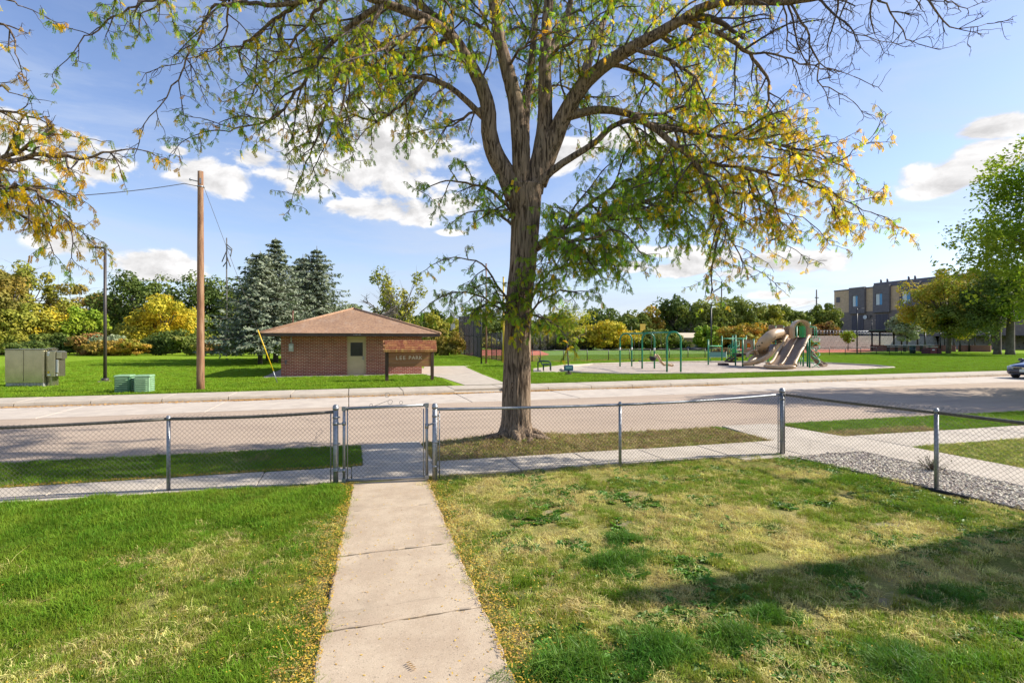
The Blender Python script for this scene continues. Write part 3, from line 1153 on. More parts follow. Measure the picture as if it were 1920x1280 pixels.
# ------------------------------------------------------------------ the park sign
sg = thing('park_sign', 'wooden LEE PARK sign with a cedar shingle roof on two brown posts', 'sign', (2.7, 24.8, ZP))
m_post = M('dark_stained_wood', (0.075, 0.042, 0.025), (0.05, 0.028, 0.018), 3, 0.8, stretch=(6, 6, 0.7), bump=0.3)
m_plank = M('stained_planks', (0.31, 0.145, 0.055), (0.23, 0.10, 0.04), 3, 0.7, stretch=(0.6, 4, 9), bump=0.2)
for x in (1.72, 3.86):
    obj('post', MB().bevel_box((x, 24.83, 0.92), (0.15, 0.15, 1.75), 0.012), m_post, sg)
for i in range(4):
    z = 0.74 + i * 0.2
    obj('plank', MB().bevel_box((2.79, 24.80, z + 0.098), (1.985, 0.05, 0.194), 0.008), m_plank, sg)
for ch, px in zip('LEEPARK', (744.5, 751.3, 758, 768.5, 775.3, 782, 788.5)):
    u = (px - 960) / FOC
    X_ = 24.77 * (math.sin(YAW) + math.cos(YAW) * u) / (math.cos(YAW) - math.sin(YAW) * u)
    letters('letter', ch, 0.25, 0.008, (X_, 24.768, 1.165), FACE_Y, M('cream_letters', (0.72, 0.60, 0.44), rough=0.6), sg)
m_shg = M('cedar_shingle', (0.66, 0.31, 0.16), (0.54, 0.24, 0.12), 5, 0.8, stretch=(3, 2, 1), rnd=0.22)
for side_ in (-1, 1):
    for r_ in range(5):
        t = r_ / 5
        yy = 24.83 + side_ * (0.33 - 0.30 * t)
        zz = 1.47 + 0.50 * t
        xx = 1.56 + (0.06 if r_ % 2 else 0)
        first = True
        while xx < 4.02:
            w = random.choice((0.09, 0.13, 0.17, 0.22))
            w = min(w, 4.04 - xx)
            if w < 0.03:
                break
            tl = Matrix.Rotation(side_ * rad(-59 + random.uniform(-1.5, 1.5)) * -1, 3, 'X')
            obj('shingle', MB().box((xx + w / 2 - 0.003, yy + side_ * 0.012, zz + 0.055 + random.uniform(-0.006, 0.006)), (w - 0.007, 0.155, 0.022), 0, 0, tl), m_shg, sg)
            xx += w
obj('roof_core', MB().prism([(24.53, 1.50), (25.13, 1.50), (24.83, 1.99)], 1.60, 4.0), m_post, sg)
o = S.objects['roof_core']
for v_ in o.data.vertices:      # the prism is extruded along its own z: turn it to run along x
    p = world_of(sg) @ v_.co
    v_.co = world_of(sg).inverted() @ Vector((p.z, p.x, p.y))


# ------------------------------------------------------------------ poles and boxes on the park side
pl = at(376, 731, ZP)
up = thing('utility_pole', 'tall bare brown wooden utility pole near the kerb, left of the brick building', 'utility pole', pl)
m_pole = M('pole_wood', (0.30, 0.145, 0.065), (0.17, 0.085, 0.045), 2.2, 0.85, stretch=(7, 7, 0.8), bump=0.7, bscale=6, c3=(0.36, 0.22, 0.12), scale3=1.2)
top = 8.60
rs = [0.145 - 0.045 * i / 12 for i in range(13)]
obj('pole', MB().tube([pl + Vector((0, 0, -0.3 + (top + 0.3 - ZP) * i / 12)) for i in range(13)], rs, 16), m_pole, up)
mb = MB()
hp = pl + Vector((0, 0, 8.1 - ZP))
mb.box(hp + Vector((0.02, -0.11, 0.1)), (0.05, 0.05, 0.22)).tube([hp + Vector((-0.1, -0.02, 0.1)), hp + Vector((-0.33, -0.02, 0.14))], 0.02, 6).ball(hp + Vector((-0.34, -0.02, 0.15)), 0.05, 8)
mb.tube([hp + Vector((0, 0, -0.12)), hp + Vector((0, 0, -0.07))], 0.118, 12).ball(hp + Vector((0.12, 0, -0.09)), 0.04, 8)
obj('bracket', mb, m_steel, up)
w0 = hp + Vector((-0.3, 0, 0.05))
w1 = away(-260, 372, 12.0)
pts = []
for i in range(28):
    t = i / 27
    p = w0.lerp(w1, t)
    p.z -= 0.25 * 4 * t * (1 - t)
    if i == 0:
        p = hp + Vector((-0.08, -0.05, -0.1))
    pts.append(p)
whole('overhead_cable', MB().tube(pts, 0.014, 5), m_rubber, 'black overhead cable sagging left from the top of the wooden pole', 'cable')
an = at(521, 718, ZP)
gy = thing('guy_wire', 'steel guy wire with a yellow guard anchored in the grass before the brick building', 'guy wire', an)
t0_ = hp + Vector((0.1, 0, -0.05))
obj('wire', MB().tube([t0_, an], 0.008, 5), m_wire, gy)
obj('yellow_guard', MB().tube([t0_.lerp(an, 0.70), t0_.lerp(an, 0.93)], 0.024, 8), m_yellow, gy)
obj('anchor_rod', MB().tube([t0_.lerp(an, 0.925), an + Vector((0, 0, -0.1))], 0.022, 6), m_steel, gy)


def lamp_post(p, h, r, label, arm, flip=1, name='street_lamp', base=True):
    t = thing(name, label, 'street lamp', p)
    p = Vector(p)
    obj('pole', MB().tube([p, p + Vector((0, 0, h - 0.05))], [r, r * 0.8], 10), m_bronze if base else m_black, t)
    if base:
        obj('base_plate', MB().cyl(p, r * 2.2, 0.16, 12, r * 1.9), m_bronze, t)
        obj('footing', MB().cyl(p + Vector((0, 0, -0.1)), r * 4.2, 0.125, 18), m_kerb, t)
    d = RGT * flip
    q = p + Vector((0, 0, h - 0.04))
    mb = MB()
    L = arm
    rings = []
    n = 9
    for i in range(n):
        s_ = i / (n - 1)
        wdt = 0.05 + 0.17 * math.sin(math.pi * min(1, max(0, (s_ - 0.28) / 0.72))) ** 0.6 if s_ > 0.28 else 0.045
        th = 0.045 if s_ < 0.3 else 0.05 * (1.15 - s_)
        c_ = q + d * (L * s_) + Vector((0, 0, 0.02 * s_))
        sd = Vector((-d.y, d.x, 0))
        rings.append([c_ + sd * wdt + Vector((0, 0, -th)), c_ + sd * wdt * 0.7 + Vector((0, 0, th)), c_ - sd * wdt * 0.7 + Vector((0, 0, th)), c_ - sd * wdt + Vector((0, 0, -th))])
    mb.loft(rings, True, True, False)
    mb.cyl(q + d * (L * 0.45) + Vector((0, 0, 0.04)), 0.03, 0.05, 8)
    obj('lamp_head', mb, m_bronze if base else m_black, t)
    return t


lamp_post(at(197, 715, ZP), 6.35, 0.075, 'dark bronze street lamp on the lawn between the steel cabinet and green boxes', 0.85, -1)
lamp_post(at(1333.5, 668, ZP), 2 + 70 * dist_at(668, ZP) / 960, 0.09, 'tall black lamp post behind the playground, its head at treetop height', 0.95, 1, base=False)
lamp_post(at(1607, 664, ZP), 2 + 59.5 * dist_at(664, ZP) / 960, 0.09, 'black lamp post by the ball field in front of the school', 1.0, 1, base=False)
lamp_post(away(1634.5, 632, 118), 2 + 38 * 118 / 960 - 2.7, 0.11, 'short far black lamp post before the school wall', 0.9, 1, base=False)

# steel switch cabinet
cb = thing('steel_cabinet', 'large brushed steel utility cabinet on the lawn at the far left', 'cabinet', at(45, 725, ZP))
cz = dist_at(725, ZP)
A, B_ = at(9, 725, ZP), at(81, 725, ZP)
wd = (B_ - A).length
ux = (B_ - A).normalized()
rzc = math.atan2(ux.y, ux.x)
uy = Vector((-ux.y, ux.x, 0))
hh = 70 * cz / 960
m_brush = M('brushed_steel', (0.44, 0.42, 0.29), (0.37, 0.355, 0.24), 3, 0.22, 0.85, bump=0.06, bscale=1.1)


def cbx(mb, u0, u1, d0, d1, z0, z1, bv=0.02):
    c_ = A + ux * ((u0 + u1) / 2) + uy * ((d0 + d1) / 2)
    c_.z = ZP + (z0 + z1) / 2
    return mb.bevel_box(c_, (u1 - u0, d1 - d0, z1 - z0), bv, rzc)


mb = cbx(MB(), 0, wd, 0, 0.7, 0.17, hh)
cbx(mb, -0.015, wd + 0.015, -0.02, 0.72, hh, hh + 0.025, 0.01)
obj('body', mb, m_brush, cb)
for i in range(2):
    mb = MB()
    cbx(mb, 0.02 + i * wd / 2, wd / 2 - 0.02 + i * wd / 2, -0.018, -0.001, 0.22, hh - 0.04, 0.006)
    dd_ = obj('door', mb, m_brush, cb)
m_skirt = M('cabinet_skirt', (0.42, 0.40, 0.36), (0.34, 0.325, 0.29), 6, 0.5, 0.4)
mb = cbx(MB(), 0.01, wd - 0.01, 0.02, 0.68, -0.05, 0.165, 0.01)
for i in range(9):
    cbx(mb, 0.30 + i * 0.14, 0.33 + i * 0.14, 0.0, 0.02, 0.03, 0.15, 0.004)
obj('skirt', mb, m_skirt, cb)
mb = cbx(MB(), wd + 0.005, wd + 0.40, 0.1, 0.62, 0.42, hh - 0.06)
cbx(mb, wd + 0.005, wd + 0.22, 0.16, 0.5, 0.0, 0.42)
cbx(mb, wd + 0.40, wd + 0.62, 0.15, 0.45, 1.18, hh - 0.09)
cbx(mb, wd + 0.40, wd + 0.52, 0.15, 0.45, 0.44, 1.14)
cbx(mb, wd - 0.02, wd + 0.2, 0.2, 0.4, hh + 0.0, hh + 0.07, 0.01)
obj('side_box', mb, m_brush, cb)
mb = MB()
for i in range(14):
    cbx(mb, wd + 0.405, wd + 0.50, 0.13, 0.149, 0.60 + i * 0.039, 0.62 + i * 0.039, 0.003)
for (u, z) in ((0.05, 0.5), ):
    cbx(mb, wd + 0.42, wd + 0.46, 0.13, 0.149, 0.46, 0.52, 0.003)
for i in range(2):
    for j in range(2):
        cbx(mb, wd + 0.08 + i * 0.05, wd + 0.12 + i * 0.05, 0.08, 0.099, 1.30 + j * 0.09, 1.36 + j * 0.09, 0.003)
cbx(mb, wd + 0.10, wd + 0.22, 0.08, 0.099, 0.47, 0.52, 0.003)
obj('label_plate', mb, m_white, cb)
obj('warning_tag', cbx(MB(), wd + 0.10, wd + 0.16, 0.08, 0.099, 0.56, 0.65, 0.003), m_yellow, cb)

# the two green pedestals
m_ped = M('sunlit_green_metal', (0.26, 0.42, 0.23), (0.20, 0.34, 0.18), 5, 0.6)  # paler green: sunlight on lids, louvres and right box put into the colour
m_ped2 = M('shaded_green_metal', (0.05, 0.15, 0.07), rough=0.6)  # darker copy of the same green: shade on the left box put into the colour
for i, (px, lab) in enumerate(((229, 'left of two louvred green utility boxes by the kerb'), (266, 'right of two louvred green utility boxes by the kerb, coloured paler as if sunlit'))):
    p = at(px, 737, ZP)
    t = thing('utility_box', lab, 'utility box', p, group='louvred green utility boxes')
    hh2, w2 = 0.60, 0.50
    obj('body', MB().bevel_box(p + Vector((0, 0.25, hh2 / 2)), (w2, 0.5, hh2), 0.03), m_ped2 if i == 0 else m_ped, t)
    obj('lid', MB().bevel_box(p + Vector((0, 0.25, hh2 + 0.03)), (w2 + 0.04, 0.54, 0.06), 0.025), m_ped, t)
    for j in range(8):
        z = 0.05 + j * 0.068
        obj('louvre', MB().box(p + Vector((-0.02, -0.012, z + 0.02)), (w2 - 0.12, 0.045, 0.012), 0, 0, Matrix.Rotation(rad(35), 3, 'X')), m_ped, t)
        obj('louvre', MB().box(p + Vector((w2 / 2 + 0.012, 0.25, z + 0.02)), (0.045, 0.38, 0.012), 0, 0, Matrix.Rotation(rad(35), 3, 'Y')), m_ped, t)


# ------------------------------------------------------------------ ball field ironwork
def net_panel(p0, p1, z0, z1, sp, r):
    """diagonal wires both ways, clipped to the panel"""
    p0, p1 = Vector(p0), Vector(p1)
    L = (p1 - p0).length
    d = (p1 - p0) / L
    H = z1 - z0
    mb = MB()
    k_ = -H
    while k_ < L:
        for sgn in (1, -1):
            a, b_ = k_, k_ + H
            za, zb_ = (0, H) if sgn > 0 else (H, 0)
            if a < 0:
                za = za + sgn * (-a); a = 0
            if b_ > L:
                zb_ = zb_ - sgn * (b_ - L); b_ = L
            if b_ - a > 0.02:
                q0 = p0 + d * a; q1 = p0 + d * b_
                mb.tube([(q0.x, q0.y, z0 + za), (q1.x, q1.y, z0 + zb_)], r, 3, False, False)
        k_ += sp
    return mb


bs = thing('backstop', 'tall black mesh backstop curving behind home plate, left of the trunk', 'fence', at(861, 664, ZP))
bpx = [(861, 664), (871, 665), (880, 666.3), (888, 667.5), (895, 669), (902, 671)]
bp3 = [at(a, b_, ZP) for a, b_ in bpx]
tops = []
for i, p in enumerate(bp3):
    d = dist_at(bpx[i][1], ZP)
    tz = 2 + (638 - 592.5) * d / 960
    tops.append(tz)
    obj('post', MB().tube([p, (p.x, p.y, tz)], 0.055, 8), m_black, bs)
for i in range(5):
    a, b_ = bp3[i], bp3[i + 1]
    mb = MB()
    for f_ in (0.02, 0.5, 0.98):
        mb.tube([(a.x, a.y, ZP + (tops[i] - ZP) * f_), (b_.x, b_.y, ZP + (tops[i + 1] - ZP) * f_)], 0.035, 6)
    obj('cross_rail', mb, m_black, bs)
    obj('net', net_panel(a, b_, ZP, min(tops[i], tops[i + 1]), 0.15, 0.014), M('net_grey', (0.07, 0.07, 0.075), rough=0.6), bs)
wg = thing('wing_fence', 'black mesh wing fence stepping down from the backstop beside the red infield', 'fence', at(922, 673, ZP))
wpx = [(903, 671.5), (913, 672.5), (922, 673.5), (931, 675), (941, 676.5), (955, 677), (975, 677.5), (998, 678)]
for i, (a, b_) in enumerate(wpx):
    p = at(a, b_, ZP)
    obj('post', MB().tube([p, (p.x, p.y, 2.75 if i < 5 else 1.1)], 0.045, 8), m_black, wg)
for i in range(len(wpx) - 1):
    a, b_ = at(*wpx[i], ZP), at(*wpx[i + 1], ZP)
    hz = 2.7 if i < 4 else 1.05
    mb = MB().tube([(a.x, a.y, hz), (b_.x, b_.y, hz)], 0.03, 6).tube([(a.x, a.y, ZP + 0.06), (b_.x, b_.y, ZP + 0.06)], 0.025, 6)
    obj('cross_rail', mb, m_black, wg)
    obj('net', net_panel(a, b_, ZP, hz, 0.15, 0.008), m_black, wg)
lf = thing('outfield_fence', 'low black railed fence crossing the lawn behind the swings and playground', 'fence', at(1219, 672.6, ZP))
lpx = [(998, 678), (1013, 677.7), (1057, 676.9), (1101, 676), (1141, 675), (1180, 673.8), (1219, 672.6), (1255, 671.8), (1290, 671), (1322, 670.3), (1354, 669.7),
       (1386, 669), (1417, 668.4), (1446, 667.8), (1475, 667.2), (1503, 666.7), (1530, 666.2), (1555, 665.8), (1585, 665.4), (1614, 665), (1643, 664.6), (1668, 664.2), (1690, 663.8), (1712, 663.4), (1735, 663)]
for i, (a, b_) in enumerate(lpx):
    p = at(a, b_, ZP)
    obj('post', MB().tube([p, (p.x, p.y, 1.10)], 0.04, 6), m_black, lf)
    if i:
        mb = MB().tube([(q.x, q.y, 1.08), (p.x, p.y, 1.08)], 0.034, 6)
        obj('top_rail', mb, m_black, lf)
        obj('net', net_panel(q, p, ZP, 1.06, 0.20, 0.006), m_black, lf)
    q = p
tf = thing('net_fence', 'far tall black pole and net fence beyond the outfield grass', 'fence', away(1116, 655, 98))
tpx = [985 + i * 14.2 for i in range(19)]
for i, a in enumerate(tpx):
    p = away(a, 656, 98 + 0.5 * i)
    p.z = ZP
    hz = 4.9 if 7 < i < 15 else 3.6
    obj('post', MB().tube([p, (p.x, p.y, hz)], 0.06, 5), m_black, tf)
    if i:
        obj('net', net_panel(q, p, ZP, 3.4, 0.35, 0.012), m_black, tf)
    q = p
for (px, py, ytop, r, mat_, lab, nm) in ((902.5, 682, 560, 0.06, m_black, 'tall slim black pole in front of the backstop', 'net_pole'),
                                     (911.5, 681.5, 495, 0.07, M('brown_pole', (0.20, 0.10, 0.06)), 'tallest brown pole between backstop and trunk', 'wooden_pole'),
                                     (944, 680, 520, 0.09, M('foul_yellow', (0.62, 0.42, 0.05), rough=0.5), 'yellow foul pole close to the left of the big trunk', 'foul_pole')):
    p = at(px, py, ZP)
    d = dist_at(py, ZP)
    mb = MB().tube([p, (p.x, p.y, 2 + (638 - ytop) * d / 960)], [r * 1.05, r * 0.8], 8)
    mb.cyl(p, r * 1.8, 0.05, 10)
    mb.cyl((p.x, p.y, 2 + (638 - ytop) * d / 960), r * 1.1, 0.04, 8)
    whole(nm, mb, mat_, lab, 'pole')
p = away(1205, 660, 112); p.z = ZP
whole('foul_pole', MB().cyl(p, 0.16, 4.0, 8).cyl(p + Vector((0, 0, 4.0)), 0.52, 0.02, 4).span((p.x - 0.65, p.y - 0.08, 3.4), (p.x + 0.65, p.y + 0.08, 5.6)), S.objects['foul_pole'].data.materials[0],
      'short broad yellow foul pole screen far beyond the outfield', 'pole')
sb = thing('field_sign', 'narrow white field sign high on two black posts beside the backstop', 'sign', at(847, 663, ZP))
dS = dist_at(663, ZP)
for a in (845, 849.3):
    p = at(a, 663, ZP)
    obj('post', MB().cyl(p, 0.09, 2 + 50 * dS / 960, 8), m_black, sb)
p = away(849, 602, dS - 0.2)
obj('panel', MB().box(p, (0.62, 0.06, 33 * dS / 960), -YAW), m_white, sb)
obj('picture', MB().box(p + Vector((0, -0.04, 0.1)), (0.56, 0.02, 0.9), -YAW), M('faded_print', (0.10, 0.12, 0.13), (0.35, 0.38, 0.38), 3), sb)
# ------------------------------------------------------------------ swings
sw = thing('swing_set', 'green arched swing set standing in the wood chips, three arches deep', 'swing set', at(1215, 692, ZP))
arch = []
for i, (a, b_, py, ty) in enumerate(((1162.5, 1184.5, 687, 625), (1204, 1227, 691, 624), (1250.5, 1276.5, 698, 622.5))):
    p, q = at(a, py, ZP), at(b_, py, ZP)
    d = dist_at(py, ZP)
    H = 2.5
    mid = p.lerp(q, 0.5)
    hw = (q - p).length / 2
    u = (q - p).normalized()
    pts = [p, p + Vector((0, 0, 1.0)), p + Vector((0, 0, H - hw - 0.1))]
    for j in range(1, 12):
        th = math.pi - math.pi * j / 12
        pts.append(mid + u * (math.cos(th) * hw) + Vector((0, 0, H - hw - 0.1 + math.sin(th) * (hw + 0.05))))
    pts += [q + Vector((0, 0, H - hw - 0.1)), q + Vector((0, 0, 1.0)), q]
    obj('arch_frame', MB().tube(pts, 0.055, 10), m_green, sw)
    arch.append(mid + Vector((0, 0, H - ZP - 0.0)))
    if i < 2:
        mb = MB()
        for e in (p, q) if i == 0 else (q,):
            mb.tube([e + Vector((0, 0, 1.22)), e + Vector((0, 0, 1.42))], 0.059, 10)
        obj('white_label', mb, m_white, sw)
for a, b_ in ((arch[0], arch[1]), (arch[1], arch[2])):
    obj('beam', MB().tube([a, b_], 0.055, 10), m_green, sw)


def hang(c, hwid, z, what, dirv):
    t = dirv.normalized()
    mb = MB()
    for s_ in (-1, 1):
        mb.tube([c + t * (s_ * hwid), Vector((c.x, c.y, z)) + t * (s_ * hwid * 0.9)], 0.011, 4)
    obj('chain', mb, m_wire, sw)


bdir = (arch[1] - arch[0])
bdir.z = 0
for f_, in ((0.32,), (0.68,)):
    c_ = arch[0].lerp(arch[1], f_)
    hang(c_, 0.24, 0.58, 'belt', bdir)
    t = bdir.normalized()
    n_ = Vector((t.y, -t.x, 0))
    pts = [Vector((c_.x, c_.y, 0.58 - 0.10 * math.sin(math.pi * j / 8))) + t * (0.22 - 0.44 * j / 8) for j in range(9)]
    mb = MB()
    mb.loft([[p + n_ * 0.08, p + n_ * 0.08 + Vector((0, 0, 0.015)), p - n_ * 0.08 + Vector((0, 0, 0.015)), p - n_ * 0.08] for p in pts], True, True, True)
    obj('belt_seat', mb, m_rubber, sw)
c_ = arch[1].lerp(arch[2], 0.2)
hang(c_, 0.2, 0.75, 'bucket', bdir)
p = Vector((c_.x, c_.y, 0.78))
mb = MB()
mb.tube([p + Vector((0, 0, -0.16)), p + Vector((0, 0, -0.08)), p + Vector((0, 0, 0.08)), p + Vector((0, 0, 0.14))], [0.12, 0.2, 0.24, 0.23], 12)
obj('bucket_seat', mb, m_rubber, sw)
c_ = arch[1].lerp(arch[2], 0.62)
hang(c_, 0.28, 0.9, 'chair', bdir)
t = bdir.normalized()
n_ = RGT
prof = [(-0.52, 0.98), (-0.42, 1.02), (-0.30, 0.85), (-0.16, 0.58), (0.02, 0.42), (0.20, 0.44), (0.38, 0.40), (0.55, 0.36), (0.60, 0.44)]
rings = []
for (u, z) in prof:
    c2 = Vector((c_.x, c_.y, z)) + n_ * u
    fw = FWD
    rings.append([c2 - fw * 0.26 + Vector((0, 0, 0.12)), c2 - fw * 0.24, c2 - fw * 0.08 - Vector((0, 0, 0.04)), c2 + fw * 0.08 - Vector((0, 0, 0.04)), c2 + fw * 0.24,
                  c2 + fw * 0.26 + Vector((0, 0, 0.12)), c2 + fw * 0.21 + Vector((0, 0, 0.03)), c2 - fw * 0.21 + Vector((0, 0, 0.03))])
obj('chair_seat', MB().loft(rings, True, True, True), m_tan, sw)

# ------------------------------------------------------------------ playground structure
pg = thing('play_structure', 'green and tan climbing frame with tube slide and wide twin slide', 'playground', at(1450, 687, ZP))


def spx(px, py, d):
    return away(px, py, d)


def gpost(px, top_, bot, r=0.058, mat=None):
    p = at(px, bot, ZP)
    d = dist_at(bot, ZP)
    z = 2 + (638 - top_) * d / 960
    mb = MB().tube([p, (p.x, p.y, z)], r, 8)
    mb.ball((p.x, p.y, z), r * 1.15, 8, squash=(1, 1, 0.6))
    return obj('post', mb, mat or m_green, pg)


for a, t_, b_ in ((1328, 637, 684), (1353.5, 630, 679), (1373.5, 629, 677), (1379, 628, 685.5), (1392.5, 635, 687), (1399, 629, 673),
                  (1413, 636, 685.5), (1440, 641, 684.5), (1454, 611, 679), (1460, 641, 677), (1469, 611, 676), (1485, 603, 676),
                  (1493.5, 612, 687.5), (1506, 612, 686.5), (1514, 634, 687.5), (1518, 604, 689.5)):
    gpost(a, t_, b_)
D1 = 37.5


def bar(*pp, r=0.03, mat=None, name='rail'):
    return obj(name, MB().tube([spx(*q_) for q_ in pp], r, 6), mat or m_green_lt, pg)


bar((1328, 648.5, 39.5), (1353, 648.5, 42), name='crossbar')
bar((1353.5, 634.5, 42), (1373.5, 634.5, 43), (1399, 634.5, 45), name='crossbar', mat=m_green_lt)
bar((1379, 634.5, 39), (1392.5, 635, 38), name='crossbar')
# steps with railings
for i, (a, b_, y) in enumerate(((1349, 1363, 682.5), (1363, 1375, 677.5), (1370, 1380, 672.5), (1377, 1387, 667.5), (1384, 1394, 664))):
    d = 40.0
    p = spx((a + b_) / 2, y, d)
    obj('step', MB().bevel_box(p, ((b_ - a) * d / 960, 0.75, 0.14 if i else 0.18), 0.02, -YAW), m_brown, pg)
mb = MB()
for off in (-0.4, 0.4):
    mb.tube([spx(1363, 678, 40) + FWD * off, spx(1376, 668, 40) + FWD * off, spx(1394, 663, 40) + FWD * off], 0.06, 5)
obj('stringer', mb, m_brown, pg)
for off, dx in ((-0.45, 0), (0.45, 5)):
    for k_, (y0_, y1_) in enumerate(((0, 0), (7, 7), (13, 13))):
        pass
    mb = MB()
    P0 = [spx(1365 + dx, 672, 40) + FWD * off, spx(1365 + dx, 649, 40) + FWD * off, spx(1381 + dx, 638, 40) + FWD * off, spx(1381 + dx, 662, 40) + FWD * off]
    mb.tube(P0, 0.026, 6)
    mb.tube([spx(1365 + dx, 665, 40) + FWD * off, spx(1381 + dx, 655, 40) + FWD * off], 0.022, 6)
    mb.tube([spx(1365 + dx, 657, 40) + FWD * off, spx(1381 + dx, 647, 40) + FWD * off], 0.022, 6)
    for u in (0.25, 0.5, 0.75):
        mb.tube([spx(1365 + dx + 16 * u, 649 - 11 * u, 40) + FWD * off, spx(1365 + dx + 16 * u, 670 - 9 * u, 40) + FWD * off], 0.014, 5)
    obj('handrail', mb, m_green_lt, pg)
obj('green_panel', MB().box(spx(1375.5, 661, 39.6), (0.22, 0.05, 0.62), -YAW + 0.3), M('bright_green_plastic', (0.02, 0.33, 0.06), rough=0.4), pg)
# low deck, with tan arch panel
pd = spx(1396, 663, 39.2)
obj('deck', MB().box(pd, (1.45, 1.3, 0.07), -YAW), m_brown, pg)
mb = MB()
a, b_ = spx(1394.5, 648, 38.3), spx(1412, 648, 38.3)
c_ = a.lerp(b_, 0.5)
n = 20
out, inn = [], []
for i in range(n + 1):
    th = math.pi * i / n
    out.append((math.cos(th) * 0.37, math.sin(th) * 0.30 + 0.12))
    inn.append((math.cos(th) * 0.22, math.sin(th) * 0.22 - 0.02))
w_ = 0.37
shape_out = [(-w_, -0.55)] + [(-w_, 0.30), (-0.3, 0.42), (-0.1, 0.47), (0.1, 0.47), (0.3, 0.42), (w_, 0.30)] + [(w_, -0.55)]


def panel_with_hole(mb, c_, sx, so, hole, thick=0.07):
    """flat panel (local x along RGT, y up) with an arched opening"""
    m_ = len(hole)

    def P_(q_, t):
        return c_ + RGT * q_[0] + Vector((0, 0, q_[1])) + FWD * t
    # resample the outline by angle to the number of hole points
    so2 = []
    for q_ in hole:
        th = math.atan2(q_[1], q_[0])
        best_, bp_ = None, None
        for i in range(len(so)):
            x1_, y1_ = so[i]
            x2_, y2_ = so[(i + 1) % len(so)]
            for s2 in np.linspace(0, 1, 12):
                xx, yy = x1_ + (x2_ - x1_) * s2, y1_ + (y2_ - y1_) * s2
                e = abs(math.atan2(math.sin(math.atan2(yy, xx) - th), math.cos(math.atan2(yy, xx) - th)))
                if best_ is None or e < best_:
                    best_, bp_ = e, (xx, yy)
        so2.append(bp_)
    R0 = [P_(q_, -thick / 2) for q_ in hole]
    R1 = [P_(q_, -thick / 2) for q_ in so2]
    R2 = [P_(q_, thick / 2) for q_ in so2]
    R3 = [P_(q_, thick / 2) for q_ in hole]
    mb.loft([R0, R1, R2, R3, R0], True, False, False)
    return mb


hole = [(0.2 * math.cos(2 * math.pi * i / 24), 0.27 * math.sin(2 * math.pi * i / 24) - 0.05) for i in range(24)]
panel_with_hole(mb, c_, 1, shape_out, hole)
obj('arch_panel', mb, m_tan, pg)
mb = MB()
for i in range(2):
    mb.tube([c_ + RGT * (-0.05 + 0.11 * i) + Vector((0, 0, 0.39)) - FWD * 0.045, c_ + RGT * (-0.05 + 0.11 * i) + Vector((0, 0, 0.39)) - FWD * 0.036], 0.035, 8)
obj('panel_hole', mb, m_dark, pg)
# tube slide
path = [(1472, 624, 37.6, .36), (1463, 624, 37.4, .36), (1452, 626, 36.9, .38), (1443, 631, 36.6, .39), (1434, 640, 36.6, .40), (1428, 648, 37.0, .40), (1428, 654, 37.6, .38),
        (1432, 656, 38.3, .40), (1440, 658, 38.6, .38)]
pts = [spx(a, b_, d) for a, b_, d, r in path]
mb = MB().tube(pts, [q_[3] for q_ in path], 16, False)
ring_mb = MB().tube([spx(1433, 641, 36.8), spx(1431, 644, 36.85)], 0.43, 16, False)
mb.tube([pts[1] + Vector((0.04, 0, 0)), pts[1] - Vector((0.04, 0, 0.0))], 0.39, 16, False)
ts_ = obj('tube_slide', mb, m_tan, pg)
obj('tube_flange', ring_mb, m_tan_dk, ts_)
mb = MB()
for (a, b_) in ((1429, 642.5), (1421, 649), (1424.5, 648), (1432, 658)):
    c2 = spx(a, b_, 36.3)
    mb.tube([c2, c2 + FWD * 0.05], 0.05, 8)
obj('air_hole', mb, m_dark, ts_)


def trough(pts, hw, hgt, mat, name, upv=None, lip=0.05, parent=None):
    """open U-shaped slide swept along pts"""
    rings = []
    m_ = len(pts)
    for i, p in enumerate(pts):
        t = (pts[min(i + 1, m_ - 1)] - pts[max(i - 1, 0)]).normalized()
        s_ = t.cross(Vector((0, 0, 1))).normalized()
        nn = s_.cross(t).normalized()
        h_ = hgt[i] if isinstance(hgt, list) else hgt
        w2 = hw[i] if isinstance(hw, list) else hw
        outl = [(-w2 - lip, h_), (-w2 - lip, -0.02), (-w2 * 0.7, -0.12), (w2 * 0.7, -0.12), (w2 + lip, -0.02), (w2 + lip, h_), (w2, h_ + 0.015), (w2 - 0.02, 0.10), (w2 * 0.62, 0.0), (-w2 * 0.62, 0.0), (-w2 + 0.02, 0.10), (-w2, h_ + 0.015)]
        rings.append([p + s_ * a + nn * b2 for a, b2 in outl])
    mb = MB().loft(rings, True, True, True)
    return obj(name, mb, mat, parent or pg)


pts = [spx(a, b_, d) for a, b_, d in ((1453, 645, 38.3), (1448, 651, 38.0), (1442, 658, 37.6), (1435, 666, 37.0), (1426, 673.5, 36.4), (1415, 679, 36.0), (1404, 681.5, 36.0), (1396, 682, 36.2))]
trough(pts, [0.42, 0.44, 0.44, 0.44, 0.42, 0.40, 0.36, 0.33], [0.42, 0.42, 0.42, 0.4, 0.34, 0.26, 0.16, 0.08], m_tan, 'spiral_trough')
# flared mouth rising behind the trough
mb = MB()
c_ = spx(1413, 668, 36.6)
ring1, ring2, ring3 = [], [], []
for i in range(18):
    th = math.pi * 0.95 * i / 17 + 0.3
    x_, z_ = math.cos(th) * 0.36, math.sin(th) * 0.42
    ring1.append(c_ + RGT * x_ + Vector((0, 0, z_)) - FWD * 0.10)
    ring2.append(c_ + RGT * x_ * 1.12 + Vector((0, 0, z_ * 1.12)) - FWD * 0.02)
    ring3.append(c_ + RGT * x_ * 0.9 + Vector((0, 0, z_ * 0.85)) + FWD * 0.5)
mb.loft([ring3, ring1, ring2, [p + FWD * 0.06 for p in ring2]], False, False, True)
obj('slide_mouth', mb, m_tan, pg)
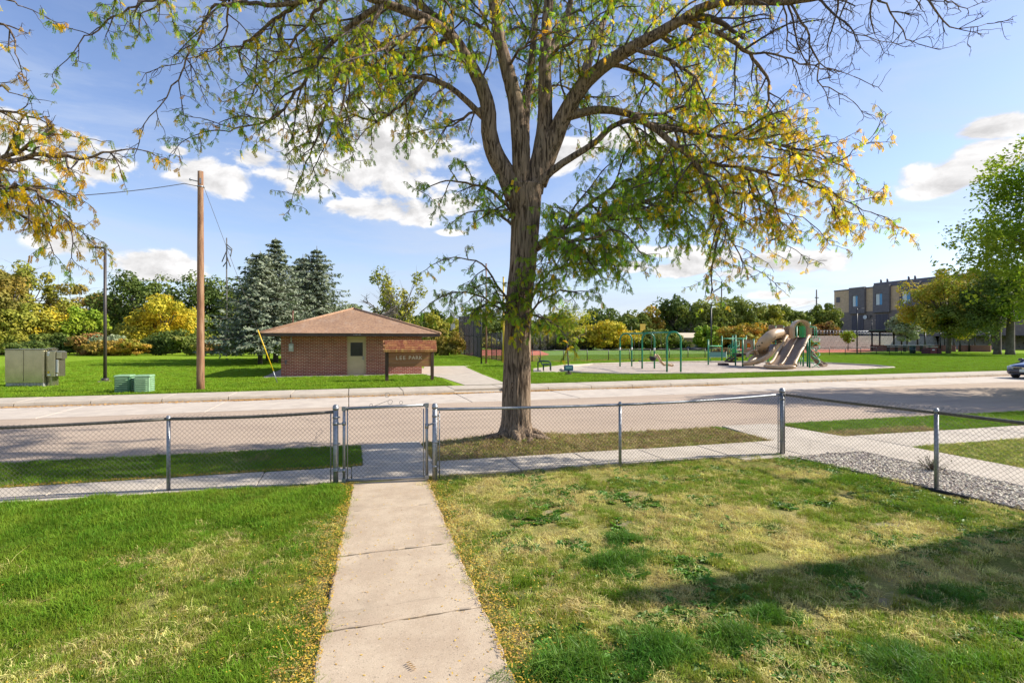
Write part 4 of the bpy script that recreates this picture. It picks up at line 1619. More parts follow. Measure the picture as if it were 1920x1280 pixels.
# upper deck, tunnel and panels
obj('deck', MB().box(spx(1461, 641, 37.8), (0.7, 1.4, 0.08), -YAW), m_brown, pg)
obj('deck', MB().box(spx(1500, 633.5, 37.0), (1.3, 1.4, 0.08), -YAW), m_brown, pg)
mb = MB().tube([spx(1452, 626, 38.4), spx(1487, 626, 38.0)], 0.50, 16, False)
obj('crawl_tunnel', mb, m_tan_dk, pg)
mb = MB()
for (a, wpx) in ((1447.5, 12), (1463, 12)):
    c_ = spx(a, 613.5, 37.3)
    pr = []
    for i in range(7):
        u = -1 + 2 * i / 6
        pr.append(c_ + RGT * (u * wpx / 2 * 0.039) + Vector((0, 0, 0.13 + 0.05 * math.cos(u * 1.5))))
    lo_ = [q_ - Vector((0, 0, 0.30)) for q_ in pr]
    rings = [[a2, b2, b2 + FWD * 0.06, a2 + FWD * 0.06] for a2, b2 in zip(pr, lo_)]
    mb.loft(rings, True, True, False)
obj('roof_panel', mb, m_tan_dk, pg)
mb = MB()
c_ = spx(1478, 625, 37.2)
so = [(-0.27, -0.60), (-0.30, 0.35), (-0.26, 0.52), (-0.12, 0.46), (0.0, 0.56), (0.14, 0.50), (0.27, 0.40), (0.24, -0.60)]
hole = [(0.0 + 0.06 * math.cos(2 * math.pi * i / 16), 0.33 + 0.10 * math.sin(2 * math.pi * i / 16)) for i in range(16)]
R_ = [[c_ + RGT * a2 + Vector((0, 0, b2)) + FWD * t_ for a2, b2 in so] for t_ in (-0.04, 0.04)]
mb.loft(R_, True, True, False)
for i in range(4):
    x_ = -0.18 + i * 0.11
    mb.tube([c_ + RGT * x_ + Vector((0, 0, 0.2)) - FWD * 0.05, c_ + RGT * (x_ - 0.02) + Vector((0, 0, -0.5)) - FWD * 0.05], 0.022, 6)
mb.tube([c_ + RGT * (-0.1 + 0.07 * math.cos(2 * math.pi * i / 12)) + Vector((0, 0, 0.38 + 0.11 * math.sin(2 * math.pi * i / 12))) - FWD * 0.05 for i in range(12)], 0.02, 5, False, closed=True)
obj('carved_panel', mb, m_tan_dk, pg)
# twin slide
top_c, bot_c = spx(1496.5, 633, 36.5), spx(1463.0, 689.5, 34.2)
for s_, nm in ((-1, 'slide_bed'), (1, 'slide_bed')):
    pp = []
    for t in np.linspace(0, 1, 12):
        zz = top_c.z + (0.24 - top_c.z) * (t ** 0.92 if t < 0.8 else 0.8 ** 0.92 + (t - 0.8) * (1 - 0.8 ** 0.92) / 0.2)
        q_ = top_c.lerp(bot_c, t)
        ez = top_c.z + (0.30 - top_c.z) * min(1, t * 1.12)
        if t > 0.82:
            ez = 0.30 + 0.04 * math.cos((t - 0.82) * 8)
        pp.append(Vector((q_.x, q_.y, ez + 0.02 * math.sin(t * 9))))
    tt = (bot_c - top_c)
    tt.z = 0
    sd = tt.normalized().cross(Vector((0, 0, 1))).normalized()
    sd = sd if sd.dot(RGT) > 0 else -sd
    # the beds show dark with pale rims: separate bed and rims
    pr = [p + sd * (s_ * 0.36) for p in pp]
    rings = []
    for i, p in enumerate(pr):
        flare = 1.0 + 0.25 * max(0, (i - 9) / 2)
        rings.append([p + sd * a2 * flare + Vector((0, 0, b2)) for a2, b2 in ((-0.33, 0.07), (-0.22, -0.03), (0.22, -0.03), (0.33, 0.07), (0.33, -0.06), (0.2, -0.14), (-0.2, -0.14), (-0.33, -0.06))])
    obj('slide_bed', MB().loft(rings, True, True, True), m_tan_dk, pg)
    off = 0.72 * s_
    mb = MB()
    mb.tube([p + sd * off * (1.0 + 0.22 * max(0, (i - 9) / 2)) + Vector((0, 0, 0.14 + 0.05 * math.sin(i * 1.3) - 0.08 * (i > 9))) for i, p in enumerate(pp)], [0.10] * 9 + [0.11, 0.12, 0.10], 8)
    for i, p in enumerate(pp):
        pass
    obj('slide_rim', mb, m_tan, pg)
mb = MB().tube([p + Vector((0, 0, 0.08)) for p in pp], 0.055, 8)
obj('slide_rim', mb, m_tan, pg)
mb = MB()
lipr = []
base_p = pp[-1]
for i in range(13):
    u = -1 + 2 * i / 12
    lipr.append(base_p + sd * (u * 0.98) + tt.normalized() * (0.34 * (1 - u * u) + 0.10) + Vector((0, 0, -0.10 + 0.05 * abs(u))))
mb.tube(lipr, [0.08] + [0.13] * 11 + [0.08], 8)
mb.loft([[pp[-2] + sd * (-0.98 + 1.96 * i / 12) + Vector((0, 0, -0.06)) for i in range(13)], lipr], False, False, True)
obj('slide_lip', mb, m_tan, pg)
# hood arch
mb = MB()
hc = spx(1503, 618, 36.1)
o1, o2, o3, o4 = [], [], [], []
for i in range(21):
    th = math.pi * (i / 20)
    ro, ri = 0.66, 0.53
    zz = math.sin(th)
    for L_, r_, t_ in ((o1, ro, -0.12), (o2, ri, -0.12), (o3, ri, 0.40), (o4, ro, 0.40)):
        L_.append(hc + RGT * (math.cos(th) * r_) + Vector((0, 0, zz * r_ * 1.05)) + FWD * t_)
for L_, r_ in ((o1, 0.66), (o2, 0.53), (o3, 0.53), (o4, 0.66)):
    a2 = L_[0].copy(); a2.z -= 0.62
    b2 = L_[-1].copy(); b2.z -= 0.62
    L_.insert(0, a2)
    L_.append(b2)
mb.loft([o1, o2, o3, o4, o1], False, False, True)
obj('slide_hood', mb, m_tan, pg)
mb = MB()
for a in (1500, 1503.5, 1507, 1510.5):
    mb.box(spx(a, 622, 37.8), (0.10, 0.03, 0.85), -YAW)
obj('slat_panel', mb, M('bright_green_plastic', (0.02, 0.33, 0.06)), pg)
# spiral climber
mb = MB()
cx_ = 1529.5
for ph in (0, math.pi):
    pts = []
    for i in range(46):
        t = i / 45
        y_ = 689 - t * 56
        th = ph + t * 2 * math.pi * 2.05
        c2 = spx(cx_, y_, 35.2)
        pts.append(c2 + RGT * (math.cos(th) * 0.24) + FWD * (math.sin(th) * 0.24))
    mb.tube(pts, 0.024, 5)
for s_ in (-1, 1):
    mb.tube([spx(1518, 612 - 0.0 + s_ * 1.2, 35.5), spx(1526 + s_ * 1.8, 612 - s_ * 1.2 * 0 + (0 if s_ > 0 else 1.5), 35.3), spx(1529 + s_ * 1.8, 614, 35.2), spx(1529.5 + s_ * 1.8, 634, 35.2)], 0.026, 6)
obj('spiral_climber', mb, m_green_lt, pg)
pts = [spx(a, b_, d) for a, b_, d in ((1509, 648, 38.0), (1514, 655, 37.9), (1520, 664, 37.8), (1527, 673, 37.7), (1534, 680, 37.6), (1541, 683.5, 37.4), (1547, 684, 37.2))]
trough(pts, 0.28, [0.22] * 5 + [0.16, 0.1], m_tan_dk, 'side_slide')
mb = MB()
for dx in (0, 3.5):
    mb.tube([spx(1497 + dx, 685, 36.5), spx(1497.5 + dx, 672, 36.5), spx(1501 + dx, 670, 36.5), spx(1502 + dx, 684, 36.5)], 0.02, 5)
obj('loop_step', mb, m_green, pg)

# slatted bench beyond the steps, and the near bench
bp_ = away(1345, 668, 47); bp_.z = ZP
t = thing('mesh_bench', 'pale green mesh bench behind the left end of the playground', 'bench', bp_)
m_mesh = M('grey_green_mesh', (0.16, 0.30, 0.25), rough=0.6)
obj('backrest', MB().box(bp_ + Vector((0, 0, 0.66)), (1.6, 0.05, 0.42), -YAW), m_mesh, t)
obj('seat', MB().box(bp_ + Vector((0, 0, 0.42)) - FWD * 0.25, (1.6, 0.45, 0.04), -YAW), m_mesh, t)
for s_ in (-1, 1):
    q_ = bp_ + RGT * (0.82 * s_)
    obj('leg', MB().tube([q_ - FWD * 0.45, q_ - FWD * 0.45 + Vector((0, 0, 0.42)), q_ + Vector((0, 0, 0.42)), q_ + Vector((0, 0, 0.9))], 0.03, 6).tube([q_, q_ + Vector((0, 0, 0.42))], 0.03, 6), m_green, t)
bp_ = at(1018, 696, ZP)
bn = thing('park_bench', 'dark green park bench on the pad right of the tree trunk', 'bench', bp_)
# seen from its end: it faces right, its length runs into the picture
LN = Vector((0.35, 1, 0)).normalized()
SD = Vector((LN.y, -LN.x, 0))
m_dkgreen = M('dark_green_paint', (0.012, 0.05, 0.035), rough=0.4)
for k_ in range(9):
    c_ = bp_ + SD * (-0.02 + k_ * 0.055) + Vector((0, 0, 0.43 - 0.0035 * k_ * (8 - k_)))
    obj('slat', MB().box(c_ + LN * 0.6, (1.25, 0.04, 0.02), math.atan2(LN.y, LN.x)), m_dkgreen, bn)
for k_ in range(7):
    c_ = bp_ + SD * (-0.06 - k_ * 0.028) + Vector((0, 0, 0.48 + k_ * 0.055))
    obj('slat', MB().box(c_ + LN * 0.6, (1.25, 0.02, 0.04), math.atan2(LN.y, LN.x)), m_dkgreen, bn)
for s_ in (0.0, 1.2):
    q_ = bp_ + LN * s_
    mb = MB()
    mb.tube([q_ + SD * -0.30, q_ + SD * -0.30 + Vector((0, 0, 0.52)), q_ + SD * -0.22 + Vector((0, 0, 0.60)), q_ + SD * 0.1 + Vector((0, 0, 0.62)),
             q_ + SD * 0.44 + Vector((0, 0, 0.60)), q_ + SD * 0.50 + Vector((0, 0, 0.50)), q_ + SD * 0.50], 0.03, 6)
    mb.tube([q_ + SD * 0.05, q_ + SD * 0.05 + Vector((0, 0, 0.42))], 0.028, 6)
    mb.tube([q_ + SD * 0.46 + Vector((0, 0, 0.42)), q_ + SD * -0.05 + Vector((0, 0, 0.42)), q_ + SD * -0.25 + Vector((0, 0, 0.86))], 0.025, 6)
    obj('side_frame', mb, m_dkgreen, bn)
p = at(1066, 702, ZP)
bl = thing('blue_sign_box', 'small blue rules sign on a stub post in the grass near the swings', 'sign', p)
m_blue = M('blue_paint', (0.02, 0.10, 0.17), rough=0.5)
obj('post', MB().cyl(p, 0.06, 0.25, 8).box(p + Vector((0, 0, 0.05)), (0.3, 0.2, 0.1)), M('rusty_base', (0.14, 0.08, 0.06)), bl)
obj('panel', MB().bevel_box(p + Vector((0, 0, 0.38)), (0.52, 0.22, 0.30), 0.03, -YAW), m_blue, bl)
obj('print', MB().box(p + Vector((0, 0, 0.40)) - FWD * 0.118, (0.36, 0.006, 0.13), -YAW), M('sign_print', (0.10, 0.35, 0.42), (0.5, 0.6, 0.6), 25), bl)

# ------------------------------------------------------------------ shed
p = away(1279, 655, 110); p.z = ZP
sd_ = thing('garden_shed', 'cream shed with a low gable roof seen between the swing arches', 'shed', p)
m_shed = M('shed_cream', (0.52, 0.38, 0.20), (0.46, 0.33, 0.17), 2, 0.7)
q0 = p + RGT * -1.0
obj('wall', MB().box(p + Vector((0, 0, 1.2)) + RGT * 0.35, (4.2, 3.4, 2.4), -YAW).box(p + Vector((0, 0, 1.2)) + RGT * -2.25, (0.98, 3.4, 2.4), -YAW), m_shed, sd_)
mb = MB()
for s_ in (-1, 1):
    a = [p + RGT * (-2.75) + FWD * (s_ * 1.9) + Vector((0, 0, 2.4)), p + RGT * 2.75 + FWD * (s_ * 1.9) + Vector((0, 0, 2.4)),
         p + RGT * 2.75 + Vector((0, 0, 3.45)), p + RGT * (-2.75) + Vector((0, 0, 3.45))]
    mb.add(a + [q_ + Vector((0, 0, 0.12)) for q_ in a], [(0, 1, 2, 3), (7, 6, 5, 4), (0, 4, 5, 1), (1, 5, 6, 2), (2, 6, 7, 3), (3, 7, 4, 0)])
obj('roof', mb, M('shed_roof', (0.62, 0.52, 0.36)), sd_)
obj('gable', MB().loft([[p + RGT * (s_ * 2.45) + FWD * -1.7 + Vector((0, 0, 2.4)), p + RGT * (s_ * 2.45) + FWD * 1.7 + Vector((0, 0, 2.4)), p + RGT * (s_ * 2.45) + Vector((0, 0, 3.38))] for s_ in (-1, 1)], True, True, False), m_shed, sd_)
obj('door', MB().box(p + RGT * 0.9 - FWD * 1.72 + Vector((0, 0, 1.1)), (1.4, 0.04, 2.1), -YAW), M('shed_door', (0.44, 0.31, 0.16)), sd_)
p2 = away(1301, 653, 104); p2.z = ZP
mb = MB()
rings = []
for i in range(9):
    u = -1 + i / 4
    w_ = 0.6 + 0.1 * math.sin(i * 2.1)
    h_ = 0.55 + 0.12 * math.sin(i * 1.7)
    rings.append([p2 + RGT * (u * 1.5) + FWD * (math.cos(a2) * w_) + Vector((0, 0, math.sin(a2) * h_)) for a2 in np.linspace(0, math.pi, 9)])
whole('tarp_pile', MB().loft(rings, False, False, True), M('grey_tarp', (0.10, 0.11, 0.13), (0.25, 0.27, 0.30), 2), 'grey tarpaulin covered pile lying right of the cream shed', 'covered pile')

# ------------------------------------------------------------------ school and its terrace
XB = 135.0


def ys(px, X=XB):
    u = (px - 960) / FOC
    return X * (math.cos(YAW) - math.sin(YAW) * u) / (math.sin(YAW) + math.cos(YAW) * u)


def zs(px, py, X=XB):
    Y = ys(px, X)
    d = X * math.sin(YAW) + Y * math.cos(YAW)
    return EYE + (HOR - py) * d / FOC


sc = thing('school_building', 'two storey school in tan and grey brick with tall boxed windows', 'building', (XB, 90, 3.2))
m_tanb = brick_mat('tan_brick', (0.74, 0.52, 0.32), (0.68, 0.46, 0.28), (0.5, 0.38, 0.27), 0.8, 0.3, 0.02)
m_greyb = brick_mat('grey_brick', (0.21, 0.18, 0.185), (0.17, 0.15, 0.155), (0.22, 0.20, 0.20), 0.8, 0.3, 0.02)
m_brnb = brick_mat('brown_brick', (0.28, 0.215, 0.18), (0.235, 0.18, 0.155), (0.28, 0.24, 0.21), 0.8, 0.3, 0.02)
m_metal_dk = M('charcoal_panel', (0.13, 0.115, 0.135), rough=0.5)
zlo, zmid, zhi = 3.0, zs(1564, 587), zs(1564, 547)
yS, yE = ys(1564), 68.0
obj('lower_wall', MB().span((XB, yE, zlo), (XB + 45, yS, zmid)), m_brnb, sc)
obj('upper_wall', MB().span((XB + 0.01, yE, zmid), (XB + 45, yS - 0.01, zhi)), m_tanb, sc)
obj('parapet', MB().span((XB - 0.08, yE, zhi), (XB + 45, yS + 0.05, zhi + 0.35)), m_metal_dk, sc)
obj('penthouse', MB().span((XB + 2.2, yE, zhi + 0.35), (XB + 40, ys(1638, XB + 2.2), zs(1638, 531, XB + 2.2))), m_metal_dk, sc)
m_blind = M('pale_blind', (0.72, 0.75, 0.72), rough=0.7)
m_bglass = M('blue_glass', (0.06, 0.30, 0.55), rough=0.12)
first = None
mods = [(1591.5, 1620.5, 1598, 1608.5), (1636.5, 1667, 1641.5, 1654.5), (1686, 1724, 1691, 1707)]
for i, (a, b_, wa, wb) in enumerate(mods):
    XF = XB - 0.7
    yb, ya = ys(a, XF), ys(b_, XF)
    yw1, yw0 = ys(wa - 0.5, XF), ys(wb - 0.5, XF)
    zb_, zt_ = zmid - 0.5, zhi + 0.55
    zw0, zw1 = zmid + 1.4, zhi - 1.7
    mb = MB()
    mb.span((XF, ya, zb_), (XB, yw0, zt_)).span((XF, yw1, zb_), (XB, yb, zt_)).span((XF, yw0, zb_), (XB, yw1, zw0)).span((XF, yw0, zw1), (XB, yw1, zt_))
    obj('window_box', mb, m_greyb, sc)
    wn = obj('window_frame', MB().span((XB - 0.55, yw0, zw0), (XB - 0.47, yw0 + 0.12, zw1)).span((XB - 0.55, yw1 - 0.12, zw0), (XB - 0.47, yw1, zw1)).span((XB - 0.55, yw0 + 0.12, zw0), (XB - 0.47, yw1 - 0.12, zw0 + 0.12)).span((XB - 0.55, yw0 + 0.12, zw1 - 0.12), (XB - 0.47, yw1 - 0.12, zw1)), m_metal_dk, sc)
    ym = yw0 + (yw1 - yw0) * 0.42
    obj('pane', MB().span((XB - 0.53, yw0 + 0.12, zw0 + 0.12), (XB - 0.51, ym, zw1 - 0.12)), m_bglass, wn)
    obj('pane', MB().span((XB - 0.53, ym + 0.05, zw0 + 0.12), (XB - 0.51, yw1 - 0.12, zw1 - 0.12)), m_blind, wn)
    if i < 3:
        ylo0, ylo1 = ys(b_ - 1, XB), ys(a + 6, XB)
        obj('louvred_bay', MB().span((XB - 0.12, ylo0, zlo + 0.1), (XB - 0.005, ylo1, zmid - 1.0)), m_metal_dk, sc)
        mb = MB()
        for j in range(9):
            y_ = ylo0 + (ylo1 - ylo0) * (j + 0.5) / 9
            mb.span((XB - 0.22, y_ - 0.08, zlo + 0.1), (XB - 0.125, y_ + 0.08, zmid - 1.0))
        obj('louvre_fins', mb, m_metal_dk, sc)
obj('vent_grille', MB().span((XB - 0.05, ys(1575), zs(1572, 567)), (XB + 0.005, ys(1568), zs(1572, 557))), m_metal_dk, sc)
p = Vector((XB - 0.15, ys(1622.5), zs(1622, 594.5)))
obj('round_emblem', MB().tube([p, p + Vector((0.12, 0, 0))], 0.55, 16), m_white, sc)
letters('emblem_letters', 'SLP', 1.5, 0.03, (XB - 0.1, ys(1628.5), zs(1628, 594.5)), Matrix.Rotation(rad(-90), 3, 'Z') @ FACE_Y, m_black, sc)
mb = MB()
for a in (1652, 1664, 1704, 1716):
    mb.cyl((XB + 4, ys(a, XB + 4), zs(1638, 531, XB + 2.2)), 0.25, 1.0, 8)
obj('roof_vent', mb, m_metal_dk, sc)
sheet('school_terrace', [(128.6, 140), (128.6, 20), (400, 20), (400, 170), (150, 170)], 3.0, m_far)
# terrace retaining wall in courses of blocks
rw = thing('retaining_wall', 'long stepped grey block retaining wall below the school', 'wall', (118, 100, ZP))
m_blk = brick_mat('grey_block', (0.50, 0.45, 0.37), (0.42, 0.38, 0.31), (0.2, 0.18, 0.16), 1.3, 0.42, 0.05)
A_, B2 = away(1512, 640, 105), away(1760, 640, 118)
C2 = away(2080, 640, 100)
for k_ in range(7):
    mb = MB()
    zz0, zz1 = ZP + k_ * 0.42, ZP + (k_ + 1) * 0.42 - 0.03
    stp = k_ * 0.10
    for a, b_ in ((A_, B2), (B2, C2)):
        d = (b_ - a)
        d.z = 0
        d.normalize()
        n_ = Vector((-d.y, d.x, 0))
        if n_.y < 0:
            n_ = -n_
        o_ = n_ * stp
        mb.add([(a.x + o_.x, a.y + o_.y, zz0), (b_.x + o_.x, b_.y + o_.y, zz0), (b_.x + o_.x, b_.y + o_.y, zz1), (a.x + o_.x, a.y + o_.y, zz1),
                (a.x + n_.x * 1.5, a.y + n_.y * 1.5, zz0), (b_.x + n_.x * 1.5, b_.y + n_.y * 1.5, zz0), (b_.x + n_.x * 1.5, b_.y + n_.y * 1.5, zz1), (a.x + n_.x * 1.5, a.y + n_.y * 1.5, zz1)],
               [(0, 1, 2, 3), (3, 2, 6, 7), (0, 3, 7, 4), (1, 5, 6, 2)])
    obj('course', mb, m_blk, rw)
far_ = [A_ + Vector((0, 0, 0)), B2, C2]
sheet('terrace_fill', [(A_.x, A_.y + 0.9), (B2.x, B2.y + 0.9), (C2.x, C2.y + 0.9), (400, 60), (400, 300), (A_.x, 300)], 2.98, m_far)
tr_ = thing('terrace_railing', 'thin grey pipe railing along the top of the retaining wall', 'railing', (A_.x, A_.y, 3))
for i in range(46):
    t = i / 45
    q_ = A_.lerp(B2, t) if False else A_ + (B2 - A_) * t
    z_ = 3.0
    obj('post', MB().cyl((q_.x, q_.y + 1.2, z_), 0.05, 1.1, 5), m_steel, tr_)
obj('rail', MB().tube([(A_.x, A_.y + 1.2, 4.05), (B2.x, B2.y + 1.2, 4.05)], 0.06, 5).tube([(A_.x, A_.y + 1.2, 3.55), (B2.x, B2.y + 1.2, 3.55)], 0.04, 5), m_steel, tr_)

# pavilion and dugouts
pv = thing('pavilion', 'open black picnic pavilion with a flat metal roof beside the field', 'pavilion', away(1685, 655, 96))
m_lowb = brick_mat('dugout_brick', (0.33, 0.14, 0.10), (0.27, 0.11, 0.08), (0.3, 0.2, 0.16), 0.4, 0.13, 0.012)
dv = 96.0
for (a, d) in ((1635, 94), (1649.5, 100), (1676, 94), (1690.5, 100), (1720.5, 94), (1734.5, 100)):
    p = away(a, 650, d); p.z = ZP
    obj('post', MB().cyl(p, 0.14, 3.55, 6), m_black, pv)
mb = MB()
a, b_, c_, d_ = away(1629, 620.5, 93), away(1723, 619.5, 93), away(1738, 625, 101), away(1648, 625, 101)
for q_ in (a, b_, c_, d_):
    q_.z = 3.75
mb.add([a, b_, c_, d_] + [q_ + Vector((0, 0, 0.18)) for q_ in (a, b_, c_, d_)], [(3, 2, 1, 0), (4, 5, 6, 7), (0, 1, 5, 4), (1, 2, 6, 5), (2, 3, 7, 6), (3, 0, 4, 7)])
obj('roof', mb, M('pavilion_roof', (0.10, 0.12, 0.11), rough=0.5), pv)
mb = MB()
for (x_, y_) in ((a, b_), (d_, c_), (a, d_), (b_, c_)):
    mb.tube([x_ - Vector((0, 0, 0.12)), y_ - Vector((0, 0, 0.12))], 0.12, 4)
obj('beam', mb, m_black, pv)
a, b_ = away(1632, 650, 95), away(1758, 650, 92)
mb = MB()
c_ = a.lerp(b_, 0.5); c_.z = ZP + 0.55
dd = b_ - a
mb.box(c_, (dd.length, 0.3, 1.1), math.atan2(dd.y, dd.x))
obj('low_wall', mb, m_lowb, pv)
bl_ = thing('bleacher', 'low aluminium bleacher bench in front of the pavilion', 'bleacher', away(1704, 655, 88))
a, b_ = away(1658, 646.5, 88), away(1752, 647.5, 84)
dd = b_ - a
for k_, (dz, dy) in enumerate(((0, 0), (-0.25, -0.5))):
    c_ = a.lerp(b_, 0.5) + Vector((0, dy, dz))
    obj('plank', MB().box(c_, (dd.length, 0.4, 0.08), math.atan2(dd.y, dd.x)), M('aluminium', (0.42, 0.45, 0.52), rough=0.35, metal=0.6), bl_)
mb = MB()
for i in range(6):
    q_ = a.lerp(b_, (i + 0.5) / 6)
    mb.box((q_.x, q_.y, (q_.z + ZP) / 2 - 0.05), (0.08, 0.5, q_.z - ZP), 0)
obj('leg', mb, m_black, bl_)
for (pa, pb, da, db, nm, posts, lab) in ((1759, 1792, 92, 90, 'dugout', (1763, 1771.5, 1789), 'brick dugout wall with black posts left of the orange tree trunk'),
                                    (1797, 1858, 90, 86, 'dugout', (1800, 1817, 1828, 1855), 'wider brick dugout wall with posts right of the orange tree trunk')):
    a, b_ = away(pa, 650, da), away(pb, 650, db)
    dg = thing('dugout', lab, 'dugout', a.lerp(b_, 0.5) * 1.0)
    dd = b_ - a
    c_ = a.lerp(b_, 0.5); c_.z = ZP + 0.55
    obj('low_wall', MB().box(c_, (dd.length, 0.3, 1.1), math.atan2(dd.y, dd.x)), m_lowb, dg)
    for a2 in posts:
        p = away(a2, 650, (da + db) / 2 + 0.4); p.z = ZP
        obj('post', MB().cyl(p, 0.11, 3.3, 6), m_black, dg)
    r0_, r1_ = away(posts[0] - 4, 650, da + 1), away(posts[-1] + 4, 650, db + 1)
    c_ = r0_.lerp(r1_, 0.5); c_.z = 3.4
    obj('roof', MB().box(c_, ((r1_ - r0_).length, 3.0, 0.14), math.atan2(dd.y, dd.x)), M('light_metal_roof', (0.45, 0.48, 0.52), rough=0.4), dg)
p = away(1780, 640.5, 89)
whole('notice_board', MB().box(p, (0.75, 0.05, 1.05), -YAW).box(p + Vector((0, 0, -1.3)), (0.08, 0.04, 1.6), -YAW), M('notice_cream', (0.58, 0.55, 0.46)), 'cream notice board in front of the dugout, left of the orange tree trunk', 'notice board')
p = at(1711, 662.5, ZP)
tb = thing('trash_bin', 'dark green trash bin by the low black fence', 'bin', p)
obj('body', MB().tube([p, p + Vector((0, 0, 1.0))], [0.36, 0.42], 12), m_dkgreen, tb)
obj('lid', MB().tube([p + Vector((0, 0, 1.0)), p + Vector((0, 0, 1.12))], [0.46, 0.40], 12), M('green_lid', (0.05, 0.16, 0.08)), tb)
p = away(1745, 657, 74); p.z = ZP
rb = thing('equipment_bin', 'faded red equipment boxes with a white mark beside the trash bin', 'box', p)
m_red = M('faded_red', (0.26, 0.07, 0.06), (0.20, 0.05, 0.05), 3)
obj('box', MB().bevel_box(p + RGT * 0.15 + Vector((0, 0, 0.42)), (0.95, 0.7, 0.78), 0.03, -YAW), m_red, rb)
obj('box', MB().bevel_box(p + RGT * -0.72 + Vector((0, 0, 0.36)), (0.66, 0.8, 0.70), 0.03, -YAW), M('maroon', (0.10, 0.035, 0.035)), rb)
obj('box', MB().bevel_box(p + RGT * 0.98 + Vector((0, 0, 0.38)), (0.6, 0.8, 0.72), 0.03, -YAW), M('maroon', (0.10, 0.035, 0.035)), rb)
obj('white_mark', MB().box(p + RGT * 0.12 - FWD * 0.356 + Vector((0, 0, 0.58)), (0.36, 0.01, 0.16), -YAW), m_white, rb)

# transmission and power poles far off
m_grey_pole = M('grey_timber', (0.16, 0.145, 0.125), (0.11, 0.10, 0.09), 3)


def tpole(px, ytop, d, label, arms):
    p = away(px, 650, d); p.z = ZP
    z = 2 + (638 - ytop) * d / 960
    s_ = d / 960
    mb = MB().tube([p, (p.x, p.y, z)], [0.17 * d / 100, 0.11 * d / 100], 8)
    for (x0_, y0_, x1_, y1_) in arms:
        mb.tube([away(x0_, y0_, d), away(x1_, y1_, d)], 0.10 * d / 100, 5)
    return whole('power_pole', mb, m_grey_pole, label, 'power pole')


tpole(425, 446, 62, 'weathered grey power pole with slanted arms behind the spruces', [(425, 458, 435, 467), (435, 467, 432, 481), (425, 470, 416, 491), (424, 463, 434, 470), (428, 486, 418, 500), (425, 480, 432, 500)])
tpole(1353, 527, 140, 'far grey power pole with crossed arms above the middle treetops', [(1338, 547, 1356, 536), (1356, 530, 1365, 537), (1350, 537, 1366, 537), (1340, 545, 1353, 538)])
tpole(1531, 543, 150, 'slim far power pole left of the school', [(1528, 558, 1535, 558)])
tpole(1205.5, 600, 150, 'short far power pole beyond the outfield trees', [(1200, 604, 1211, 604)])
mb = MB()
for (y0_, y1_, y2_) in ((538, 588, 600), (546, 592, 603)):
    mb.tube([away(1353, y0_ + 25, 140), away(1442, y1_, 145), away(1531, y0_ + 24, 150)], 0.03, 3)
mb.tube([away(1100, 597, 145), away(1225, 590, 142), away(1353, 570, 140)], 0.03, 3)
whole('power_lines', mb, m_grey_pole, 'thin grey power lines crossing before the distant treetops', 'power lines')

# ------------------------------------------------------------------ parked car
cp = Vector((34.85, 18.0, ZR + 0.012))
car = thing('parked_car', 'dark blue sedan parked facing left at the far kerb', 'car', cp)
m_car = M('car_blue', (0.020, 0.032, 0.10), rough=0.18, metal=0.35)
m_car.node_tree.nodes['Principled BSDF'].inputs['Coat Weight'].default_value = 1.0
stn = [  # x from nose, half width low, belt half width, bottom z, hood/belt z
    (0.00, 0.62, 0.55, 0.30, 0.56), (0.06, 0.78, 0.66, 0.24, 0.66), (0.25, 0.86, 0.74, 0.20, 0.74), (0.70, 0.88, 0.77, 0.20, 0.83),
    (1.30, 0.88, 0.79, 0.22, 0.92), (2.00, 0.88, 0.80, 0.22, 0.96), (3.20, 0.88, 0.80, 0.22, 0.98), (3.90, 0.88, 0.78, 0.22, 1.00), (4.30, 0.84, 0.74, 0.26, 0.98), (4.45, 0.74, 0.66, 0.34, 0.86)]
rings = []
for (x_, wl_, wb_, zb_, zt_) in stn:
    prof = [(-wl_ * 0.9, zb_), (-wl_, zb_ + 0.08), (-wl_ - 0.01, 0.5 * (zb_ + zt_)), (-wl_ + 0.02, zt_ - 0.12), (-wb_, zt_ - 0.02), (-wb_ * 0.5, zt_ + 0.03), (0, zt_ + 0.045),
            (wb_ * 0.5, zt_ + 0.03), (wb_, zt_ - 0.02), (wl_ - 0.02, zt_ - 0.12), (wl_ + 0.01, 0.5 * (zb_ + zt_)), (wl_, zb_ + 0.08), (wl_ * 0.9, zb_)]
    rings.append([cp + Vector((x_, a, b2)) for a, b2 in prof])
obj('body', MB().loft(rings, True, True, True), m_car, car)
rings = []
for (x_, w_, z_) in ((1.15, 0.72, 0.90), (1.55, 0.69, 1.13), (1.95, 0.63, 1.33), (2.3, 0.60, 1.40), (2.9, 0.60, 1.41), (3.4, 0.61, 1.32), (3.95, 0.66, 1.06), (4.1, 0.68, 0.98)):
    rings.append([cp + Vector((x_, a, b2)) for a, b2 in ((-w_ - 0.07, 0.90), (-w_ - 0.03, z_ - 0.14 if z_ > 1.15 else z_ - 0.05), (-w_ * 0.86, z_), (0, z_ + 0.03), (w_ * 0.86, z_), (w_ + 0.03, z_ - 0.14 if z_ > 1.15 else z_ - 0.05), (w_ + 0.07, 0.90))])
obj('windows', MB().loft(rings, False, False, True), m_dark, car)
rings = []
for (x_, w_, z_) in ((1.9, 0.57, 1.335), (2.3, 0.575, 1.425), (2.9, 0.575, 1.435), (3.45, 0.57, 1.335)):
    rings.append([cp + Vector((x_, a, b2)) for a, b2 in ((-w_, z_ - 0.02), (-w_ * 0.8, z_ + 0.005), (0, z_ + 0.03), (w_ * 0.8, z_ + 0.005), (w_, z_ - 0.02))])
obj('roof', MB().loft(rings, False, False, True), m_car, car)
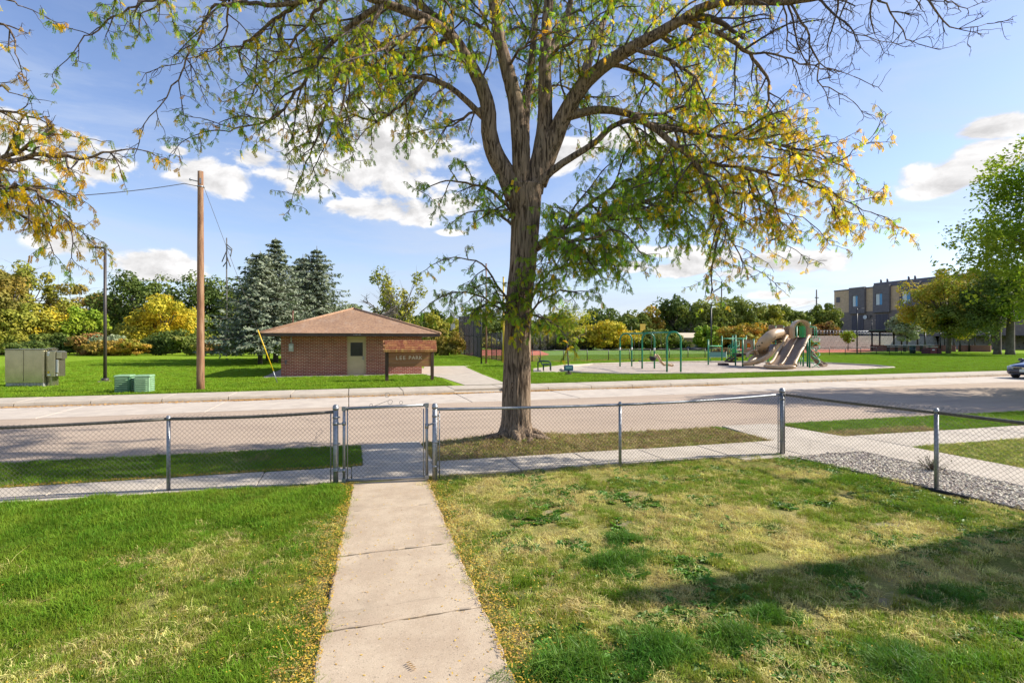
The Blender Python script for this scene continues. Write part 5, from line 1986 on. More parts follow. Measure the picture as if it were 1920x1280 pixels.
for s_ in (-1, 1):
    for x_ in (0.85, 3.55):
        c_ = cp + Vector((x_, s_ * 0.80, 0.31))
        wh = obj('wheel', MB().tube([c_ + Vector((0, -0.11, 0)), c_ + Vector((0, -0.09, 0)), c_ + Vector((0, 0.09, 0)), c_ + Vector((0, 0.11, 0))], [0.28, 0.315, 0.315, 0.28], 20), m_rubber, car)
        obj('rim', MB().tube([c_ + Vector((0, s_ * 0.112, 0)), c_ + Vector((0, s_ * 0.118, 0))], 0.20, 14), m_steel, wh)
    hl = []
    mb = MB()
    a = [(-0.02, 0.44, 0.52), (0.02, 0.74, 0.56), (0.20, 0.84, 0.66), (0.10, 0.72, 0.69), (-0.01, 0.46, 0.64)]
    mb.add([cp + Vector((x_ - 0.012, s_ * y_, z_)) for x_, y_, z_ in a] + [cp + Vector((x_ + 0.1, s_ * y_ * 0.97, z_)) for x_, y_, z_ in a],
           [(0, 1, 2, 3, 4), (0, 5, 6, 1), (1, 6, 7, 2), (2, 7, 8, 3), (3, 8, 9, 4), (4, 9, 5, 0)])
    obj('headlight', mb, M('headlight_glass', (0.45, 0.48, 0.48), rough=0.1, metal=0.3), car)
obj('grille', MB().span((34.85 - 0.035, 18 - 0.42, cp.z + 0.53), (34.85 + 0.05, 18 + 0.42, cp.z + 0.60)), m_black, car)
obj('chrome_bar', MB().span((34.85 - 0.045, 18 - 0.43, cp.z + 0.605), (34.85 + 0.05, 18 + 0.43, cp.z + 0.63)).bevel_box((34.80, 18, cp.z + 0.58), (0.03, 0.12, 0.09), 0.01), M('chrome', (0.6, 0.6, 0.62), rough=0.15, metal=1.0), car)
obj('air_intake', MB().span((34.85 - 0.02, 18 - 0.62, cp.z + 0.27), (34.85 + 0.15, 18 + 0.62, cp.z + 0.38)), m_black, car)
pt_ = obj('licence_plate', MB().span((34.85 - 0.05, 18 - 0.16, cp.z + 0.37), (34.85 - 0.03, 18 + 0.16, cp.z + 0.52)), M('plate', (0.62, 0.68, 0.62), (0.5, 0.6, 0.62), 6), car)
obj('mirror', MB().bevel_box(cp + Vector((1.55, -0.93, 1.0)), (0.12, 0.2, 0.13), 0.02).bevel_box(cp + Vector((1.55, 0.93, 1.0)), (0.12, 0.2, 0.13), 0.02), m_car, car)
# ------------------------------------------------------------------ vegetation
def leaf_mat(name, c, c2, rnd=0.3, trans=0.35):
    return M(name, c, c2, 1.1, 0.55, trans=trans, rnd=rnd, spec=0.25, lo=0.3, hi=0.7)


m_lg = leaf_mat('locust_green', (0.165, 0.29, 0.025), (0.26, 0.35, 0.03), 0.30, 0.6)
m_ly = leaf_mat('locust_yellow', (0.80, 0.48, 0.02), (0.66, 0.46, 0.02), 0.2, 0.6)
m_ll = leaf_mat('locust_lime', (0.36, 0.42, 0.02), (0.52, 0.47, 0.03), 0.22, 0.6)
m_bark = bpy.data.materials.new('locust_bark')
m_bark.use_nodes = True
k = NT(m_bark.node_tree)
b = m_bark.node_tree.nodes['Principled BSDF']
b.inputs['Roughness'].default_value = 0.95
b.inputs['Specular IOR Level'].default_value = 0.1
v = k.n('ShaderNodeNewGeometry').outputs['Position']
vs_ = k.vmap(v, scale=(1, 1, 0.10))
n_a = k.noise(vs_, 24, 7, 0.62, 0.9)
n_b = k.noise(v, 2.2, 5, 0.6)
c = k.mix(k.ramp(n_a, 0.38, 0.58), (0.060, 0.040, 0.027), (0.32, 0.23, 0.155))
c = k.mix(k.m('MULTIPLY', k.ramp(n_b, 0.5, 0.75), 0.45), c, (0.33, 0.255, 0.175))
c = k.mix(k.m('MULTIPLY', k.ramp(k.noise(v, 1.1, 4, 0.6), 0.52, 0.72), 0.35), c, (0.13, 0.12, 0.06))
k.link(c, b.inputs['Base Color'])
bp = k.n('ShaderNodeBump')
bp.inputs['Strength'].default_value = 1.0
bp.inputs['Distance'].default_value = 0.045
k.link(n_a, bp.inputs['Height'])
k.link(bp.outputs[0], b.inputs['Normal'])
m_twig = M('twig_bark', (0.075, 0.052, 0.044), (0.12, 0.088, 0.072), 9, 0.9)


def compound_leaf(rr, n_leaves=3):
    V, F = [], []
    for q_ in range(n_leaves):
        yaw = rr.uniform(-1.3, 1.3)
        pit = rr.uniform(-1.0, 0.1)
        L = rr.uniform(0.08, 0.15)
        d = Vector((math.cos(yaw) * math.cos(pit), math.sin(yaw) * math.cos(pit), math.sin(pit)))
        p = Vector((0, 0, 0))
        n = int(L / 0.015)
        for i in range(n):
            d = (d + Vector((0, 0, -0.16))).normalized()
            p = p + d * 0.015
            s_ = d.cross(Vector((0, 0, 1)))
            if s_.length < 0.1:
                s_ = Vector((1, 0, 0))
            s_.normalize()
            u_ = s_.cross(d)
            for sg in (-1, 1):
                ll, lw = rr.uniform(0.024, 0.036), rr.uniform(0.0058, 0.0085)
                ax = (s_ * sg + d * 0.45 + u_ * rr.uniform(-0.35, 0.2)).normalized()
                pr = ax.cross(u_ + s_ * rr.uniform(-0.4, 0.4)).normalized()
                o = len(V)
                V += [tuple(p), tuple(p + ax * ll * 0.5 + pr * lw), tuple(p + ax * ll), tuple(p + ax * ll * 0.5 - pr * lw)]
                F.append((o, o + 1, o + 2, o + 3))
    return V, F


LEAFV = [compound_leaf(random.Random(100 + i), 2 + i % 2) for i in range(6)]


def smooth_path(pts, rs, step):
    """Catmull-Rom through pts"""
    out, ro = [], []
    n = len(pts)
    for i in range(n - 1):
        p0, p1, p2, p3 = pts[max(i - 1, 0)], pts[i], pts[i + 1], pts[min(i + 2, n - 1)]
        m_ = max(2, int((p2 - p1).length / step))
        for j in range(m_):
            t = j / m_
            q_ = 0.5 * ((2 * p1) + (p2 - p0) * t + (2 * p0 - 5 * p1 + 4 * p2 - p3) * t * t + (3 * p1 - p0 - 3 * p2 + p3) * t ** 3)
            out.append(q_)
            ro.append(rs[i] + (rs[i + 1] - rs[i]) * t)
    out.append(pts[-1])
    ro.append(rs[-1])
    return out, ro


class Tree:
    def __init__(s, seed):
        s.r = random.Random(seed)
        s.big, s.mid, s.fine = [], [], []
        s.leaf = {'g': [], 'y': [], 'l': []}

    def rv(s, z=1.0):
        r = s.r
        v = Vector((r.gauss(0, 1), r.gauss(0, 1), r.gauss(0, z)))
        return v.normalized() if v.length > 1e-6 else Vector((1, 0, 0))

    def wander(s, p, d, L, step, wig, droop):
        pts = [p.copy()]
        n = max(2, int(L / step))
        for i in range(n):
            d = (d + s.rv(0.8) * wig + Vector((0, 0, -droop))).normalized()
            p = p + d * step
            pts.append(p.copy())
        return pts

    def twig(s, p, d, L, leafp, cols, droop):
        r = s.r
        pts = s.wander(p, d, L, 0.065, 0.40, droop)
        n = len(pts)
        s.fine.append((pts, [0.0046 * (1 - 0.6 * i / n) + 0.0012 for i in range(n)]))
        for i in range(1, n):
            if r.random() < 0.42:
                dd_ = (pts[i] - pts[i - 1]).normalized()
                e = pts[i] + (dd_ * 0.5 + s.rv()) .normalized() * r.uniform(0.03, 0.09)
                s.fine.append(([pts[i], e], [0.0035, 0.0015]))
            if r.random() < min(1, leafp * 1.42):
                s.leaf[r.choices('gyl', cols)[0]].append(pts[i])

    def branch(s, p, d, L, r0, leafp, cols, droop, dens=1.0):
        r = s.r
        pts = s.wander(p, d, L, 0.11, 0.20, droop)
        n = len(pts)
        s.mid.append((pts, [r0 * (1 - 0.75 * i / n) + 0.003 for i in range(n)]))
        for i in range(1, n):
            t = i / n
            k_ = (2 if t > 0.35 else 1)
            for _ in range(k_):
                if r.random() < 0.80 * dens:
                    dd_ = (pts[i] - pts[i - 1]).normalized()
                    s.twig(pts[i], (dd_ * 0.7 + s.rv(0.7) * 0.9).normalized(), r.uniform(0.18, 0.5) * (0.6 + 0.5 * L), leafp, cols, droop * 0.8)

    def limb(s, pts, r0, r1, side=1.2, leafp=0.5, cols=(7, 1, 2), droop=0.06, start=0.25, gap=0.30, dens=1.0, fine_step=0.12, big=True, wob=0.03):
        n = len(pts)
        rs = [r0 + (r1 - r0) * i / (n - 1) for i in range(n)]
        P, Rr = smooth_path([Vector(p) for p in pts], rs, fine_step)
        P = [p + s.rv() * (wob if Rr[i] < 0.035 else 0.006) * (0 if i < 2 else 1) for i, p in enumerate(P)]
        (s.big if big else s.mid).append((P, Rr))
        acc, tot = 0.0, sum((P[i + 1] - P[i]).length for i in range(len(P) - 1))
        nextb = tot * start
        side_flip = 1
        for i in range(len(P) - 1):
            acc += (P[i + 1] - P[i]).length
            while acc > nextb:
                nextb += gap * s.r.uniform(0.6, 1.4)
                d = (P[i + 1] - P[i]).normalized()
                v = s.rv(0.7)
                v = (v - d * v.dot(d)).normalized()
                t = acc / tot
                L = side * s.r.uniform(0.5, 1.25) * (1.15 - 0.45 * t)
                s.branch(P[i], (d * 0.75 + v).normalized(), L, min(Rr[i] * 0.55, 0.019), leafp, cols, droop, dens)
        s.branch(P[-1], (P[-1] - P[-2]).normalized(), side * 0.9, r1 * 0.9, leafp, cols, droop, dens)
        return P

    def build(s, root, barkmat):
        for nm, lst, n, mat in (('limb', s.big, 12, barkmat),):
            for P, Rr in lst:
                obj(nm, bark_tube(P, Rr, 14 if Rr[0] > 0.06 else 8), mat, root)
        V, F = [], []
        for lst, n in ((s.mid, 5), (s.fine, 3)):
            for P, Rr in lst:
                mb_tube_fast(V, F, P, Rr, n)
        mesh_np('twigs', V, F, m_twig, root, True, kind='stuff')
        for key, nm, mat in (('g', 'green_foliage', m_lg), ('y', 'yellow_foliage', m_ly), ('l', 'lime_foliage', m_ll)):
            pts = s.leaf[key]
            if len(pts) < 5:
                continue
            n = len(pts)
            rot = np.stack([rng.normal(0, 0.35, n), rng.normal(0.25, 0.4, n), rng.uniform(0, 6.283, n)], 1)
            scatter(nm, LEAFV, [tuple(p) for p in pts], rot, rng.uniform(0.62, 1.1, n), mat, root, kind='stuff')


def mb_tube_fast(V, F, P, Rr, n):
    m_ = len(P)
    base = len(V)
    up = Vector((0.3, 0.2, 0.9))
    for i in range(m_):
        t = (P[min(i + 1, m_ - 1)] - P[max(i - 1, 0)])
        if t.length < 1e-6:
            t = Vector((0, 0, 1))
        t.normalize()
        a = up - t * up.dot(t)
        if a.length < 1e-3:
            a = t.orthogonal()
        a.normalize()
        b_ = t.cross(a)
        for k_ in range(n):
            th = 6.28318 * k_ / n
            q_ = P[i] + (a * math.cos(th) + b_ * math.sin(th)) * Rr[i]
            V.append((q_.x, q_.y, q_.z))
    for i in range(m_ - 1):
        for k_ in range(n):
            l = (k_ + 1) % n
            F.append((base + i * n + k_, base + i * n + l, base + (i + 1) * n + l, base + (i + 1) * n + k_))


def bark_tube(P, Rr, n, rough=0.06):
    mb = MB().tube(P, Rr, n, True, True)
    c = [Vector(p) for p in P]
    for i, p in enumerate(c):
        for k_ in range(n):
            q_ = Vector(mb.v[i * n + k_])
            f_ = 1 + rough * (2 * float(fnoise(k_ * 1.7 + p.x * 3, p.z * 1.5 + p.y, 1.0, 3)) - 1)
            mb.v[i * n + k_] = tuple(p + (q_ - p) * f_)
    return mb


def W(lst, d0=None):
    """list of (px, py, dist) to points"""
    return [away(*q_) for q_ in lst]


D0 = 9.95
base = at(968, 832)
tree = thing('honey_locust_tree', 'large spreading honey locust on the boulevard behind the fence, grey furrowed trunk', 'tree', (base.x, base.y, 0.1))
T = Tree(11)
# trunk with furrowed bark: a fine tube with vertical ridges
tp = [(968, 846, .42), (968, 834, .40), (968, 824, .345), (968, 810, .305), (968, 790, .278), (968.5, 740, .266), (970, 690, .260), (971, 620, .250), (975, 550, .250), (981, 500, .255),
      (984, 450, .262), (986, 410, .28), (985, 375, .315), (984, 350, .35)]
P0 = [away(a, b_, D0) for a, b_, r in tp]
P, Rr = smooth_path(P0, [r for _, _, r in tp], 0.035)
nT = 84
mb = MB().tube(P, Rr, nT, True, True)
for i, p in enumerate(P):
    z = p.z
    for k_ in range(nT):
        th = 2 * math.pi * k_ / nT
        q_ = Vector(mb.v[i * nT + k_])
        cx2, cy2 = math.cos(th) * 6.0, math.sin(th) * 6.0
        rdg = float(vnoise(cx2 * 1.5 + z * 0.35, cy2 * 1.5 + z * 0.6, 1.0, 1))
        rdg = abs(rdg - 0.5) * 2
        flute = float(vnoise(math.cos(th) * 1.6 + 9, math.sin(th) * 1.6 + z * 0.25, 1.0, 4)) - 0.5
        foot = max(0, (0.55 - z) / 0.55)
        root_ = foot ** 1.7 * (0.26 * max(0, math.cos(4 * th + 0.8 + 0.6 * math.sin(2 * th))) + 0.16 * float(vnoise(math.cos(th) * 4 + 3, math.sin(th) * 4 + z * 3, 1.0, 8))) + 0.12 * foot ** 2
        f_ = 1 + 0.085 * (rdg - 0.4) + 0.13 * flute + root_
        # the seam below the fork
        if z > 3.9:
            sm = max(0, 1 - abs(math.atan2(math.sin(th - 2.6), math.cos(th - 2.6))) / 0.22)
            f_ -= 0.20 * sm * min(1, (z - 3.9) / 1.0)
        mb.v[i * nT + k_] = tuple(p + (q_ - p) * f_)
obj('trunk', mb, m_bark, tree)
# surface roots
for i, (th, L) in enumerate(((-2.0, 0.55), (-1.25, 0.42), (-2.9, 0.65), (-0.25, 0.75), (2.4, 0.6), (-0.85, 0.6))):
    c_ = Vector((base.x, base.y, 0))
    pts = []
    for j in range(9):
        t = j / 8
        rr_ = 0.25 + t * L
        a_ = th + 0.25 * math.sin(t * 4 + i)
        x_, y_ = c_.x + math.cos(a_) * rr_, c_.y + math.sin(a_) * rr_ * 0.8
        pts.append(Vector((x_, y_, float(lawn_z(x_, y_)) + 0.10 * (1 - t) ** 1.6 - 0.05 * t + 0.025 * math.sin(t * 9 + i * 2))))
    obj('surface_root', bark_tube(*smooth_path(pts, [0.085 * (1 - 0.72 * j / 8) for j in range(9)], 0.05), 10, 0.2), m_bark, tree)
for (a, b_, r_) in ((963, 722, 0.05), (980, 269, 0.055), (965, 610, 0.06)):
    q_ = away(a, b_, D0 - 0.27)
    pts = [q_ + FWD * 0.03 + (RGT * math.cos(t) + Vector((0, 0, math.sin(t)))) * r_ for t in np.linspace(0, 2 * math.pi, 12, endpoint=False)]
    obj('knot', MB().tube(pts, 0.018, 6, False, closed=True), m_bark, tree)
G_, Y_, X_ = (8, 1, 2), (2, 6, 3), (4, 2, 5)
# ---- main limbs
A_l = [(966, 372, 9.95), (948, 325, 9.9), (926, 285, 9.85), (917, 245, 9.8), (915, 200, 9.75), (901, 158, 9.7), (880, 118, 9.6), (850, 72, 9.5), (797, 36, 9.3), (720, 6, 9.1), (640, -22, 8.9)]
T.limb(W(A_l), 0.20, 0.055, 1.5, 0.55, (6, 1.5, 4), 0.05, 0.45, 0.24)
T.limb(W([(886, 130, 9.6), (868, 95, 9.9), (835, 48, 10.2), (790, 12, 10.5), (740, -20, 10.9), (650, -60, 11.5)]), 0.10, 0.04, 1.5, 0.5, (5, 1.5, 4), 0.05, 0.3, 0.26)
B_l = [(978, 365, 9.95), (977, 310, 9.85), (973, 250, 9.8), (966, 190, 9.8), (951, 130, 9.75), (938, 80, 9.7), (928, 20, 9.65), (916, -50, 9.6), (900, -140, 9.4)]
T.limb(W(B_l), 0.185, 0.07, 1.3, 0.55, G_, 0.03, 0.62, 0.3)
C_l = [(1000, 360, 9.95), (1012, 300, 9.95), (1021, 240, 10.0), (1022, 180, 10.05), (1022, 120, 10.1), (1025, 50, 10.15), (1031, -20, 10.2), (1040, -120, 10.4)]
T.limb(W(C_l), 0.19, 0.07, 1.3, 0.55, G_, 0.03, 0.6, 0.3)
T.limb(W([(1026, 110, 10.1), (1046, 70, 10.3), (1063, 30, 10.6), (1075, -20, 10.9), (1095, -90, 11.5)]), 0.09, 0.04, 1.3, 0.55, G_, 0.03, 0.3, 0.3)
T.limb(W([(984, 330, 10.25), (983, 250, 10.6), (987, 180, 10.9), (996, 120, 11.2), (1002, 60, 11.5), (1008, -30, 12)]), 0.13, 0.05, 1.3, 0.55, G_, 0.03, 0.35, 0.28)
D_l = [(1008, 345, 10.0), (1030, 285, 9.95), (1053, 228, 9.85), (1075, 187, 9.75), (1102, 150, 9.65), (1140, 118, 9.5), (1185, 90, 9.35), (1235, 62, 9.2), (1282, 36, 9.1), (1325, 12, 9.0), (1385, 2, 8.9), (1460, 4, 8.85), (1520, -2, 8.8), (1600, -16, 8.8), (1700, -30, 8.9)]
T.limb(W(D_l[:9]), 0.19, 0.085, 1.4, 0.5, X_, 0.05, 0.40, 0.30)
T.limb(W(D_l[8:]), 0.085, 0.03, 1.2, 0.0, X_, 0.10, 0.25, 0.30)
T.limb(W([(1072, 205, 9.85), (1092, 150, 10.1), (1108, 100, 10.3), (1125, 55, 10.6), (1150, 5, 11.0), (1180, -50, 11.4)]), 0.11, 0.045, 1.3, 0.55, G_, 0.03, 0.3, 0.3)
E_l = [(1056, 222, 9.85), (1095, 211, 9.75), (1135, 206, 9.6), (1180, 214, 9.5), (1220, 236, 9.4), (1260, 268, 9.25), (1300, 300, 9.1), (1325, 340, 9.0), (1345, 385, 8.95), (1352, 430, 8.9)]
T.limb(W(E_l), 0.085, 0.025, 1.3, 0.5, (4, 3, 4), 0.09, 0.38, 0.22)
F_l = [(1010, 350, 9.9), (1034, 322, 9.8), (1064, 300, 9.75), (1096, 280, 9.7), (1122, 262, 9.7), (1148, 238, 9.75), (1180, 226, 9.8), (1225, 233, 9.9), (1258, 234, 10.0)]
T.limb(W(F_l), 0.075, 0.035, 1.2, 0.5, G_, 0.06, 0.35, 0.26)
G_l = [(1003, 466, 9.95), (1024, 452, 9.7), (1045, 438, 9.6), (1085, 428, 9.5), (1130, 410, 9.5), (1190, 385, 9.6), (1250, 366, 9.7), (1310, 356, 9.8)]
T.limb(W(G_l), 0.085, 0.025, 1.35, 0.8, (9, 0.3, 1), 0.07, 0.12, 0.12, 1.1)
T.limb(W([(1045, 438, 9.6), (1085, 400, 9.9), (1130, 365, 10.3), (1185, 335, 10.6), (1250, 322, 10.9)]), 0.05, 0.02, 1.2, 0.7, (9, 0.3, 1), 0.07, 0.15, 0.15, 1.0)
T.limb(W([(1045, 438, 9.6), (1075, 452, 9.0), (1110, 445, 8.6), (1150, 430, 8.4)]), 0.04, 0.015, 0.9, 0.8, (9, 0.3, 1), 0.09, 0.2, 0.16, 1.0)
H_l = [(962, 400, 9.9), (940, 372, 9.7), (912, 356, 9.6), (875, 344, 9.5), (838, 338, 9.4)]
T.limb(W(H_l), 0.04, 0.012, 0.65, 0.8, (9, 0.2, 1), 0.12, 0.15, 0.14)
T.limb(W([(958, 420, 9.9), (935, 400, 10.1), (905, 392, 10.3), (878, 396, 10.4)]), 0.03, 0.01, 0.6, 0.8, (9, 0.2, 1), 0.12, 0.15, 0.16)
# water shoots low on the trunk
T.limb(W([(958, 580, 9.75), (940, 545, 9.5), (915, 505, 9.4), (880, 485, 9.3), (838, 482, 9.25)]), 0.025, 0.008, 0.55, 0.62, (8, 0.3, 3), 0.10, 0.1, 0.15)
T.limb(W([(957, 600, 9.75), (930, 572, 9.5), (895, 552, 9.4), (860, 545, 9.35), (826, 560, 9.3)]), 0.025, 0.008, 0.6, 0.62, (9, 0.3, 1), 0.13, 0.1, 0.13)
T.limb(W([(992, 570, 9.75), (1014, 530, 9.5), (1045, 502, 9.4), (1085, 492, 9.3), (1140, 500, 9.2)]), 0.028, 0.008, 0.65, 0.62, (9, 0.5, 1.5), 0.11, 0.1, 0.13)
T.limb(W([(992, 590, 9.75), (1020, 560, 9.6), (1050, 545, 9.5), (1080, 545, 9.4)]), 0.025, 0.008, 0.6, 0.62, (9, 0.4, 2), 0.12, 0.1, 0.13)
T.limb(W([(975, 560, 9.65), (972, 540, 9.4), (985, 510, 9.3), (1000, 500, 9.2)]), 0.02, 0.006, 0.5, 0.62, (9, 0.4, 2), 0.13, 0.1, 0.14)
T.limb(W([(968, 600, 9.65), (985, 590, 9.4), (1010, 590, 9.2), (1040, 610, 9.1)]), 0.02, 0.006, 0.5, 0.62, (7, 1.0, 3), 0.13, 0.1, 0.14)
T.limb(W([(965, 590, 9.65), (955, 575, 9.4), (935, 580, 9.3)]), 0.02, 0.006, 0.45, 0.62, (9, 0.4, 2), 0.13, 0.1, 0.14)
# ---- left crown
T.limb(W([(908, 222, 9.8), (880, 195, 9.7), (842, 163, 9.6), (800, 148, 9.5), (742, 138, 9.4), (690, 120, 9.3), (640, 118, 9.2)]), 0.065, 0.02, 1.2, 0.5, (5, 1.5, 4), 0.09, 0.25, 0.22)
T.limb(W([(800, 148, 9.5), (760, 190, 9.5), (705, 225, 9.5), (660, 215, 9.6), (630, 225, 9.7)]), 0.035, 0.012, 1.0, 0.42, G_, 0.12, 0.2, 0.24)
T.limb(W([(640, -22, 8.9), (570, 2, 8.8), (500, 10, 8.7), (430, 0, 8.6), (350, -20, 8.6), (240, -30, 8.7)]), 0.05, 0.015, 1.1, 0.40, (5, 1, 3), 0.10, 0.1, 0.28)
T.limb(W([(720, 6, 9.1), (660, 45, 9.1), (610, 95, 9.2), (570, 150, 9.3), (530, 205, 9.4), (480, 235, 9.5), (420, 246, 9.6)]), 0.05, 0.010, 1.1, 0.42, (5, 1.5, 4), 0.09, 0.15, 0.20)
T.limb(W([(640, 118, 9.2), (620, 180, 9.2), (598, 240, 9.3), (580, 290, 9.4), (566, 335, 9.5)]), 0.03, 0.008, 0.75, 0.5, (6, 1.5, 3), 0.10, 0.1, 0.22)
T.limb(W([(720, 6, 9.1), (690, 60, 8.8), (660, 120, 8.6), (645, 180, 8.5), (622, 250, 8.5)]), 0.04, 0.012, 0.9, 0.5, (5, 1.5, 4), 0.09, 0.2, 0.22)
T.limb(W([(560, 5, 8.8), (500, 50, 9.0), (450, 95, 9.3), (470, 150, 9.6)]), 0.035, 0.010, 1.1, 0.38, (4, 1.5, 5), 0.08, 0.15, 0.22)
T.limb(W([(620, -15, 8.9), (580, 40, 9.6), (540, 90, 10.2), (500, 130, 10.8), (470, 180, 11)]), 0.035, 0.010, 1.1, 0.42, (4, 1.5, 5), 0.08, 0.15, 0.22)
T.limb(W([(500, 8, 8.7), (420, 10, 8.6), (392, 20, 8.55), (372, 70, 8.5), (345, 125, 8.5), (310, 185, 8.5), (268, 240, 8.5)]), 0.028, 0.006, 0.55, 0.16, (4, 3, 3), 0.10, 0.35, 0.22)
T.limb(W([(350, -20, 8.6), (270, 5, 8.6), (205, 40, 8.6), (160, 70, 8.6), (130, 102, 8.6)]), 0.022, 0.005, 0.55, 0.5, (8, 0.5, 2), 0.10, 0.3, 0.22)
T.limb(W([(310, 0, 8.6), (262, 30, 8.6), (262, 60, 8.6), (225, 30, 8.6)]), 0.012, 0.005, 0.35, 0.4, (8, 0.5, 2), 0.10, 0.2, 0.22)
T.limb(W([(430, 0, 8.6), (425, 50, 9.2), (400, 90, 9.4), (330, 120, 9.6)]), 0.02, 0.006, 0.7, 0.14, (3, 1, 3), 0.10, 0.2, 0.24)
T.limb(W([(740, -20, 10.9), (690, 30, 11.2), (640, 60, 11.6), (590, 80, 12)]), 0.05, 0.015, 1.3, 0.5, (4, 2, 5), 0.08, 0.1, 0.22)
T.limb(W([(850, 72, 9.5), (800, 90, 10.2), (750, 100, 10.9), (700, 90, 11.6), (650, 100, 12.2)]), 0.06, 0.015, 1.3, 0.5, (4, 2, 5), 0.08, 0.2, 0.22)
T.limb(W([(797, 36, 9.3), (760, 70, 8.7), (720, 90, 8.2), (690, 100, 7.8)]), 0.045, 0.012, 0.9, 0.5, (4, 2, 5), 0.10, 0.2, 0.24)
T.limb(W([(915, 200, 9.75), (880, 215, 10.3), (845, 235, 10.8), (800, 245, 11.2)]), 0.035, 0.010, 0.9, 0.4, (6, 2, 2), 0.10, 0.3, 0.24)
# ---- centre, top
T.limb(W([(938, 80, 9.7), (900, 50, 10.0), (860, 30, 10.4), (830, 0, 10.8)]), 0.05, 0.015, 1.0, 0.5, G_, 0.05, 0.2, 0.26)
T.limb(W([(1022, 120, 10.1), (1050, 90, 9.7), (1085, 70, 9.3), (1120, 30, 9.0)]), 0.045, 0.012, 1.0, 0.45, (6, 2, 3), 0.05, 0.2, 0.26)
T.limb(W([(951, 130, 9.75), (975, 95, 9.4), (1005, 70, 9.0), (1040, 60, 8.8), (1075, 75, 8.6)]), 0.03, 0.008, 0.8, 0.05, G_, 0.05, 0.2, 0.22)
T.limb(W([(982, 180, 10.9), (1010, 170, 11.4), (1050, 160, 11.8), (1090, 190, 12)]), 0.04, 0.012, 0.9, 0.5, G_, 0.08, 0.2, 0.24)
# ---- right crown
T.limb(W([(1140, 118, 9.5), (1180, 130, 9.9), (1220, 150, 10.3), (1260, 185, 10.7), (1290, 215, 11)]), 0.05, 0.014, 1.2, 0.5, (4, 2.5, 4), 0.08, 0.2, 0.22)
T.limb(W([(1185, 90, 9.35), (1230, 105, 9.0), (1280, 125, 8.7), (1310, 160, 8.5)]), 0.045, 0.012, 1.0, 0.42, (3, 3, 4), 0.08, 0.2, 0.24)
T.limb(W([(1235, 62, 9.2), (1265, 85, 9.8), (1300, 85, 10.4), (1350, 70, 11)]), 0.05, 0.012, 1.1, 0.42, (3, 3, 5), 0.08, 0.2, 0.24)
T.limb(W([(1282, 40, 9.1), (1330, 55, 9.1), (1370, 75, 9.1), (1405, 100, 9.2), (1430, 130, 9.25), (1440, 170, 9.3), (1430, 215, 9.3), (1400, 245, 9.3)]), 0.05, 0.010, 1.0, 0.08, X_, 0.07, 0.15, 0.20)
T.limb(W([(1405, 100, 9.2), (1450, 105, 9.1), (1500, 118, 9.0), (1550, 130, 9.0), (1600, 144, 9.0)]), 0.022, 0.005, 0.55, 0.0, X_, 0.05, 0.1, 0.16)
T.limb(W([(1468, 4, 8.85), (1475, 60, 8.9), (1482, 100, 8.9), (1530, 80, 8.9)]), 0.016, 0.005, 0.45, 0.0, X_, 0.06, 0.15, 0.18)
T.limb(W([(1480, 4, 8.85), (1505, 40, 8.8), (1520, 80, 8.8), (1535, 120, 8.8), (1530, 155, 8.8), (1570, 172, 8.8), (1597, 192, 8.8)]), 0.022, 0.005, 0.45, 0.0, X_, 0.05, 0.15, 0.16)
T.limb(W([(1600, -16, 8.8), (1580, 15, 8.7), (1580, 50, 8.7), (1625, 70, 8.7), (1660, 76, 8.7)]), 0.016, 0.005, 0.4, 0.0, X_, 0.05, 0.15, 0.18)
T.limb(W([(1630, -18, 8.8), (1660, 10, 8.75), (1680, 40, 8.75), (1700, 72, 8.75), (1718, 84, 8.75)]), 0.018, 0.005, 0.45, 0.0, X_, 0.05, 0.15, 0.16)
T.limb(W([(1700, -30, 8.9), (1740, 5, 8.9), (1770, 35, 8.9), (1800, 55, 8.9), (1850, 42, 8.9)]), 0.02, 0.005, 0.5, 0.0, X_, 0.05, 0.15, 0.16)
T.limb(W([(1700, -30, 8.9), (1760, -5, 8.9), (1800, 12, 8.9), (1825, 15, 8.9)]), 0.015, 0.005, 0.4, 0.0, X_, 0.03, 0.15, 0.18)
T.limb(W([(1180, 214, 9.5), (1235, 215, 9.9), (1290, 200, 10.3), (1350, 205, 10.7), (1410, 215, 11)]), 0.045, 0.012, 1.2, 0.55, (4, 3, 5), 0.08, 0.2, 0.2)
T.limb(W([(1220, 236, 9.4), (1280, 245, 9.2), (1340, 255, 9.0), (1400, 262, 8.9), (1450, 270, 8.8), (1500, 285, 8.8), (1545, 300, 8.8)]), 0.045, 0.010, 1.05, 0.5, (3, 6, 4), 0.07, 0.15, 0.17)
T.limb(W([(1450, 270, 8.8), (1510, 280, 8.7), (1560, 300, 8.7), (1590, 290, 8.7), (1640, 255, 8.7)]), 0.02, 0.005, 0.6, 0.35, (1, 8, 2), 0.04, 0.1, 0.2)
T.limb(W([(1300, 300, 9.1), (1360, 310, 9.0), (1420, 320, 8.9), (1480, 335, 8.9), (1540, 355, 8.8), (1590, 380, 8.8), (1630, 400, 8.8)]), 0.035, 0.007, 0.95, 0.55, (2, 7, 3), 0.07, 0.1, 0.15)
T.limb(W([(1325, 340, 9.0), (1370, 360, 9.0), (1420, 375, 9.1), (1465, 395, 9.1), (1510, 410, 9.2)]), 0.03, 0.007, 0.85, 0.45, (3, 6, 3), 0.09, 0.1, 0.17)
T.limb(W([(1345, 385, 8.95), (1360, 420, 8.9), (1375, 460, 8.9), (1395, 490, 8.9), (1420, 510, 8.9)]), 0.018, 0.005, 0.6, 0.4, (4, 4, 3), 0.09, 0.1, 0.19)
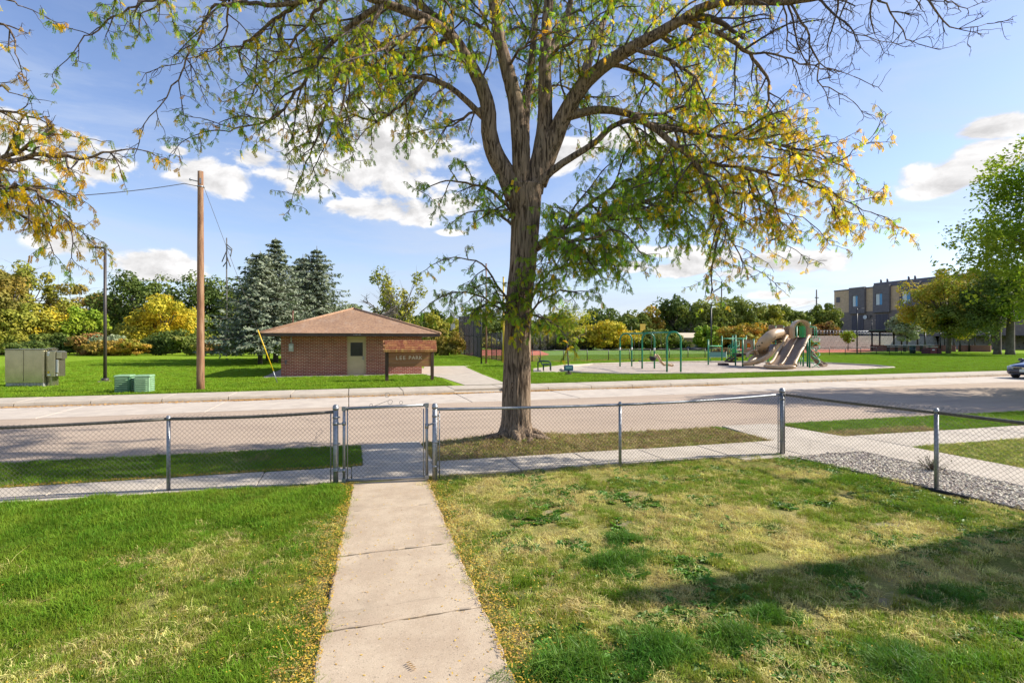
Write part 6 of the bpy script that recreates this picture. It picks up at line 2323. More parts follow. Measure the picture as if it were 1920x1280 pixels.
T.limb(W([(1400, 330, 8.9), (1420, 385, 9.1), (1445, 430, 9.2), (1470, 460, 9.3)]), 0.018, 0.005, 0.65, 0.4, (3, 5, 3), 0.10, 0.1, 0.19)
T.limb(W([(1400, 262, 8.9), (1430, 230, 9.3), (1470, 225, 9.7), (1510, 240, 10)]), 0.02, 0.006, 0.75, 0.5, (2, 6, 4), 0.07, 0.1, 0.2)
T.limb(W([(1260, 268, 9.25), (1240, 310, 9.4), (1225, 340, 9.6), (1235, 375, 9.7)]), 0.02, 0.006, 0.8, 0.5, G_, 0.10, 0.1, 0.22)
T.limb(W([(1180, 226, 9.8), (1215, 270, 10.2), (1260, 300, 10.6), (1310, 330, 10.9)]), 0.03, 0.008, 0.9, 0.6, G_, 0.08, 0.1, 0.2)
# ---- above the frame, for the shade it throws
for (px, py, d, leafp) in ((820, -200, 9.5, .35), (980, -260, 10.5, .35), (1120, -220, 11.5, .3), (700, -120, 11.5, .35)):
    T.limb(W([(960 + (px - 960) * .25, -60, (9.9 + d) / 2), ((px + 960) / 2, (py) / 2, (9.9 + d) / 2), (px, py, d)]), 0.06, 0.02, 1.4, leafp, (5, 2, 4), 0.04, 0.4, 0.34)
for lst, lp in (([(1180, -50, 11.4), (1230, -90, 12.3), (1300, -100, 13.2), (1380, -90, 14.2)], .55), ([(1180, -50, 11.4), (1160, -120, 12.4), (1200, -160, 13.4), (1280, -170, 14.4)], .55),
                ([(1095, -90, 11.5), (1110, -130, 12.4), (1080, -170, 13.4)], .5), ([(1040, -120, 10.4), (1000, -170, 11.4), (960, -190, 12.6), (900, -190, 13.6)], .5),
                ([(1385, 2, 8.9), (1430, -50, 9.8), (1480, -80, 10.8), (1500, -90, 11.8)], .45), ([(1300, -100, 13.2), (1280, -130, 14.0), (1240, -120, 15.0)], .5)):
    T.limb(W(lst), 0.05, 0.015, 1.5, lp, (5, 2, 4), 0.04, 0.1, 0.26)
T.build(tree, m_bark)
# the dark red clump up in the crown
mb = MB()
q0 = away(1254, 226, 9.9)
for i in range(120):
    p = q0 + Vector((random.gauss(0, .09), random.gauss(0, .08), random.gauss(0, .07)))
    d = Vector((random.gauss(0, 1), random.gauss(0, 1), random.gauss(0, 1))).normalized() * 0.05
    e = d.orthogonal().normalized() * 0.02
    mb.add([p - d, p + e, p + d, p - e], [(0, 1, 2, 3)])
whole('leaf_nest', mb, M('dry_red_leaf', (0.09, 0.028, 0.02), (0.14, 0.05, 0.03), 20, 0.8), 'dark red clump of dead leaves caught in the right limb of the locust', 'nest')

# ---- the yellow locust whose boughs reach in from the left
tl = thing('honey_locust_tree', 'yellow leaved honey locust reaching in at the upper left edge', 'tree', (-10.3, 8.9, 0))
T = Tree(23)
tb_ = Vector((-10.3, 8.9, -0.1))
T.limb([tb_, tb_ + Vector((0, 0, 1.5)), tb_ + Vector((0.1, 0.05, 3.6)), tb_ + Vector((0.3, 0, 5.2))], 0.24, 0.16, 0.6, 0.3, (1, 6, 3), 0.06, 0.95, 1)
cT = tb_ + Vector((0.1, 0.05, 3.4))
LB = lambda *a: T.limb(*a[0], **a[1])
Yc = (2, 7, 2.2)
T.limb([cT] + W([(-220, 380, 7.7), (-90, 330, 7.8), (10, 295, 7.9), (75, 262, 7.9), (108, 250, 7.9)]), 0.07, 0.008, 0.75, 0.85, Yc, 0.12, 0.35, 0.11)
T.limb([cT] + W([(-200, 400, 7.6), (-60, 330, 7.5), (30, 300, 7.5), (110, 290, 7.5), (160, 296, 7.5), (210, 284, 7.5), (250, 278, 7.5)]), 0.06, 0.006, 0.45, 0.35, Yc, 0.13, 0.35, 0.14)
T.limb([cT] + W([(-180, 420, 7.9), (-50, 360, 7.8), (30, 350, 7.7), (90, 375, 7.6), (130, 420, 7.6)]), 0.06, 0.008, 0.7, 0.9, Yc, 0.10, 0.35, 0.10)
T.limb([cT] + W([(-180, 420, 8.4), (-40, 380, 8.4), (30, 400, 8.3), (70, 430, 8.3)]), 0.05, 0.008, 0.6, 0.7, (5, 5, 2), 0.10, 0.35, 0.14)
T.limb([cT + Vector((0, 0, 1))] + W([(-220, 180, 8), (-100, 200, 8), (-20, 205, 8), (50, 215, 8), (90, 232, 8)]), 0.05, 0.006, 0.4, 0.12, Yc, 0.06, 0.4, 0.2)
T.limb([cT + Vector((0, 0, 1.5))] + W([(-220, 60, 8), (-100, 40, 8), (-30, 30, 8), (20, 60, 8), (30, 110, 8)]), 0.05, 0.006, 0.5, 0.22, (1, 8, 1), 0.08, 0.4, 0.2)
T.limb([cT + Vector((0, 0, 1.5))] + W([(-220, -20, 8), (-100, -30, 8), (-10, -10, 8), (45, 12, 8)]), 0.05, 0.006, 0.4, 0.25, (1, 8, 1), 0.06, 0.4, 0.22)
T.limb([cT] + W([(-160, 250, 7.8), (-60, 170, 8), (-10, 160, 8), (30, 178, 8)]), 0.04, 0.006, 0.35, 0.10, Yc, 0.06, 0.4, 0.22)
for ang in range(7):
    a_ = ang * 0.95 + 1.6
    e_ = cT + Vector((math.cos(a_) * 2.4 - 1.0, math.sin(a_) * 2.4 + 1.0, 3.4))
    T.limb([cT + Vector((0, 0, 1.0)), cT.lerp(e_, 0.5) + Vector((0, 0, 0.6)), e_], 0.09, 0.02, 1.5, 0.22, Yc, 0.05, 0.3, 0.45)
T.build(tl, m_bark)


# ------------------------------------------------------------------ broadleaf trees built of leaf clumps
def quads(C, Nn, size, asp=0.6, r=rng):
    """leaf quads at C facing roughly Nn"""
    n = len(C)
    nn = Nn + r.normal(0, 0.55, (n, 3))
    nn /= np.linalg.norm(nn, axis=1, keepdims=True) + 1e-9
    a = np.cross(nn, r.normal(0, 1, (n, 3)))
    a /= np.linalg.norm(a, axis=1, keepdims=True) + 1e-9
    b_ = np.cross(nn, a)
    s_ = (size * r.uniform(0.6, 1.4, n))[:, None]
    V = np.stack([C - a * s_, C - b_ * s_ * asp, C + a * s_, C + b_ * s_ * asp], 1).reshape(-1, 3)
    F = np.arange(4 * n).reshape(n, 4)
    return V, F


_FM = {}


def fol_mat(name, cols, scale=0.5, trans=0.22):
    """foliage of two or three true leaf colours mixed in patches"""
    if name in _FM:
        return _FM[name]
    m = bpy.data.materials.new(name)
    m.use_nodes = True
    k = NT(m.node_tree)
    b = m.node_tree.nodes['Principled BSDF']
    b.inputs['Roughness'].default_value = 0.7
    b.inputs['Specular IOR Level'].default_value = 0.15
    v = k.n('ShaderNodeNewGeometry').outputs['Position']
    c = k.mix(k.ramp(k.noise(v, scale, 5, 0.7), 0.40, 0.60), cols[0], cols[1])
    if len(cols) > 2:
        c = k.mix(k.ramp(k.noise(k.vmap(v, loc=(7, 3, 1)), scale * 1.5, 5, 0.7), 0.56, 0.66), c, cols[2])
    c = k.mix(k.m('MULTIPLY', k.ramp(k.noise(v, scale * 9, 2, 0.5), 0.4, 0.65), 0.4), c, k.mix(1.0, c, (1.55, 1.45, 1.3), 'MULTIPLY'))
    k.link(c, b.inputs['Base Color'])
    tr = k.n('ShaderNodeBsdfTranslucent')
    k.link(k.mix(1.0, c, (1.3, 1.4, 0.8), 'MULTIPLY'), tr.inputs[0])
    ms = k.n('ShaderNodeMixShader')
    ms.inputs[0].default_value = trans
    k.link(b.outputs[0], ms.inputs[1])
    k.link(tr.outputs[0], ms.inputs[2])
    k.link(ms.outputs[0], m.node_tree.nodes['Material Output'].inputs[0])
    _FM[name] = m
    return m


def crown_pts(c, R, nblob, npt, seed, low=0.0, blob=0.36, hollow=0.55):
    """points and outward normals over a heap of leafy lobes filling an ellipsoid"""
    r = np.random.default_rng(seed)
    bc = []
    for i in range(nblob):
        d = r.normal(0, 1, 3)
        d /= np.linalg.norm(d)
        if d[2] < low - 0.2:
            d[2] *= -0.5
        q_ = d * (r.uniform(0.30, 1.0) ** 0.8 * 0.86)
        bc.append(q_)
    bc = np.array(bc)
    br = r.uniform(0.6, 1.25, nblob) * blob
    idx = r.integers(0, nblob, npt)
    d = r.normal(0, 1, (npt, 3))
    d /= np.linalg.norm(d, axis=1, keepdims=True)
    rad_ = r.uniform(hollow, 1.0, npt) ** 0.6
    # ragged edge
    rad_ *= 1 + 0.22 * (r.random(npt) - 0.5)
    loc = bc[idx] + d * (br[idx] * rad_)[:, None]
    P = np.array(c) + loc * np.array(R)
    Nn = d * np.array([1, 1, 1]) + np.array([0, 0, 0.35])
    return P, Nn, np.array(c) + bc * np.array(R)


m_tr_dark = M('far_trunk', (0.085, 0.068, 0.055), (0.13, 0.11, 0.09), 3, 0.95)


def leafy(name, base, c, R, mat, label, cat='tree', n=3500, leaf=0.2, blobs=16, blob=0.36, seed=1, trunk=True, tr=None, group=None, hollow=0.5, low=0.0, sparse_twigs=0, lean=None):
    base = Vector(base)
    t = thing(name, label, cat, base, 0, group)
    P, Nn, bc = crown_pts(c, R, blobs, n, seed, low, blob, hollow)
    keep = P[:, 2] > base.z + 0.02
    P, Nn = P[keep], Nn[keep]
    V, F = quads(P, Nn, leaf)
    mesh_np('crown', V, F, mat, t)
    if trunk:
        r = random.Random(seed)
        tr = tr or max(0.08, R[2] * 0.05)
        mb = MB()
        cc_ = Vector(c)
        top = Vector((c[0], c[1], c[2] - R[2] * 0.25))
        mb.tube([base - Vector((0, 0, 0.2)), base.lerp(top, 0.45) + Vector((r.uniform(-.1, .1) * R[0] * .4, 0, 0)), top], [tr * 1.25, tr * 0.9, tr * 0.55], 8)
        obj('trunk', mb, m_tr_dark, t)
        mb = MB()
        for q_ in bc:
            s_ = base.lerp(top, r.uniform(0.5, 1.0))
            e_ = Vector(q_)
            mid_ = s_.lerp(e_, 0.5) + Vector((0, 0, -0.04 * R[2]))
            mb.tube([s_, mid_, e_], [tr * 0.4, tr * 0.25, tr * 0.08], 5)
            for _ in range(sparse_twigs):
                d = Vector((r.gauss(0, 1) * R[0], r.gauss(0, 1) * R[1], abs(r.gauss(0, 1)) * R[2])) * 0.22
                mb.tube([mid_.lerp(e_, r.random()), e_ + d * 0.5, e_ + d], [tr * 0.12, tr * 0.08, tr * 0.03], 3)
        obj('limbs', mb, m_tr_dark, t)
    return t


F_dk = fol_mat('leaf_dark_green', ((0.075, 0.115, 0.028), (0.125, 0.165, 0.035), (0.18, 0.19, 0.04)), 0.35)
F_md = fol_mat('leaf_mid_green', ((0.135, 0.18, 0.035), (0.205, 0.235, 0.045), (0.28, 0.27, 0.06)), 0.35)
F_yg = fol_mat('leaf_yellow_green', ((0.25, 0.27, 0.04), (0.36, 0.32, 0.045), (0.16, 0.19, 0.04)), 0.3)
F_ye = fol_mat('leaf_bright_yellow', ((0.62, 0.44, 0.03), (0.46, 0.40, 0.04), (0.28, 0.31, 0.04)), 0.35)
F_ol = fol_mat('leaf_olive_orange', ((0.22, 0.20, 0.045), (0.36, 0.25, 0.05), (0.14, 0.16, 0.04)), 0.3)
F_or = fol_mat('leaf_orange_mix', ((0.50, 0.29, 0.05), (0.26, 0.27, 0.04), (0.58, 0.36, 0.08)), 0.5)
F_rd = fol_mat('leaf_red_brown', ((0.38, 0.17, 0.06), (0.22, 0.19, 0.05), (0.46, 0.28, 0.08)), 0.6)
F_gy = fol_mat('leaf_grey_green', ((0.24, 0.29, 0.15), (0.36, 0.39, 0.24), (0.16, 0.20, 0.08)), 0.6)
F_mp = fol_mat('leaf_maple_green', ((0.13, 0.22, 0.018), (0.24, 0.31, 0.03), (0.36, 0.36, 0.04)), 0.45, 0.35)
F_ot = fol_mat('leaf_turning_maple', ((0.46, 0.36, 0.05), (0.25, 0.29, 0.04), (0.60, 0.38, 0.07)), 0.45)
F_lm = fol_mat('leaf_lime', ((0.20, 0.31, 0.03), (0.29, 0.35, 0.03)), 0.4)
F_by = fol_mat('leaf_young_locust', ((0.25, 0.30, 0.03), (0.42, 0.36, 0.03), (0.16, 0.22, 0.03)), 0.9, 0.4)


def bgtree(px, d, top_, wpx, bot, mat, label, n=3500, name='tree', seed=0, leaf=None, blobs=18, blob=0.36, trunk=True, depth=1.0, hollow=0.5, tw=0, cat='tree', basez=ZP):
    """crown seen between rows top_ and bot, half width wpx, centred on column px, at distance d"""
    s_ = d / FOC
    z1, z0 = EYE + (HOR - top_) * s_, max(basez, EYE + (HOR - bot) * s_)
    c = away(px, 600, d)
    c.z = (z0 + z1) / 2
    R = (wpx * s_ * 1.24, wpx * s_ * 1.24 * depth, (z1 - z0) / 2 * 1.04)
    b_ = Vector((c.x, c.y, basez))
    return leafy(name, b_, tuple(c), R, mat, label, cat, int(n * 1.9), leaf or 0.0028 * d, int(blobs * 2.6), blob * 0.72, seed + int(px) + 1000, trunk, None, None, hollow, -1.0, tw)


# far woods behind everything: lumpy mass all along the horizon
Vs, Fs = [], []
o_ = 0
for i in range(230):
    px = -700 + i * 15 + random.uniform(-8, 8)
    d = 165 + random.uniform(-8, 25)
    if px > 1560:
        d += 60
    top_ = 588 + random.uniform(-8, 12) + (10 if 640 < px < 1250 else 0)
    s_ = d / FOC
    z1 = EYE + (HOR - top_) * s_
    c = away(px, 600, d); c.z = z1 / 2
    P, Nn, _ = crown_pts(tuple(c), (26 * s_, 26 * s_, z1 / 2), 9, 900, i + 900, -1.0, 0.45, 0.5)
    V, F = quads(P, Nn, 0.75)
    Vs.append(V); Fs.append(F + o_)
    o_ += len(V)
mesh_np('distant_woods', np.concatenate(Vs), np.concatenate(Fs), F_md, None, False, kind='stuff', label='hazy green woods on the horizon behind the ball field')

TREES = [
    # px, dist, top, half width, bottom, material, label, n
    (205, 92, 545, 44, 650, F_md, 'mid green tree filling the gap behind the street lamp', 2600, 'oak_tree'),
    (455, 90, 520, 44, 650, F_md, 'mid green tree half hidden left of the spruces', 2600, 'oak_tree'),
    (-60, 74, 500, 60, 660, F_yg, 'yellow green tree cut by the left edge', 2600, 'mulberry_tree'),
    (120, 78, 560, 40, 655, F_yg, 'olive yellow tree under the brownish oak', 2600, 'mulberry_tree'),
    (350, 80, 580, 36, 655, F_md, 'mid green tree between the bright yellow tree and the utility pole', 2000, 'mulberry_tree'),
    (600, 88, 560, 60, 650, F_dk, 'dark green tree seen between the spruces', 2600, 'oak_tree'),
    (6, 70, 488, 42, 660, F_ol, 'orange tinged tree at the left edge behind the shrubs', 3800, 'oak_tree'),
    (52, 82, 480, 50, 600, F_yg, 'tall airy yellow green tree with visible limbs at far left', 2600, 'elm_tree'),
    (148, 86, 532, 58, 630, F_ol, 'brownish olive oak between the airy tree and the street lamp', 3600, 'oak_tree'),
    (262, 86, 508, 62, 650, F_dk, 'dark green broad tree right of the street lamp', 5200, 'oak_tree'),
    (392, 88, 508, 58, 640, F_dk, 'dark green tree behind the wooden utility pole', 4200, 'oak_tree'),
    (312, 74, 546, 54, 650, F_ye, 'bright yellow bushy tree between street lamp and utility pole', 4200, 'yellow_tree'),
    (160, 73, 574, 34, 655, F_lm, 'small lime green tree just left of the street lamp', 2400, 'lime_tree'),
    (40, 70, 560, 52, 660, F_yg, 'yellow green shrubby tree behind the steel cabinet', 3600, 'mulberry_tree'),
    (95, 72, 575, 34, 660, F_ye, 'golden small tree right of the steel cabinet', 2200, 'yellow_tree'),
    (235, 72, 604, 30, 664, F_yg, 'low yellow green tree under the dark oak', 1800, 'mulberry_tree'),
    (745, 72, 492, 50, 640, F_yg, 'thin crowned tree with yellow tips behind the park building roof', 1500, 'elm_tree'),
    (655, 90, 560, 60, 650, F_md, 'mid green tree low behind the building roof', 2600, 'oak_tree'),
    (800, 88, 572, 40, 660, F_dk, 'dark tree right of the thin crowned tree', 2400, 'oak_tree'),
    (828, 74, 586, 36, 660, F_yg, 'bright yellow green tree right of the park building', 2800, 'mulberry_tree'),
    (900, 110, 572, 46, 655, F_dk, 'dark tree behind the backstop', 2600, 'oak_tree'),
    (1045, 116, 585, 46, 655, F_dk, 'dark green tree right of the big trunk, beyond the outfield', 2800, 'oak_tree'),
    (1128, 122, 574, 42, 650, F_dk, 'deep green tree on the skyline behind the yellow bushes', 2800, 'oak_tree'),
    (1180, 124, 578, 34, 650, F_md, 'round green tree left of the far yellow foul pole', 2600, 'oak_tree'),
    (1216, 126, 576, 28, 640, F_or, 'orange topped tree on the skyline behind the foul pole', 2200, 'maple_tree'),
    (1270, 128, 551, 40, 650, F_dk, 'dark evergreen toned tree left of the bare topped one', 3200, 'oak_tree'),
    (1322, 122, 548, 44, 648, F_md, 'broad green tree left of the crossed arm power pole', 3200, 'oak_tree'),
    (1382, 124, 550, 48, 648, F_md, 'broad green tree behind the crossed arm power pole', 3400, 'oak_tree'),
    (1432, 126, 572, 38, 648, F_yg, 'light green tree right of the crossed arm power pole', 2800, 'oak_tree'),
    (1478, 130, 567, 34, 648, F_md, 'green tree behind the slide hood', 2800, 'oak_tree'),
    (1546, 134, 568, 30, 640, F_md, 'green tree touching the left corner of the school', 2800, 'oak_tree'),
    (1548, 126, 600, 26, 645, F_rd, 'reddish brown small tree at the foot of the school corner', 1800, 'maple_tree'),
    (1392, 92, 602, 38, 652, F_or, 'rusty orange crabapple behind the climbing frame steps', 3200, 'crabapple_tree'),
    (1440, 96, 598, 28, 650, F_yg, 'yellow green tree behind the tube slide', 2000, 'mulberry_tree'),
    (1325, 100, 606, 24, 652, F_lm, 'lime tree left of the tall black lamp post', 1600, 'lime_tree'),
    (1133, 104, 601, 52, 656, F_ye, 'wide golden bush mass behind the tall net fence', 3600, 'yellow_tree'),
    (1060, 104, 606, 40, 656, F_yg, 'yellow green bushes behind the young tree', 2600, 'mulberry_tree'),
    (1232, 104, 616, 40, 656, F_md, 'green bushes left of the cream shed', 2600, 'mulberry_tree'),
    (1325, 104, 622, 20, 656, F_gy, 'grey green shrub right of the cream shed', 1500, 'willow_tree'),
    (1352, 70, 652, 13, 667, F_rd, 'small brownish shrub by the low black fence', 700, 'crabapple_tree'),
]
for (px, d, tpy, w, bt, mat, lab, n, nm) in TREES:
    bgtree(px, d, tpy, w, bt, mat, lab, n, nm, tw=(4 if 'airy' in lab or 'thin crowned' in lab else 0), blobs=(12 if 'airy' in lab or 'thin' in lab else 20),
           blob=(0.30 if 'airy' in lab or 'thin' in lab else 0.36))
# shrubs along the far edge of the left lawn
SH = [(-40, 636, F_or, 'rust and green shrub at the left edge of the lawn'), (25, 628, F_yg, 'pale green shrub behind the steel cabinet'), (80, 634, F_md, 'green shrub right of the steel cabinet'),
      (118, 632, F_dk, 'darkest shrub left of the street lamp'), (170, 632, F_rd, 'red and orange shrub just left of the street lamp'), (212, 630, F_gy, 'grey green shrub right of the street lamp'),
      (240, 646, F_or, 'low orange shrub in front of the grey green one'), (282, 636, F_dk, 'dark shrub under the bright yellow tree, left one'), (325, 626, F_dk, 'dark leafy shrub under the bright yellow tree, right one'),
      (360, 636, F_md, 'green shrub just left of the utility pole'), (398, 640, F_yg, 'yellow green shrub right of the utility pole'), (446, 628, F_gy, 'dry grey shrub beneath the spruces'),
      (500, 640, F_yg, 'yellow green shrub among the spruce trunks'), (836, 628, F_ol, 'olive shrub right of the park building'), (420, 648, F_rd, 'brown low shrub right of the utility pole'),
      (200, 648, F_ol, 'low olive shrub at the foot of the street lamp'), (60, 648, F_dk, 'low dark shrub behind the cabinet side box')]
for (px, tpy, mat, lab) in SH:
    bgtree(px, 67 if tpy < 640 else 64.5, tpy - 9, 34, 682, mat, lab, 1900, 'shrub', leaf=0.16, blobs=14, blob=0.42, trunk=False, depth=0.6, cat='shrub')
for i, px in enumerate((870, 905, 950, 1000, 1035, 1085, 1150, 1200, 1260, 1430, 1495)):
    bgtree(px, 108, 628 + (i % 3) * 4, 32, 662, (F_md, F_yg, F_dk)[i % 3], ['green', 'yellowish', 'darker green'][i % 3] + ' scrub clump number ' + ['one', 'two', 'three', 'four', 'five', 'six', 'seven', 'eight', 'nine', 'ten', 'eleven'][i] + ' from the left beyond the outfield',
           1100, 'scrub', blobs=12, blob=0.42, trunk=False, cat='shrub')

# the right hand trees
bgtree(1778, 76, 498, 68, 638, F_ot, 'orange topped broad tree with a dark trunk before the school', 9500, 'maple_tree', leaf=0.17, blobs=34, blob=0.30)
bgtree(1795, 75.2, 560, 62, 634, F_md, 'green lower tree growing into the orange topped one', 5000, 'maple_tree', leaf=0.17, blobs=24, blob=0.32, trunk=False)
bgtree(1700, 92, 580, 32, 640, F_gy, 'silvery green small tree in front of the school wall', 2600, 'willow_tree', leaf=0.2)
bgtree(1590, 100, 618, 13, 644, F_lm, 'tiny pale tree in front of the retaining wall', 700, 'young_tree', leaf=0.16)
tpine = bgtree(1862, 68, 492, 42, 632, F_dk, 'dark evergreen toned tree with a bare lower trunk, left of two by the car', 4600, 'pine_tree', leaf=0.17, blobs=24, trunk=False)
tmap = bgtree(1912, 66, 480, 52, 622, F_mp, 'leafy yellowish green tree with a bare lower trunk at the right edge', 3200, 'maple_tree', leaf=0.17, blobs=24, trunk=False)
for (px, d, r_) in ((1870, 70, 0.42), (1894, 68.5, 0.48)):
    p = away(px, 660, d); p.z = ZP
    obj('trunk', MB().tube([p - Vector((0, 0, 0.2)), p + Vector((0, 0, 0.5)), p + Vector((0.1, 0, 4.5)), p + Vector((0.2, 0, 8))], [r_ * 1.25, r_, r_ * 0.85, r_ * 0.5], 12), m_tr_dark,
        tpine if px < 1880 else tmap)
# near maple, trunk out of frame on the right
def maple_leaf(rr):
    V, F = [], []
    for _ in range(16):
        p = Vector((rr.gauss(0, 0.16), rr.gauss(0, 0.16), rr.gauss(0, 0.12)))
        n_ = (Vector((rr.gauss(0, 0.5), rr.gauss(0, 0.5), 1))).normalized()
        a = n_.orthogonal().normalized()
        a = Matrix.Rotation(rr.uniform(0, 6.28), 3, n_) @ a
        b_ = n_.cross(a)
        s_ = rr.uniform(0.05, 0.085)
        o = len(V)
        V += [tuple(p - a * s_), tuple(p - b_ * s_ * 0.7 - a * s_ * 0.2), tuple(p - b_ * s_ * 0.3 + a * s_ * 0.3), tuple(p + a * s_ * 1.1), tuple(p + b_ * s_ * 0.3 + a * s_ * 0.3), tuple(p + b_ * s_ * 0.7 - a * s_ * 0.2)]
        F.append((o, o + 1, o + 2, o + 3, o + 4, o + 5))
    return V, F


MAPV = [maple_leaf(random.Random(50 + i)) for i in range(4)]
mp = Vector((28.8, 9.2, 0))
tm = thing('maple_tree', 'near green maple whose leafy boughs reach in at the right edge', 'tree', mp)
P, Nn, bc = crown_pts((27.9, 11.2, 5.6), (6.3, 4.6, 5.2), 60, 4000, 77, -1.0, 0.30, 0.05)
n = len(P)
scatter('foliage', MAPV, P, np.stack([rng.normal(0, .5, n), rng.normal(0, .5, n), rng.uniform(0, 6.28, n)], 1), rng.uniform(0.8, 1.3, n), F_mp, tm, kind='stuff')
obj('trunk', MB().tube([mp - Vector((0, 0, .2)), mp + Vector((0, 0, 1.8)), mp + Vector((0, 1, 5)), mp + Vector((0, 1.6, 9))], [0.24, 0.19, 0.13, 0.04], 10), m_tr_dark, tm)
mb = MB()
for q_ in bc:
    s_ = mp + Vector((0, 0.8, random.uniform(2, 6)))
    e_ = Vector(q_)
    mb.tube([s_, s_.lerp(e_, 0.5) + Vector((0, 0, 0.3)), e_], [0.07, 0.045, 0.012], 5)
obj('limbs', mb, m_tr_dark, tm)
# clipped arborvitae beyond the frame: its pointed shade lies on the lawn
V_, N_ = [], []
r_ = np.random.default_rng(3)
for i in range(5200):
    t = r_.random() ** 0.7
    th = r_.random() * 6.283
    rr_ = 1.2 * (1 - t) ** 0.85 * (0.9 + 0.25 * r_.random()) * (1 + 0.18 * math.sin(3 * th + t * 9))
    V_.append((10.75 + math.cos(th) * rr_, 1.95 + math.sin(th) * rr_, 0.1 + (1 - t) * 0 + t * 6.35)); N_.append((math.cos(th), math.sin(th), 0.2))
ta = thing('arborvitae', 'tall pointed arborvitae by the neighbour walk, out of frame at right', 'tree', (10.75, 1.95, 0))
Vq, Fq = quads(np.array(V_), np.array(N_), 0.11)
mesh_np('foliage', Vq, Fq, F_dk, ta)
obj('trunk', MB().tube([(10.75, 1.95, -0.1), (10.75, 1.95, 5.6)], [0.12, 0.02], 8), m_tr_dark, ta)

# young tree by the bench
p = at(1066, 686, ZP)
s_ = dist_at(686, ZP) / FOC
yt = leafy('young_tree', p, (away(1062, 604, s_ * FOC).x, away(1062, 604, s_ * FOC).y, EYE + (HOR - 604) * s_), (2.15, 1.7, 1.75), F_by, 'young yellow green tree with a slim trunk by the bench pad', 'tree', 2400, 0.075, 18, 0.34, 9, tr=0.05)

# ------------------------------------------------------------------ spruces
F_sp = fol_mat('spruce_needles', ((0.125, 0.16, 0.105), (0.26, 0.29, 0.20), (0.11, 0.135, 0.06)), 0.9, 0.08)


def spruce(base, H, Rb, label, seed, zlow=0.16, dead=0.0):
    base = Vector(base)
    t = thing('spruce_tree', label, 'tree', base)
    r = np.random.default_rng(seed)
    C, Nn = [], []
    mbb = MB()
    z = H * zlow
    while z < H * 0.985:
        f_ = (z - H * zlow) / (H * (1 - zlow))
        L = Rb * 1.62 * (1 - f_) ** 0.68 * (0.55 + 0.45 * min(1, f_ * 6 + 0.4))
        nb = int(7 + 6 * (1 - f_))
        a0 = r.random() * 6.28
        L *= r.uniform(0.82, 1.12)
        for k_ in range(nb):
            a = a0 + k_ * 6.283 / nb + r.normal(0, 0.12)
            Lk = L * r.uniform(0.55, 1.25)
            dx, dy = math.cos(a), math.sin(a)
            m_ = int(10 + 26 * Lk / Rb)
            for j in range(m_):
                u = (j + r.random()) / m_
                zz = z - 0.30 * Lk * u + 0.22 * Lk * u * u
                w_ = 0.20 * Lk * (1 - u) + 0.10
                for _ in range(2):
                    s2 = r.normal(0, 1) * w_
                    C.append((base.x + dx * Lk * u - dy * s2, base.y + dy * Lk * u + dx * s2, base.z + zz - abs(s2) * 0.3 + r.normal(0, 0.05)))
                    Nn.append((dx * 0.4, dy * 0.4, 1.0))
            mbb.tube([(base.x, base.y, base.z + z), (base.x + dx * Lk * 0.9, base.y + dy * Lk * 0.9, base.z + z - 0.08 * Lk)], [0.035, 0.008], 3, False)
        z += H * 0.032 * r.uniform(0.8, 1.2)
    V, F = quads(np.array(C), np.array(Nn), 0.15, 0.5, r)
    mesh_np('needles', V, F, F_sp, t)
    obj('trunk', MB().tube([base - Vector((0, 0, .2)), base + Vector((0, 0, H * 0.5)), base + Vector((0, 0, H))], [H * 0.021, H * 0.014, 0.02], 8), m_tr_dark, t)
    obj('limbs', mbb, m_tr_dark, t)
    return t


for (px, py, ttop, w, lab, sd) in ((488, 683, 470, 68, 'left of the blue green spruces, its grey trunk bare at the base', 1), (517, 680, 445, 60, 'tallest pointed blue green spruce of the group by the building', 2),
                                   (502, 676, 500, 60, 'spruce squeezed behind the tallest one', 5), (594, 676, 461, 58, 'right hand blue green spruce with a thin broken top, behind the roof', 3),
                                   (568, 674, 476, 50, 'spruce between the tallest and the broken topped one', 4)):
    d = dist_at(py, ZP)
    p = at(px, py, ZP)
    spruce(p, (HOR - ttop) * d / FOC + EYE - ZP, w * d / FOC, lab, sd)


# ------------------------------------------------------------------ bare tree and dead branches by the spruces
def bare_tree(base, H, label, seed, spread=0.9):
    r = random.Random(seed)
    t = thing('bare_tree', label, 'tree', base)
    V, F = [], []

    def rec(p, d, L, rr_, lv):
        pts, rs = [p], [rr_]
        n = 5
        for i in range(n):
            d = (d + Vector((r.gauss(0, .22), r.gauss(0, .22), r.gauss(0, .16)))).normalized()
            p = p + d * (L / n)
            pts.append(p); rs.append(rr_ * (1 - 0.5 * (i + 1) / n))
        mb_tube_fast(V, F, pts, rs, 5 if lv < 2 else 3)
        if lv < 5:
            for k_ in range(3 if lv < 4 else 2):
                q_ = pts[r.randint(2, n)]
                dd_ = (d + Vector((r.gauss(0, spread), r.gauss(0, spread), r.gauss(0.1, .5)))).normalized()
                rec(q_, dd_, L * r.uniform(0.55, 0.8), rr_ * 0.63, lv + 1)
    rec(Vector(base), Vector((0, 0, 1)), H * 0.34, H * 0.028, 0)
    rec(Vector(base), Vector((0.15, 0, 1)), H * 0.40, H * 0.022, 0)
    mesh_np('branches', V, F, m_tr_dark, t, True)


bare_tree(at(672, 668, ZP), 11.5, 'bare dark branched tree right of the spruces, behind the roof', 4)
bare_tree(away(1300, 650, 118) * 1.0 + Vector((0, 0, -0.5)), 8.5, 'pale bare topped tree in front of the far green trees', 9, 0.5)
S.objects['bare_tree.001'].location.z = ZP
